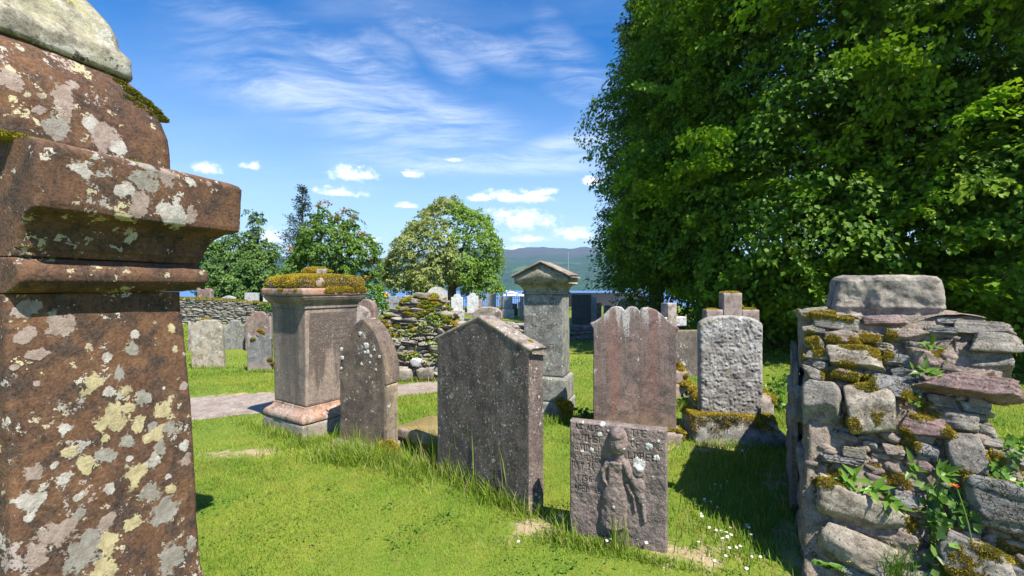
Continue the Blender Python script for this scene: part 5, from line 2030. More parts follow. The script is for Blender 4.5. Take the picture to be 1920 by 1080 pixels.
def ruined_wall():
    d = 7.55
    root = empty('ruined_rubble_wall', (-2.65, d, 0), R(-3), 'ruined stump of slaty rubble wall, overgrown with moss and ferns, behind the pointed stone', 'wall', 'old walls')
    px = np.array([0, .35, .62, .78, .95, 1.15, 1.35, 1.5, 1.62, 1.8, 2.4, 3.0])
    pz = np.array([.86, .95, 1.0, 1.14, 1.27, 1.36, 1.36, 1.30, 1.10, .92, .90, .86])

    def tf(x):
        return float(np.interp(x, px, pz))
    mb = MB()
    core_wall(mb, 3.0, tf, .52, .05, 3)
    mb.build('core', M['mortar'], root)
    mb = MB()
    course_wall(mb, 3.0, tf, .6, 31, .035, .085, .10, .38, 3, .03)
    rg = np.random.default_rng(4)
    for i, x in enumerate(np.arange(.1, 3.0, .13)):
        V, T = rock((rg.uniform(.16, .34), rg.uniform(.25, .5), rg.uniform(.03, .07)), 3300 + i, 3, .4, 3, .05)
        mb.add(place(V, (x, rg.uniform(-.12, .1), tf(x) + rg.uniform(-.03, .03)), rot=(rg.normal() * .08, rg.normal() * .12, rg.normal() * .5)), tris=T)
    for i, (x, z, w_, h_) in enumerate(((.55, .12, .34, .2), (.95, .1, .36, .2), (1.30, .12, .3, .22), (.72, .62, .36, .13), (1.7, .1, .3, .2))):
        V, T = rock((w_, .2, h_), 3400 + i, 3, .5, 4, .05)
        mb.add(place(V, (x, -.29, z)), tris=T)
    mb.build('stonework', M['drystone'], root)
    mb = MB()
    V, T = rock((.19, .12, .15), 77, 3, .6, 5, .05)
    mb.add(place(V, (1.16, -.335, .31), rot=(.1, .3, 0)), tris=T)
    mb.build('white_stone', M['marble'], root)
    mb = MB()
    for i in range(150):
        x = rg.uniform(.35, 1.8)
        z = tf(x) - abs(rg.normal()) * .30
        if i % 3 == 0:
            z = tf(x)
        moss_cushion(mb, (x, -.30 if i % 3 else rg.uniform(-.25, .1), z), (rg.uniform(.06, .17), .07, rg.uniform(.03, .07)), 3500 + i, 300, .016, palette=MOSS_COL * (1.1 if i % 2 else np.array([.75, 1.15, 1.0])))
    mb.build('moss', M['moss'], root, color=True)
    mb = MB()
    for i in range(24):
        x, z = rg.uniform(.45, 1.6), 0
        z = rg.uniform(.35, 1.15)
        if z > tf(x) - .05:
            continue
        small_leaves(mb, (x, -.35, z), (.10, .05, .08), 22, .036, rg, [[.2, .30, .03], [.26, .36, .04], [.14, .24, .03]], .5, (0, -.6, 0))
    for x, z in ((.55, .30), (.6, .4), (.5, .22), (.62, .18)):
        small_leaves(mb, (x, -.38, z), (.16, .08, .2), 60, .05, rg, GREENS, .5, (0, -.6, 0))
    mb.build('small_ferns', M['plant'], root, color=True)


ruined_wall()


def dry_wall():
    d = 18.0
    root = empty('dry_stone_wall', (-16.5, d + 1.0, 0), R(-5), 'long low dry stone wall with turf on its top, crossing the lawn behind the left gravestones', 'wall', 'old walls')

    def tf(x):
        return float(np.interp(x, [0, 3.5, 5.5, 7.2, 10], [1.0, .97, .88, .72, .66]))
    mb = MB()
    core_wall(mb, 10.0, tf, .5, .05, 5)
    mb.build('core', M['r_slate'], root)
    mb = MB()
    course_wall(mb, 10.0, tf, .56, 51, .04, .085, .15, .5, 2, .04)
    mb.build('stonework', M['drystone'], root)
    rg = np.random.default_rng(6)
    mb = MB()
    for i in range(120):
        x = rg.uniform(0, 10)
        moss_cushion(mb, (x, rg.uniform(-.25, .2), tf(x) + .02), (rg.uniform(.15, .5), .25, rg.uniform(.05, .09)), 520 + i, 150, .05, palette=np.array([[.20, .22, .03], [.30, .24, .05], [.13, .17, .02], [.35, .30, .12]]))
    for x in (6.6, 6.9, 7.1, 7.4, 7.6):
        small_leaves(mb, (x, -.3, tf(x) - .05), (.3, .12, .14), 90, .08, rg, GREENS)
    mb.build('turf_top', M['moss'], root, color=True)


dry_wall()


def low_wall():
    root = empty('low_slate_wall', (1.2, 12.9, 0), R(2), 'low dark slate wall in the shade behind the monument and the wavy stone', 'wall', 'old walls')

    def tf(x):
        return .43
    mb = MB()
    core_wall(mb, 3.6, tf, .5, .04, 5)
    mb.build('core', M['r_slate'], root)
    mb = MB()
    course_wall(mb, 3.6, tf, .55, 61, .05, .09, .15, .5, 2, .03)
    mb.build('stonework', M['r_slate'], root)


low_wall()

# ---- the near rubble wall on the right: broken end facing the camera
WA = Vector((1.47, 2.28, 0))
WN = Vector((-.5, -.866, .42))
WE = Vector((.5, .866, 0))
WP = Vector((.866, -.5, 0))
WNu = WN.normalized()
WU = WNu.cross(WP) * 1.0
if WU.z < 0:
    WU = -WU
WROOT = Vector((1.75, 2.2, 0))


def wp(px, py, off=0.0):
    d = Vector(((px - 960) / FPX, 1, -(py - HOR) / FPX))
    o = Vector((0, 0, CAMZ))
    t = (WA - o).dot(WN) / d.dot(WN)
    return o + d * t + WNu * off, t


WALL_SURF = []


def near_wall():
    root = empty('broken_rubble_wall', WROOT, 0, 'broken end of a thick mortared rubble wall close by on the right, sunlit, with moss and ivy', 'wall', 'old walls')
    AX = [list(WP), list(-WNu), list(WU)]
    ys = np.linspace(592, 1330, 60)
    xl = np.interp(ys, [592, 640, 700, 830, 900, 1080, 1330], [1512, 1512, 1518, 1516, 1512, 1508, 1500])
    xr = np.interp(ys, [592, 640, 700, 760, 830, 900, 1000, 1150, 1330], [1840, 1880, 1880, 1850, 1862, 1915, 1985, 2090, 2200])
    C = 44
    rows = []
    for y, a, b in zip(ys, xl, xr):
        fr = [np.array(wp(a + (b - a) * i / (C - 1), y, .0)[0]) for i in range(C)]
        lf = [fr[0] + np.array(WE) * k for k in np.linspace(1.02, .08, 16)]
        rt = [fr[-1] + np.array(WE) * k for k in np.linspace(.08, 1.02, 14)]
        rows.append(lf + fr + rt)
    V = np.array(rows)
    nr, nc, _ = V.shape
    Vf = V.reshape(-1, 3)
    dsp = fbm(Vf, 6, 4, 201) * .035 + fbm(Vf, 22, 3, 202) * .016 + fbm(Vf, 60, 2, 203) * .006
    nrm = np.tile(np.array(WNu), (nc, 1))
    nrm[:16] = -np.array(WP)
    nrm[16 + C:] = np.array(WP)
    Vf = Vf + np.tile(nrm, (nr, 1)) * dsp[:, None]
    mb = MB()
    mb.add(Vf - np.array(WROOT), grid_faces(nr, nc))
    # top
    A_, B_ = V[0, 16], V[0, 15 + C]
    tp = []
    for k in np.linspace(-.02, 1.02, 26):
        tp.append([A_ + (B_ - A_) * f + np.array(WE) * k + np.array([0, 0, -.02 + .03 * math.sin(f * 9)]) for f in np.linspace(-.02, 1.02, 26)])
    tp = np.array(tp).reshape(-1, 3)
    tp[:, 2] += fbm(tp, 7, 4, 205) * .03
    mb.add(tp - np.array(WROOT), grid_faces(26, 26)[:, ::-1])
    # lower continuation of the wall further back
    for (k0, k1, zt) in ((.98, 1.5, .92), (1.48, 2.25, .72)):
        bl = np.array(WA) * np.array([1, 1, 0]) + np.array([-.02, -.02, 0])
        g = []
        for k in np.linspace(k0, k1, 20):
            c = bl + np.array(WE) * k
            g.append([c + np.array([0, 0, z]) for z in np.linspace(-.1, zt, 14)] + [c + np.array(WP) * q + np.array([0, 0, zt]) for q in np.linspace(.05, .75, 10)])
        g = np.array(g).reshape(-1, 3)
        g = g + fbm(g, 7, 3, 207)[:, None] * np.array([.03, .03, .03])
        mb.add(g - np.array(WROOT), grid_faces(20, 24))
    mb.build('mortar_core', M['mortar'], root)

    def st(px, py, w, h, mat, off=0.0, seed=0, rot=0.0, deep=None, tilt=0.0, box=.42, cuts=3, layers=0.025, sub=5, name='stone'):
        p, t = wp(px, py, off)
        wm = w * t / FPX / 1.14
        hm = h * t / FPX * 1.1
        dm = deep if deep is not None else min(.32, max(.08, min(wm, hm) * 1.25))
        V, T = rock((wm, dm, hm), seed, sub, box, cuts, .055, layers)
        V = place(V, (0, 0, 0), None, (tilt, rot, 0))
        V = V @ np.array(AX)
        mb = MB()
        mb.add(V + np.array(p) - np.array(WROOT) - np.array(WNu) * dm * .36, tris=T)
        WALL_SURF.append((V + np.array(p) - np.array(WROOT) - np.array(WNu) * dm * .36, T))
        return mb.build(name, M[mat], root, smooth=False)

    def z5(X, Y):
        return 1440 + X / 3.375, 480 + Y / 3.375

    def z6(X, Y):
        return 1440 + X / 3.375, 760 + Y / 3.375
    S5 = [(310, 375, 240, 70, 'r_grey', .03, .02), (420, 425, 330, 90, 'r_grey', .04, .10), (470, 525, 240, 110, 'r_pink', .03, .05), (550, 655, 350, 130, 'r_pale', .05, .05),
          (805, 665, 170, 80, 'r_slate', .03, .12), (700, 412, 230, 62, 'r_purple', .02, .0), (870, 500, 230, 70, 'r_pink', .03, -.03), (1080, 482, 190, 34, 'r_slate', .04, .03),
          (1140, 408, 170, 42, 'r_slate', .0, .03), (1345, 455, 350, 95, 'r_grey', .02, .04), (1440, 560, 270, 120, 'r_grey', .06, .08), (1395, 670, 280, 170, 'r_grey', .0, .0),
          (1275, 835, 520, 120, 'r_purple', .10, .06), (810, 840, 330, 130, 'r_slate', .05, .10), (870, 760, 170, 70, 'r_slate', .03, .05), (490, 765, 160, 46, 'r_purple', .05, .22),
          (985, 812, 90, 90, 'r_pink', .03, .2), (335, 890, 250, 300, 'r_grey', .05, .1), (620, 970, 290, 290, 'r_pale', .07, .0), (1000, 660, 210, 100, 'r_pink', .01, .05),
          (1180, 690, 190, 120, 'r_pink', .0, -.1), (1310, 965, 150, 60, 'r_grey', .02, .0), (1100, 925, 190, 70, 'r_pink', .01, .1), (650, 520, 140, 60, 'r_pale', .02, .1), (300, 470, 150, 60, 'r_grey', .03, .04), (300, 560, 130, 80, 'r_slate', .03, .0), (300, 630, 150, 60, 'r_grey', .03, .08), (290, 760, 120, 60, 'r_grey', .04, .1),
          (735, 585, 110, 46, 'r_pale', .03, .05), (920, 575, 130, 34, 'r_slate', .03, .1), (560, 750, 150, 30, 'r_slate', .03, .08), (1060, 560, 150, 60, 'r_pink', .0, .0), (1250, 590, 150, 60, 'r_pink', .0, .1),
          (330, 700, 90, 50, 'r_slate', .03, 0)]
    S6 = [(985, 145, 270, 110, 'r_purple', .05, .10), (1230, 112, 230, 110, 'r_grey', .03, .08), (1250, 312, 250, 210, 'r_grey', .05, .05), (1000, 305, 150, 100, 'r_slate', .04, .05),
          (955, 372, 180, 80, 'r_purple', .02, .1), (535, 300, 140, 56, 'r_pale', .03, .0), (450, 350, 280, 46, 'r_slate', .04, .05), (780, 282, 120, 66, 'r_pink', .02, .0),
          (960, 215, 190, 56, 'r_pink', .02, .08), (520, 630, 480, 210, 'r_pale', .07, .16), (860, 602, 220, 100, 'r_slate', .04, .02), (1460, 660, 420, 260, 'r_slate', .10, .08),
          (530, 900, 430, 220, 'r_pale', .08, .36), (600, 790, 380, 110, 'r_pink', .02, .12), (835, 845, 230, 110, 'r_pink', .03, .05), (1270, 985, 420, 260, 'r_grey', .08, .25),
          (1195, 815, 190, 90, 'r_pink', .03, .08), (570, 1060, 260, 90, 'r_slate', .06, .1), (1480, 345, 130, 90, 'r_grey', .03, .3), (790, 960, 180, 100, 'r_grey', .02, .2),
          (1560, 335, 150, 80, 'r_grey', .03, .25), (640, 250, 90, 40, 'r_grey', .02, 0), (1390, 160, 110, 70, 'r_grey', .0, .1), (1420, 240, 130, 60, 'r_grey', .0, .1), (1560, 480, 200, 70, 'r_pink', .03, .05),
          (1500, 880, 240, 120, 'r_grey', .0, .2), (1000, 1120, 300, 140, 'r_grey', .04, .1), (1600, 1050, 300, 160, 'r_slate', .0, .1)]
    for i, (x, y, w, h, m_, off, rot) in enumerate(S5):
        px, py = z5(x, y)
        st(px, py, w / 3.375, h / 3.375, m_, off, 4000 + i, rot + .05 * math.sin(i * 7.3), cuts=7 if w < h * 2.4 else 3,  layers=.035 if m_ == 'r_slate' else .022)
    for i, (x, y, w, h, m_, off, rot) in enumerate(S6):
        px, py = z6(x, y)
        st(px, py, w / 3.375, h / 3.375, m_, off, 4100 + i, rot + .05 * math.sin(i * 5.1), cuts=7 if w < h * 2.4 else 3,  layers=.035 if m_ == 'r_slate' else .022)
    # small packing stones pressed into the mortar
    rg = np.random.default_rng(14)
    mb = MB()
    for i in range(520):
        y = rg.uniform(600, 1090)
        a, b = np.interp(y, ys, xl), np.interp(y, ys, xr)
        px = rg.uniform(a + 4, b - 4)
        p, t = wp(px, y, rg.uniform(-.04, .0))
        s = rg.uniform(.02, .065)
        V, T = rock((s * 1.5, s, s * rg.uniform(.5, .9)), 4300 + i, 2, .5, 4, .06)
        V = place(V, (0, 0, 0), None, (0, rg.normal() * .3, rg.normal() * .2)) @ np.array(AX)
        mb.add(V + np.array(p) - np.array(WROOT), tris=T)
    mb.build('packing_stones', M['r_pink'], root, smooth=False)
    # shaded flank: courses seen almost edge on, and upright flags at the back
    k = 0
    mb = MB()
    bl = np.array(WA) * np.array([1, 1, 0])
    z = 0.0
    while z < 1.36:
        h = rg.uniform(.09, .2)
        x = .05 + rg.uniform(0, .1)
        lean = .22 * z / 1.3
        while x < 2.3:
            l = rg.uniform(.18, .5)
            if x > .66 and z < (1.2 if x < .6 else (.8 if x < 1.2 else .6)):
                V, T = rock((l, .16, h), 4700 + k, 3, .4, 4, .05)
                k += 1
                V = V @ np.array([list(WE), list(WP), [0, 0, 1]])
                mb.add(V + bl + np.array(WE) * (x + l / 2 - .22 + lean * .3) + np.array([0, 0, z + h / 2]) + np.array(WP) * (.045 + rg.uniform(-.02, .02)) - np.array(WROOT), tris=T)
            x += l
        z += h
    mb.build('flank_stones', M['r_grey'], root, smooth=False)
    for i, (kk, ln, zt) in enumerate(((.93, .45, 1.06), (1.42, .45, .86))):
        mb = MB()
        V, T = rock((ln, .055, zt), 4800 + i, 4, .3, 2, .03, .01)
        V = V @ np.array([list(WE), list(WP), [0, 0, 1]])
        mb.add(V + bl + np.array(WE) * kk + np.array([0, 0, zt / 2 - .02]) + np.array(WP) * (-.012) - np.array(WROOT), tris=T)
        mb.build('upright_flag', M['flag'], root)
    # moss beds
    mb = MB()
    MY = np.array([[.46, .34, .04], [.34, .25, .035], [.54, .43, .06], [.20, .16, .03], [.26, .25, .05]])
    beds = [(1540, 594, 46, 12), (1585, 600, 30, 8), (1625, 640, 34, 14), (1600, 655, 40, 9), (1650, 670, 34, 14), (1665, 632, 22, 10), (1610, 715, 46, 10), (1620, 730, 30, 14), (1560, 705, 34, 9), (1585, 690, 26, 8),
            (1700, 745, 26, 10), (1730, 760, 30, 10), (1665, 892, 46, 22), (1690, 905, 34, 18), (1800, 1060, 90, 50), (1840, 1035, 50, 24), (1830, 900, 60, 14), (1870, 905, 40, 10), (1710, 975, 30, 22), (1540, 908, 36, 10),
            (1570, 895, 26, 16), (1640, 790, 22, 18), (1600, 800, 22, 14), (1775, 815, 18, 14), (1690, 818, 20, 16), (1720, 785, 34, 7), (1500, 660, 18, 30), (1520, 640, 20, 24), (1535, 665, 18, 16), (1740, 775, 34, 12),
            (1760, 660, 20, 10), (1890, 1030, 40, 24), (1560, 640, 20, 8), (1790, 980, 30, 12), (1700, 835, 22, 14), (1860, 862, 26, 14)]
    SV, ST, o_ = [], [], 0
    coreV = Vf.reshape(nr, nc, 3)[:, 14:18 + C].reshape(-1, 3) - np.array(WROOT)
    cf = grid_faces(nr, C + 4)
    WALL_SURF.append((coreV, np.concatenate([cf[:, [0, 1, 2]], cf[:, [0, 2, 3]]])))
    for (v_, t_) in WALL_SURF:
        SV.append(v_)
        ST.append(t_ + o_)
        o_ += len(v_)
    SV, ST = np.concatenate(SV), np.concatenate(ST)
    bc = [(np.array(wp(px, py, .03)[0] - WROOT), w * wp(px, py)[1] / FPX * .62, h * wp(px, py)[1] / FPX * .75 + .012) for px, py, w, h in beds]
    rg2 = np.random.default_rng(5)

    def wgt(ce, n_):
        m_ = np.zeros(len(ce))
        up = np.abs(n_[:, 2])
        for (c_, rx, rz) in bc:
            d_ = ce - c_
            u_ = d_ @ np.array(WP)
            v_ = d_ @ np.array(WU)
            g_ = d_ @ np.array(WNu)
            m_ = np.maximum(m_, np.exp(-((u_ / rx) ** 2 + (v_ / rz) ** 2 + (g_ / .12) ** 2)))
        nz = fbm(ce, 14, 3, 66) * .9 + fbm(ce, 45, 2, 67) * .5
        return np.clip((m_ + nz * .55 - .42) * 5, 0, 1) * (m_ > .12) + .006
    pp, nn = sample_tris(SV, ST, 150000, rg2, wgt)
    nn = nn * np.where((nn @ np.array(WNu) + nn[:, 2]) < 0, -1, 1)[:, None]
    moss_fuzz(mb, pp, nn, .0085, rg2, MY)
    mb.build('moss', M['moss'], root, color=True)
    return root


near_wall()


def top_block():
    # moulded stone lying on top of the broken wall
    p, t = wp(1676, 592, -.16)
    a = math.atan2(WP.y, WP.x)
    w = 200 * t * 1.06 / FPX / 1.16
    root = empty('moulded_stone_block', (p.x, p.y, p.z - .055), a + R(3), 'weathered grey moulded stone block lying on top of the broken rubble wall', 'stone block')
    prof = [(o_, z_ * 1.36) for o_, z_ in [(.05, 0), (.0, .012), (-.006, .05), (.004, .075), (.022, .085), (.026, .10), (.016, .115), (.02, .13), (.03, .20), (.034, .232), (.05, .248), (.09, .256)]]
    mb = MB()
    rect_stack(mb, prof, lambda o: (-w / 2 + o, w / 2 - o, -.02 + o, .34 - o), r=.025, n=60, amp=.012, seed=222, step=.008, chip=.04, rs=14)
    V, Q, T, C = mb.arrays()
    mb2 = MB()
    # left part: mouldings broken away to a plain rough face
    f = np.clip((-V[:, 0] - .03) / .06, 0, 1)
    V[:, 1] += f * (V[:, 1] < .1) * (.022 + .03 * fbm(V, 6, 3, 7))
    V[:, 1] -= (.03 * fbm(V, 5, 4, 17) + .010 * fbm(V, 22, 3, 18)) * (V[:, 1] < .1)
    V[:, 2] += .016 * fbm(V, 5, 3, 27) * (V[:, 2] > .2)
    V[:, 0] += .02 * fbm(V, 4, 3, 29)
    mb2.add(V, Q, T)
    mb2.build('block', M['block'], root)


top_block()


def wall_plants():
    rg = np.random.default_rng(77)

    def rosette(px, py, n, size, label, off=.06):
        p, t = wp(px, py, off)
        root_loc = p
        mb = MB()
        a = rg.uniform(0, 6.28, n)
        el = rg.uniform(.1, .9, n)
        dr = np.array(WP)[None] * np.cos(a)[:, None] + np.array(WU)[None] * np.sin(a)[:, None] * .8 + np.array(WNu)[None] * el[:, None] + np.array([0, 0, .25])
        dr = unit(dr)
        nr = unit(np.array(WNu)[None] + np.array([0, 0, .8]) - .5 * dr)
        col = np.array([[.13, .24, .03]]) * rg.uniform(.7, 1.4, (n, 1))
        leaves(mb, np.zeros((n, 3)) + rg.normal(size=(n, 3)) * .012, dr, nr, size * rg.uniform(.6, 1.2, n), .36, .06, col)
        o = mb.build('rosette_plant', M['plant'], None, color=True, loc=root_loc)
        tag(o, label, 'plant', 'plants growing on the broken wall')
    rosette(1590, 905, 16, .085, 'leftmost leafy rosette on the broken wall, above the big pale slab')
    rosette(1632, 918, 14, .085, 'leafy rosette on the broken wall, next right of the leftmost one')
    rosette(1662, 945, 14, .08, 'leafy rosette on the broken wall, hanging over the pale slab end')
    rosette(1710, 880, 8, .07, 'small leafy rosette on the wall under the dark square stone')
    rosette(1760, 893, 9, .085, 'leafy rosette at the top of the ivy on the broken wall')
    rosette(1727, 703, 11, .075, 'bright upright leaf tuft in the middle of the broken wall')
    rosette(1740, 655, 8, .06, 'little pale green weed near the top of the broken wall')

    def ivy(pts, n, size, label, pal):
        p0, t = wp(*pts[0][:2], .05)
        mb = MB()
        tot = sum(q[2] * q[3] for q in pts)
        for (px, py, w, h) in pts:
            k = max(4, int(n * w * h / tot))
            pos = []
            for _ in range(k):
                q, t = wp(px + rg.normal() * w * .28, py + rg.normal() * h * .28, rg.uniform(.03, .10))
                pos.append(np.array(q - p0))
            pos = np.array(pos)
            nr = unit(np.array(WNu)[None] + rg.normal(size=(k, 3)) * .35 + np.array([0, 0, .4]))
            dr = unit(np.cross(nr, rg.normal(size=(k, 3))) + np.array([0, 0, -.5]))
            col = np.array(pal)[rg.integers(0, len(pal), k)] * rg.uniform(.8, 1.25, (k, 1))
            leaves(mb, pos, dr, nr, size * rg.uniform(.6, 1.25, k), .95, .10, col)
        lv = mb
        root = empty('ivy', p0, 0, label, 'plant', 'plants growing on the broken wall')
        lv.build('leaves', M['plant'], root, color=True)
        mb = MB()
        for (a, b) in zip(pts[:-1], pts[1:]):
            qs = [np.array(wp(a[0] + (b[0] - a[0]) * f + 3 * math.sin(f * 9), a[1] + (b[1] - a[1]) * f, .03)[0] - p0) for f in np.linspace(0, 1, 8)]
            tube(mb, qs, .0025, 5, col=(.16, .09, .05))
        mb.build('stems', M['plant'], root, color=True)
    IV = [[.06, .14, .02], [.10, .19, .03], [.14, .24, .04], [.045, .10, .02]]
    ivy([(1745, 920, 40, 40), (1770, 935, 70, 50), (1800, 950, 80, 60), (1825, 965, 40, 40), (1760, 965, 60, 40), (1755, 1000, 30, 60), (1748, 1040, 30, 50), (1725, 1075, 20, 40)], 170, .042,
        'glossy green ivy trailing down the middle of the broken wall', IV)
    ivy([(1860, 880, 50, 40), (1880, 900, 50, 30), (1900, 850, 40, 40), (1915, 905, 30, 30)], 70, .035, 'small trailing ivy at the right edge of the broken wall', [[.12, .24, .03], [.17, .30, .05], [.08, .16, .02]])
    ivy([(1690, 760, 50, 20), (1715, 755, 30, 14)], 30, .016, 'tiny creeping herb under the slate in the broken wall', [[.14, .25, .03], [.25, .10, .05]])
    # fern and grass at the foot of the wall
    p, t = wp(1545, 1060, .07)
    mb = MB()
    for i in range(9):
        a = rg.uniform(-.6, 2.6)
        dr0 = np.array(WP) * math.cos(a) * .8 + np.array(WNu) * rg.uniform(.2, .8) + np.array([0, 0, .5])
        L = rg.uniform(.10, .16)
        for f in np.linspace(.15, 1, 9):
            c = dr0 * L * f - np.array([0, 0, .06 * f * f])
            sd = np.cross(dr0, [0, 0, 1])
            sd = sd / np.linalg.norm(sd)
            for s in (-1, 1):
                leaves(mb, c[None], (sd * s + dr0 * .3)[None], np.array([[0, -.3, 1.0]]), .045 * (1.1 - f), .45, .05, np.array([[.12, .22, .03]]) * rg.uniform(.7, 1.3))
    tag(mb.build('fern', M['plant'], None, color=True, loc=p), 'small fern at the shaded lower left foot of the broken wall', 'plant', 'plants growing on the broken wall')
    p, t = wp(1675, 1070, .07)
    mb = MB()
    n = 130
    pos = rg.normal(size=(n, 3)) * np.array([.035, .03, .015])
    blades(mb, pos, .12 * rg.uniform(.5, 1.2, n), .004, rg.uniform(.2, 1.0, n), np.array([.09, .18, .02]) * rg.uniform(.6, 1.4, (n, 1)), 3, rg=rg)
    tag(mb.build('grass_tuft', M['grass'], None, color=True, loc=p), 'tuft of fine grass growing from the lower part of the broken wall', 'plant', 'plants growing on the broken wall')
    # hawkweed stalk with an orange bud
    base = wp(1820, 1110, .05)[0]
    root = empty('orange_flower', base, 0, 'single orange flower bud on a long thin stalk in front of the ivy', 'flower')
    tip = wp(1770, 918, .16)[0] - base
    mb = MB()
    tube(mb, [np.array(tip) * f + np.array([.02 * math.sin(f * 3), -.01, .015 * math.sin(f * math.pi)]) for f in np.linspace(0, 1, 12)], np.linspace(.004, .0025, 12), 6, col=(.16, .25, .05))
    mb.build('stalk', M['plant'], root, color=True)
    mb = MB()
    V, T = ico(2)
    mb.add(V * np.array([.012, .012, .014]) + np.array(tip), tris=T, col=(.03, .03, .015))
    mb.build('bud', M['plant'], root, color=True)
    mb = MB()
    n = 30
    a = rg.uniform(0, 6.28, n)
    leaves(mb, np.tile(np.array(tip) + np.array([0, 0, .011]), (n, 1)), np.stack([np.cos(a), np.sin(a), rg.uniform(.0, .6, n)], 1), np.tile([0, 0, 1.0], (n, 1)), .018, .3, .02, (.8, .15, .02))
    mb.build('petals', M['orange'], root)


wall_plants()


# ------------------------------------------------------------------ trees
def crown_sprays(lobes, density, rg, spray, leaf, per, pal, keepf=None, droop=.5, flat=.75, inner=.0, depth=.25, back=1.0, bough=None, bump=0.0):
    """leafy boughs hung over the surface of overlapping ellipsoids"""
    mb = MB()
    bases = []
    for (c, r_) in lobes:
        c = np.array(c, float)
        r_ = np.array(r_, float)
        area = 4 * np.pi * ((r_[0] * r_[1]) ** 1.6 / 3 + (r_[0] * r_[2]) ** 1.6 / 3 + (r_[1] * r_[2]) ** 1.6 / 3) ** (1 / 1.6)
        n = int(area * density)
        d = unit(rg.normal(size=(n, 3)))
        sc = 1 - depth * rg.random(n) ** 1.5
        if inner:
            k = rg.random(n) < inner
            sc[k] = rg.uniform(.35, .8, k.sum())
        sc = sc * (1 + .10 * fbm(d * 2 + c, 1.6, 3, 5))
        p = c + d * r_ * sc[:, None]
        nn = unit(d / r_)
        ok = np.ones(n, bool)
        for (c2, r2) in lobes:
            if c2 is not None and not np.allclose(c2, c):
                ok &= (((p - np.array(c2)) / (np.array(r2) * .82)) ** 2).sum(1) > 1
        if keepf is not None:
            ok &= keepf(p, nn, rg)
        p, nn = p[ok], nn[ok]
        if bump:
            # boughs stand out in sloping tiers with hollows between them
            q = p * np.array([.55, .55, 1.05]) + np.array([0, 0, .35]) * p[:, :1]
            t_ = fbm(q, 1.0, 3, 12)
            p = p + nn * (t_ * bump * 2.2)[:, None]
            kk = rg.random(len(p)) < np.clip(.72 + t_ * 1.5, .34, 1)
            p, nn = p[kk], nn[kk]
        bases.append((p, nn))
    p = np.concatenate([b[0] for b in bases])
    nn = np.concatenate([b[1] for b in bases])
    n = len(p)
    out = nn * np.array([1, 1, .25]) + rg.normal(size=(n, 3)) * .35
    out[:, 2] += .05
    out = unit(out)
    side = unit(np.cross(out, np.array([0, 0, 1.0])) + rg.normal(size=(n, 3)) * .15)
    L = spray * rg.uniform(.6, 1.35, n)
    dk = rg.uniform(.5, 1.4, n) * droop
    tone = rg.random(n)
    s = rg.random((n, per)) ** .8
    l = rg.uniform(-1, 1, (n, per))
    wdt = .42 * (1 - .75 * s)
    pos = p[:, None] + out[:, None] * (L[:, None] * (s - .45))[..., None] + side[:, None] * (L[:, None] * l * wdt)[..., None]
    pos[..., 2] -= dk[:, None] * L[:, None] * (s ** 2 * .8 + .35 * np.abs(l) ** 1.5)
    pos += rg.normal(size=pos.shape) * .05 * spray
    dirn = out[:, None] * .5 + side[:, None] * (l * .7)[..., None] + rg.normal(size=pos.shape) * .35
    dirn[..., 2] -= .45 + .3 * s
    nr = nn[:, None] * (1 - flat) + np.array([0, 0, flat]) + rg.normal(size=pos.shape) * .38 + out[:, None] * .25
    pal = np.array(pal)
    t = np.clip(tone[:, None] * .5 + .5 * rg.random((n, per)), 0, .999)
    fi = t * (len(pal) - 1)
    i0 = fi.astype(int)
    col = pal[i0] * (1 - (fi - i0))[..., None] + pal[np.minimum(i0 + 1, len(pal) - 1)] * (fi - i0)[..., None]
    col = col * rg.uniform(.8, 1.2, (n, per, 1))
    sz = np.broadcast_to(leaf, (n,))[:, None] * rg.uniform(.6, 1.25, (n, per))
    leaves(mb, pos.reshape(-1, 3), dirn.reshape(-1, 3), unit(nr.reshape(-1, 3)), sz.ravel(), .8, .1, col.reshape(-1, 3))
    if bough is not None:
        idx = rg.choice(n, min(n, bough[1]), replace=False)
        for i in idx:
            q = [p[i] - out[i] * L[i] * 1.2 + np.array([0, 0, .1])] + [p[i] + out[i] * L[i] * f - np.array([0, 0, dk[i] * L[i] * max(0, f + .45) ** 2 * .8 + .02]) for f in (-.45, -.1, .2, .45)]
            tube(bough[0], q, np.array([.016, .012, .009, .006, .003]) * bough[2], 4)
    return mb


def tree_trunk(mb, base, h, r0, lobes, rg, limbs=16, r1=None):
    pts = [(base[0] + .12 * math.sin(z * .5), base[1] + .1 * math.cos(z * .4), base[2] + z) for z in np.linspace(-.2, h, 12)]
    tube(mb, pts, np.linspace(r0 * 1.25, r0 * .35, 12), 10)
    for i in range(limbs):
        c, r_ = lobes[i % len(lobes)]
        z0 = base[2] + h * rg.uniform(.25, .95)
        d = unit(rg.normal(size=3) * np.array([1, 1, .6]) + np.array([0, 0, .1]))
        e = np.array(c) + d * np.array(r_) * .8
        s = np.array([base[0], base[1], z0])
        m_ = (s + e) / 2 + np.array([0, 0, .12 * np.linalg.norm(e - s)])
        q = [s * (1 - f) ** 2 + 2 * m_ * f * (1 - f) + e * f * f + rg.normal(size=3) * .05 for f in np.linspace(0, 1, 8)]
        tube(mb, q, np.linspace(r0 * .32, r0 * .05, 8), 6)


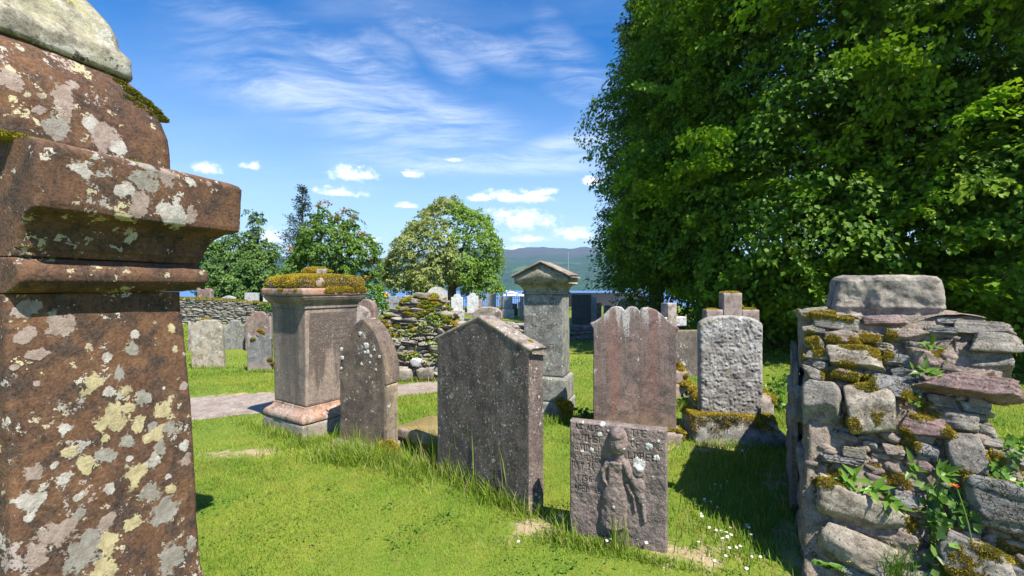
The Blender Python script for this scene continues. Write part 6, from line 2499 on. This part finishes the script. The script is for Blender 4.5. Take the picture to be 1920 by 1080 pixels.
def lime_tree():
    rg = np.random.default_rng(91)
    root = empty('lime_tree', (8.6, 11.2, 0), 0, 'huge broad-leaved tree with drooping boughs overhanging the right side of the churchyard', 'tree', 'trees')
    off = np.array([8.6, 11.2, 0])
    lobes = [((7.9, 11.6, 2.9), (4.7, 3.7, 2.7)), ((9.2, 10.6, 6.6), (5.2, 4.5, 3.6)), ((6.2, 12.4, 4.4), (2.3, 2.4, 3.2)), ((9.6, 9.0, 3.2), (3.2, 2.9, 2.2)),
             ((7.2, 12.6, 9.8), (3.6, 3.4, 3.6)), ((5.35, 13.6, 6.6), (1.6, 1.9, 3.4)), ((5.0, 13.4, 3.3), (1.3, 1.6, 1.6)), ((9.5, 13.5, 3.2), (5.5, 3.0, 2.9)), ((9.8, 13.5, 7.5), (5.5, 3.0, 4.0)), ((9.5, 10, 11.6), (5, 4.5, 3.4))]

    def keep(p, nn, r_):
        v = unit(p - np.array([0, 0, 1.5]))
        facing = -(nn * v).sum(1)
        pr = np.clip(.3 + 1.0 * (facing + .35), .2, 1.0)
        far = (p[:, 2] > 9.5) | (p[:, 0] > p[:, 1] * 1.35)
        pr = np.where(far, pr * .5, pr)
        low = np.interp(p[:, 0] / np.maximum(p[:, 1], 1), [.2, .36, .43], [2.1, 1.95, .35])
        return (r_.random(len(p)) < pr) & (p[:, 2] > low)
    pal = [[.06, .125, .012], [.08, .165, .014], [.11, .205, .017], [.15, .25, .022]]
    br = MB()
    small = [(c, tuple(np.array(r_) * .90)) for c, r_ in lobes]
    cr = crown_sprays(small, 20.0, rg, 1.15, .10, 56, pal, keep, droop=.6, flat=.78, inner=.36, depth=.22, bough=(br, 420, 1.0), bump=1.25)
    # long drooping boughs carrying flat leafy shelves, with dark hollows between them
    nb = 0
    tips = []
    while nb < 640:
        c, r_ = lobes[rg.integers(0, len(lobes))]
        c, r_ = np.array(c), np.array(r_)
        d = unit(rg.normal(size=3))
        e = c + d * r_ * rg.uniform(.97, 1.12)
        v = unit(e - np.array([0, 0, 1.5]))
        if -(unit(d / r_) @ v) < -.15 or e[2] > 9.8 or e[0] > e[1] * 1.4:
            continue
        if any((((e - np.array(c2)) / np.array(r2)) ** 2).sum() < .72 for c2, r2 in lobes):
            continue
        if e[2] < np.interp(e[0] / e[1], [.2, .36, .43], [2.2, 2.0, .6]):
            continue
        # keep the shelves apart so that shade can gather between
        if tips and min(((np.array(tips) - e) ** 2 * np.array([1, 1, 2.2])).sum(1)) < .12:
            continue
        tips.append(e)
        nb += 1
        out = unit(d / r_ * np.array([1, 1, .15]) + rg.normal(size=3) * .22)
        L = min(rg.uniform(1.4, 2.6), 1.15 * min(r_[0], r_[1]))
        droop = rg.uniform(.35, .7)
        side = unit(np.cross(out, [0, 0, 1.0]))
        st = e - out * L + np.array([0, 0, droop * L * .55])
        f = np.linspace(0, 1, 9)
        path = st + (out * L)[None] * f[:, None] - np.array([0, 0, 1.0]) * (droop * L * .55 * f ** 1.7)[:, None]
        tube(br, path[3:], np.linspace(.011, .003, 6), 4)
        nt = int(26 * L / 2)
        tf = rg.uniform(.12, 1, nt)
        tp = st + (out * L)[None] * tf[:, None] - np.array([0, 0, 1.0]) * (droop * L * .55 * tf ** 1.7)[:, None]
        sg = rg.choice([-1, 1], nt)
        td = unit(side[None] * sg[:, None] + out[None] * rg.uniform(.3, .9, nt)[:, None] + rg.normal(size=(nt, 3)) * .15)
        tl = rg.uniform(.35, .85, nt) * (1.05 - .55 * tf)
        pl = 17
        q = rg.random((nt, pl))
        pos = tp[:, None] + td[:, None] * (tl[:, None] * q)[..., None] + rg.normal(size=(nt, pl, 3)) * .035
        pos[..., 2] -= .22 * tl[:, None] * q ** 2 + rg.random((nt, pl)) * .05
        dr = td[:, None] * .6 + out * .3 + rg.normal(size=(nt, pl, 3)) * .35
        dr[..., 2] -= .5
        nr = np.array([0, 0, .85]) + out * .35 + rg.normal(size=(nt, pl, 3)) * .28
        young_lit = np.clip((tf[:, None] * .55 + q * .45 - .55) * 2.2, 0, 1) * rg.uniform(.3, 1)  # young yellow-green bough tips, their colour also brightened to look sunlit
        a_ = np.array([.118, .23, .018]) * rg.uniform(.7, 1.35)
        col = a_ * (1 - young_lit[..., None]) + np.array([.30, .42, .032]) * young_lit[..., None]
        col = col * rg.uniform(.75, 1.25, (nt, pl, 1))
        leaves(cr, pos.reshape(-1, 3), dr.reshape(-1, 3), nr.reshape(-1, 3), (.098 * rg.uniform(.65, 1.25, (nt, pl))).ravel(), .82, .09, col.reshape(-1, 3))
    V = [v - off for v in cr.v]
    cr.v = V
    cr.build('crown', M['leaf'], root, smooth=False, color=True)
    tree_trunk(br, (8.6, 11.2, 0), 9, .36, lobes, rg, 18)
    print('lime leaves', sum(len(q) for q in cr.t) // 2)
    br.v = [v - off for v in br.v]
    br.build('trunk', M['bark'], root)


def cypress_tree():
    rg = np.random.default_rng(17)
    root = empty('cypress_tree', (5.25, 16.6, 0), 0, 'tall dark feathery conifer at the left edge of the big tree', 'tree', 'trees')
    off = np.array([5.25, 16.6, 0])
    mb = MB()
    n = 5200
    z = rg.uniform(1.75, 15.5, n)
    rad = np.interp(z, [0.8, 2.5, 5, 9, 12.5, 15.8], [2.1, 2.5, 2.1, 1.65, .85, .1])
    rad = rad * (1 + .0 * z)
    a = rg.uniform(0, 2 * np.pi, n)
    k = rg.random(n) < np.clip(.35 - .8 * np.sin(a), .15, 1)
    z, rad, a = z[k], rad[k], a[k]
    n = len(z)
    o = np.stack([np.cos(a), np.sin(a), np.zeros(n)], 1)
    side = np.stack([-np.sin(a), np.cos(a), np.zeros(n)], 1)
    per = 46
    s = rg.random((n, per))
    l = rg.uniform(-1, 1, (n, per))
    L = rad * rg.uniform(.75, 1.12, n) * (1 + .38 * fbm(np.stack([np.cos(a) * 1.6, np.sin(a) * 1.6, z * .9], 1), 1.0, 3, 5))
    pos = o[:, None] * (L[:, None] * (.35 + .65 * s))[..., None] + side[:, None] * (l * .42 * (1.1 - s))[..., None]
    pos[..., 2] = z[:, None] - .25 * s * L[:, None] + .18 * L[:, None] * s ** 3 - .18 * np.abs(l)
    pos += rg.normal(size=pos.shape) * .05
    dr = o[:, None] * .8 + side[:, None] * (l * .7)[..., None] + rg.normal(size=pos.shape) * .3
    dr[..., 2] -= .35
    nr = np.array([0, 0, .8]) + o[:, None] * .4 + rg.normal(size=pos.shape) * .4
    col = np.array([.045, .09, .03]) * rg.uniform(.6, 1.7, (n, per, 1))
    leaves(mb, pos.reshape(-1, 3), dr.reshape(-1, 3), nr.reshape(-1, 3), (.16 * rg.uniform(.6, 1.3, (n, per))).ravel(), .38, .03, col.reshape(-1, 3))
    mb.build('crown', M['leaf'], root, smooth=False, color=True)
    br = MB()
    tube(br, [(0, 0, -.2), (.05, 0, 5), (0, .05, 10), (0, 0, 15.4)], [.3, .22, .12, .02], 8)
    for i in range(0, n, 14):
        e = o[i] * L[i] * .9
        tube(br, [(0, 0, z[i] + .15), (e[0] * .5, e[1] * .5, z[i]), (e[0], e[1], z[i] - .2 * L[i])], [.03, .02, .006], 4)
    br.build('trunk', M['bark'], root)


lime_tree()
cypress_tree()


def round_tree():
    rg = np.random.default_rng(23)
    d = 27.0
    k = d / FPX

    def Q(px, py, y=0.0):
        return ((px - 960) * k, d + y, CAMZ - (py - HOR) * k)
    bx = (845 - 960) * k
    root = empty('round_tree', (bx, d, 0), 0, 'round-headed pale green tree standing alone before the loch', 'tree', 'trees')
    off = np.array([bx, d, 0])
    lobes = []
    for px, py, r_, y in ((838, 430, 1.75, 0), (790, 460, 1.5, .3), (888, 450, 1.5, 0), (838, 400, 1.0, -.4), (765, 500, 1.15, 0), (910, 500, 1.05, .2), (810, 510, 1.3, -.8), (870, 495, 1.3, -.7), (800, 420, 1.1, .6), (885, 415, 1.1, .5),
                          (755, 520, .8, 0), (920, 525, .75, 0), (905, 470, 1.1, -.5), (770, 470, 1.1, -.6), (838, 470, 2.0, 0), (890, 535, .7, -.2), (790, 540, .8, 0)):
        lobes.append((Q(px, py, y), (r_, r_ * 1.05, r_ * .9)))
    pal = [[.14, .19, .04], [.22, .27, .07], [.32, .36, .12], [.40, .42, .18]]

    def keep(p, nn, r_):
        return (r_.random(len(p)) < np.clip(.75 - .6 * nn[:, 1], .2, 1))
    br = MB()
    cr = crown_sprays(lobes, 33, rg, .48, .125, 17, pal, keep, droop=.5, flat=.55, inner=.10, depth=.3, bough=(br, 150, .8), bump=.28)
    # right half carries fresher green foliage
    for i, (v, c) in enumerate(zip(cr.v, cr.c)):
        px = v[:, 0] / v[:, 1] * FPX + 960
        f = np.clip((px - 842) / 22 + fbm(v, .9, 2, 8) * 1.2, 0, 1)[:, None]
        cr.c[i] = c * (1 - f) + c * np.array([.62, .88, .4]) * f
    cr.v = [v - off for v in cr.v]
    cr.build('crown', M['leaf'], root, smooth=False, color=True)
    tree_trunk(br, (bx, d, 0), 4.2, .26, lobes, rg, 30)
    br.v = [v - off for v in br.v]
    br.build('trunk', M['bark'], root)


def bush_tree(name, label, d, specs, pal, base_px, leaf=.125, dens=14, tips=None, seed=1, per=24, spray=.55, r0=.14):
    rg = np.random.default_rng(seed)
    k = d / FPX
    bx = (base_px - 960) * k
    root = empty(name, (bx, d, 0), 0, label, 'tree', 'trees')
    off = np.array([bx, d, 0])
    lobes = []
    for px, py, rx, rz in specs:
        lobes.append((((px - 960) * k, d + rg.uniform(-.4, .4), CAMZ - (py - HOR) * k), (rx * k, rx * k, rz * k)))

    def keep(p, nn, r_):
        return (r_.random(len(p)) < np.clip(.75 - .6 * nn[:, 1], .2, 1)) & (p[:, 2] > .1)
    br = MB()
    cr = crown_sprays(lobes, dens * 1.6, rg, spray, leaf, per, pal, keep, droop=.45, flat=.7, inner=.2, depth=.35, bough=(br, 30, .5), bump=.22)
    if tips:
        for (px, py, s) in tips:
            n = int(26 * s)
            c = ((px - 960) * k, d - .9, CAMZ - (py - HOR) * k)
            small_leaves(cr, c, (.28 * s, .2, .16 * s), n, .13, rg, [[.34, .15, .06], [.42, .22, .08], [.26, .16, .05]])
    cr.v = [v - off for v in cr.v]
    cr.build('crown', M['leaf'], root, smooth=False, color=True)
    h = .78 * max(c[2] + r_[2] * .7 for c, r_ in lobes)
    tree_trunk(br, (bx, d, 0), h, r0, lobes, rg, 16)
    br.v = [v - off for v in br.v]
    br.build('trunk', M['bark'], root)


round_tree()
DG = [[.05, .11, .016], [.085, .165, .02], [.13, .23, .028], [.20, .31, .04]]
BG = [[.05, .11, .028], [.075, .15, .035], [.12, .21, .05], [.20, .30, .06]]
bush_tree('maple_tree', 'bushy green tree tipped with reddish new leaves, behind the mossy pedestal', 24, [(620, 455, 48, 50), (660, 480, 46, 60), (600, 500, 50, 60), (690, 520, 30, 48), (640, 430, 26, 36), (585, 470, 30, 40), (650, 540, 60, 46), (610, 412, 16, 28), (655, 415, 16, 24),
                                                                                       (570, 530, 34, 46), (680, 560, 34, 30), (690, 455, 14, 26)], DG, 635, tips=[(612, 388, 1), (628, 385, .8), (655, 400, 1), (672, 412, 1), (640, 412, 1.2), (600, 425, 1), (650, 440, 1), (690, 440, .8), (560, 470, .8), (695, 470, .8), (620, 448, 1.2), (660, 455, 1),
                                                                                                                                              (705, 490, .7), (640, 500, .8), (590, 520, .7), (700, 520, .7), (575, 490, .6), (670, 520, .6)], seed=3, dens=17)
bush_tree('leafy_tree', 'dark green bushy tree behind the dry stone wall, next to the left monument', 24.5, [(432, 480, 30, 46), (420, 520, 40, 50), (440, 450, 16, 26), (400, 510, 34, 50), (450, 540, 40, 36), (385, 480, 30, 40)], BG, 420, seed=5, dens=18)
bush_tree('pointed_tree', 'narrow pointed green tree between the left monument and the pedestal', 25, [(478, 440, 18, 34), (478, 480, 28, 44), (478, 412, 8, 18), (490, 520, 36, 44), (465, 520, 30, 44), (500, 545, 30, 30), (478, 395, 4, 10)], BG, 480, seed=7, dens=20)


def spire_conifer():
    rg = np.random.default_rng(29)
    d = 29.0
    k = d / FPX
    bx = (566 - 960) * k
    h = CAMZ + (HOR - 352) * k
    root = empty('conifer_tree', (bx, d, 0), 0, 'slim dark conifer whose open top rises behind the reddish-tipped tree', 'tree', 'trees')
    mb = MB()
    br = MB()
    tube(br, [(0, 0, -.2), (.1, 0, h * .5), (0, 0, h)], [.18, .1, .015], 7)
    n = 150
    z = h * (1 - rg.random(n) ** 1.2 * .93)
    a = rg.uniform(0, 6.28, n)
    L = (h - z) * .30 * rg.uniform(.7, 1.2, n) + .15
    for i in range(n):
        o = np.array([math.cos(a[i]), math.sin(a[i]), .35])
        e = o * L[i]
        tube(br, [(0, 0, z[i]), (e[0] * .5, e[1] * .5, z[i] + e[2] * .3), (e[0], e[1], z[i] + e[2])], [.02, .013, .004], 4)
        m = int(14 + 30 * L[i])
        s = rg.uniform(.2, 1, m)
        p = np.array([0, 0, z[i]]) + e * s[:, None] + rg.normal(size=(m, 3)) * np.array([.10, .10, .07])
        leaves(mb, p, e[None] / L[i] + rg.normal(size=(m, 3)) * .5, np.array([0, 0, 1.0]) + rg.normal(size=(m, 3)) * .4, .15 * rg.uniform(.6, 1.2, m), .45, .04, np.array([.03, .06, .028]) * rg.uniform(.6, 1.7, (m, 1)))
    mb.build('crown', M['leaf'], root, smooth=False, color=True)
    br.build('trunk', M['bark'], root)


spire_conifer()
spire_low = None


def shrubs():
    rg = np.random.default_rng(33)
    # flowering shrub beside the ruined wall
    d = 13.5
    k = d / FPX
    bx = (714 - 960) * k
    root = empty('flowering_shrub', (bx, d, 0), 0, 'small leafy shrub with one orange bloom on a tall stem, left of the ruined wall', 'shrub')
    mb = MB()
    for px, py, s in ((706, 562, .2), (714, 566, .2), (712, 575, .18), (704, 570, .14), (721, 572, .12)):
        small_leaves(mb, ((px - 960) * k - bx, 0, CAMZ - (py - HOR) * k), (s, s, s), 60, .09, rg, [[.10, .20, .03], [.15, .27, .04]])
    for i in range(60):
        mb_z = rg.uniform(0, .9)
        small_leaves(mb, (rg.normal() * .05, 0, mb_z), (.2, .2, .1), 3, .08, rg, GREENS)
    mb.build('leaves', M['plant'], root, color=True)
    mb = MB()
    tube(mb, [(0, 0, 0), (.05, 0, .6), (.13, 0, CAMZ - (555 - HOR) * k)], [.012, .01, .005], 5, col=(.12, .2, .04))
    tube(mb, [(0, 0, 0), (-.08, 0, .5), (-.1, 0, .95)], [.01, .008, .005], 5, col=(.12, .2, .04))
    mb.build('stem', M['plant'], root, color=True)
    mb = MB()
    n = 30
    c = np.array([(724 - 960) * k - bx, 0, CAMZ - (553.5 - HOR) * k])
    leaves(mb, np.tile(c, (n, 1)) + rg.normal(size=(n, 3)) * .02, rg.normal(size=(n, 3)), rg.normal(size=(n, 3)), .07, .9, .1)
    mb.build('bloom', M['yellow'], root)
    for px, py, h, w, lab in ((1097, 795, .16, .09, 'leafy green weed at the right foot of the pedimented monument'), (1296, 762, .2, .16, 'broad-leaved green weed beside the mossy footstone'),
                              (1462, 770, .42, .16, 'nettle-like green plant against the back of the broken wall'), (1900, 862, .22, .2, 'green weed on the lawn behind the right edge of the broken wall')):
        g = G(px, py)
        mb = MB()
        for i in range(int(h * 60)):
            small_leaves(mb, (rg.normal() * w * .5, rg.normal() * w * .5, rg.uniform(.0, h)), (.05, .05, .03), 7, .06, rg, GREENS)
        for j in range(4):
            tube(mb, [(0, 0, -.02), (rg.normal() * w * .3, rg.normal() * w * .3, h)], [.005, .002], 4, col=(.10, .18, .03))
        tag(mb.build('weed_plant', M['plant'], None, color=True, loc=g), lab, 'plant', 'weeds in the lawn')
    for px, py, w, lab in ((895, 594, .5, 'green shrub by the railing among the far gravestones'), (968, 594, .35, 'bright green bush beside the pedimented monument, among the far gravestones'), (828, 592, .4, 'dark green bush at the trunk of the round tree')):
        d = 24.0
        x = (px - 960) / FPX * d
        mb = MB()
        for i in range(14):
            small_leaves(mb, (rg.normal() * w * .4, rg.normal() * w * .3, rg.uniform(.05, w)), (.15, .15, .12), 22, .12, rg, [[.12, .22, .02], [.2, .32, .03]] if px > 900 else GREENS)
        tag(mb.build('bush', M['plant'], None, color=True, loc=(x, d, 0)), lab, 'bush', 'bushes among the far gravestones')


shrubs()


# ------------------------------------------------------------------ things by the water
def boathouse():
    root = empty('boathouse', (9.0, 46, -1.5), 0, 'low dark boathouse with a long roof and a front gable, by the loch', 'building')
    zr = CAMZ - (549 - HOR) / FPX * 46 + 1.5
    m = plain('dark_roof_slate', (.022, .023, .026), .75, .3, 3)
    md = plain('tarred_boards', (.02, .02, .02), .8, .3, 4)
    mt = plain('weathered_bargeboard', (.10, .10, .09), .8, .2, 4)

    def prism(x0, x1, yc, hy, z0, z1, th=.12):
        mb = MB()
        for s in (-1, 1):
            V = [(x0, yc, z1), (x1, yc, z1), (x1, yc + s * hy, z0), (x0, yc + s * hy, z0)]
            V2 = [(a, b, c - th) for a, b, c in V]
            mb.add(V + V2, quads=[[0, 1, 2, 3], [4, 7, 6, 5], [0, 4, 5, 1], [1, 5, 6, 2], [2, 6, 7, 3], [3, 7, 4, 0]])
        return mb
    prism(-3.6, 4.4, 0, 3.0, zr - 2.3, zr).build('roof', m, root, smooth=False)
    mb = MB()
    rect_stack(mb, [(0, -2.5), (0, zr - 2.1)], lambda o: (-3.4, 4.2, -2.6, 2.6), r=.02, n=4, amp=0)
    mb.build('wall', md, root)
    # front gable
    xg = (1180 - 960) / FPX * 42.2 - 9.0
    za = CAMZ - (553 - HOR) / FPX * 42.2 + 1.5
    mb = MB()
    for s in (-1, 1):
        V = [(xg, -4.0, za), (xg, 0, za), (xg + s * 2.9, 0, za - 2.1), (xg + s * 2.9, -4.0, za - 2.1)]
        V2 = [(a, b, c - .12) for a, b, c in V]
        mb.add(V + V2, quads=[[0, 1, 2, 3], [4, 7, 6, 5], [0, 4, 5, 1], [1, 5, 6, 2], [2, 6, 7, 3], [3, 7, 4, 0]])
    mb.build('gable_roof', m, root, smooth=False)
    mb = MB()
    mb.add([(xg, -3.8, za - .14), (xg + 2.6, -3.8, za - 2.05), (xg + 2.6, -3.8, -2), (xg - 2.6, -3.8, -2), (xg - 2.6, -3.8, za - 2.05)], tris=[[0, 2, 1], [0, 3, 2], [0, 4, 3]])
    mb.add([(xg, -3.7, za - .14), (xg + 2.6, -3.7, za - 2.05), (xg + 2.6, -3.7, -2), (xg - 2.6, -3.7, -2), (xg - 2.6, -3.7, za - 2.05)], tris=[[0, 1, 2], [0, 2, 3], [0, 3, 4]])
    mb.build('gable_wall', md, root, smooth=False)
    for s in (-1, 1):
        mb = MB()
        tube(mb, [(xg, -4.05, za - .03), (xg + s * 2.9, -4.05, za - 2.13)], [.06, .06], 4)
        mb.build('bargeboard', mt, root, smooth=False)


boathouse()


def railing():
    d = 28.0
    x0, x1 = (700 - 960) / FPX * d, (1075 - 960) / FPX * d
    root = empty('iron_railing', (x0, d, 0), 0, 'dark iron railing along the loch side of the far gravestones', 'railing')
    L = x1 - x0
    mb = MB()
    for z in (.12, .78):
        tube(mb, [(0, 0, z), (L, 0, z)], [.02, .02], 5)
    mb.build('rails', M['iron'], root)
    mb = MB()
    for x in np.arange(.1, L, .13):
        tube(mb, [(x, 0, 0), (x, 0, .9)], [.011, .011], 4)
    mb.build('bars', M['iron'], root)
    for x in np.arange(0, L + .1, L / 6):
        mb = MB()
        tube(mb, [(x, 0, -.1), (x, 0, 1.0)], [.035, .03], 6)
        V, T = ico(1)
        mb.add(V * .045 + np.array([x, 0, 1.02]), tris=T)
        mb.build('post', M['iron'], root)


railing()


def flagpole():
    d = 30.0
    x = (1065.5 - 960) / FPX * d
    mb = MB()
    zt = CAMZ + (HOR - 474) / FPX * d
    tube(mb, [(0, 0, 0), (0, 0, zt * .5), (0, 0, zt)], [.028, .022, .014], 8)
    V, T = ico(2)
    mb.add(V * .03 + np.array([0, 0, zt]), tris=T)
    tag(mb.build('flagpole', plain('grey_pole', (.35, .36, .37), .4, .1), None, loc=(x, d, 0)), 'thin grey pole rising behind the pedimented monument', 'pole')


flagpole()


def boats():
    def hull(L, B, H):
        xs = np.linspace(-L / 2, L / 2, 22)
        V = []
        for x in xs:
            f = (x + L / 2) / L
            b = B / 2 * min(1, 1.15 * (1 - f) ** .55 + .02) * (0.85 + .15 * min(1, f * 6))
            h = H * (1 + .35 * f * f)
            V.append([(x, -b, h), (x, -b * .85, h * .35), (x, -b * .3, -.3), (x, b * .3, -.3), (x, b * .85, h * .35), (x, b, h), (x, 0, h + .05)])
        V = np.array(V)
        F = grid_faces(22, 7)
        F = np.concatenate([F, [[i * 7 + 6, (i + 1) * 7 + 6, (i + 1) * 7, i * 7] for i in range(21)]])
        mb = MB()
        mb.add(V.reshape(-1, 3), F)
        mb.t.append(np.array([[0, i, i + 1] for i in range(1, 6)]))
        return mb
    d = 440.0
    x = (963 - 960) / FPX * d
    root = empty('motor_cruiser', (x, d, -8.5), R(12), 'white motor cruiser on the loch, left of the pedimented monument', 'boat', 'boats on the loch')
    hull(21, 6, 2.0).build('hull', M['white_paint'], root)
    mb = MB()
    rect_stack(mb, [(0, 2.0), (.4, 4.0), (.8, 4.2)], lambda o: (-7 + o, 4.5 - o * 3, -2.2 + o * .4, 2.2 - o * .4), r=.3, n=4, amp=0, step=.5)
    cb = mb.build('cabin', M['white_paint'], root)
    mb = MB()
    rect_stack(mb, [(-.05, 2.6), (.1, 3.4)], lambda o: (-6.6 + o, 3.6 - o * 3, -2.25 + o * .4, 2.25 - o * .4), r=.3, n=4, amp=0, step=.5)
    mb.build('window_band', M['boat_glass'], cb)
    mb = MB()
    rect_stack(mb, [(0, 4.2), (.3, 5.2), (.5, 5.25)], lambda o: (-5 + o, 0 - o * 2, -1.8 + o, 1.8 - o), r=.3, n=4, amp=0, step=.5)
    tube(mb, [(-3, 0, 5.2), (-3.8, 0, 7.2)], [.15, .08], 5)
    mb.build('flybridge', M['white_paint'], root)
    for i, (px, dd, lab) in enumerate(((947, 900, 'tiny white boat near the far shore, above the motor cruiser'), (930, 820, 'tiny white boat near the far shore, left of the motor cruiser'))):
        root = empty('small_boat', ((px - 960) / FPX * dd, dd, -8.5), R(20 * i), lab, 'boat', 'boats on the loch')
        hull(9, 3, 1.4).build('hull', M['white_paint'], root)
        mb = MB()
        rect_stack(mb, [(0, 1.4), (.2, 2.8)], lambda o: (-2 + o, 1.5 - o, -1 + o, 1 - o), r=.1, n=3, amp=0, step=.5)
        mb.build('cabin', M['white_paint'], root)


boats()


def haze():
    mb = MB()
    x0, x1, y0, y1, z0, z1 = -7600, 7600, -7600, 7600, -14.5, 300
    V = [(x0, y0, z0), (x1, y0, z0), (x1, y1, z0), (x0, y1, z0), (x0, y0, z1), (x1, y0, z1), (x1, y1, z1), (x0, y1, z1)]
    mb.add(V, quads=[[0, 3, 2, 1], [4, 5, 6, 7], [0, 1, 5, 4], [1, 2, 6, 5], [2, 3, 7, 6], [3, 0, 4, 7]])
    m = bpy.data.materials.new('haze_air')
    m.use_nodes = True
    nt = m.node_tree
    nt.nodes.clear()
    out = nt.nodes.new('ShaderNodeOutputMaterial')
    pv = nt.nodes.new('ShaderNodeVolumePrincipled')
    pv.inputs['Color'].default_value = (.42, .70, 1, 1)
    pv.inputs['Density'].default_value = 1.7e-4
    pv.inputs['Anisotropy'].default_value = .2
    nt.links.new(pv.outputs[0], out.inputs['Volume'])
    o = mb.build('haze', m, None, smooth=False)
    tag(o, kind='stuff')


haze()
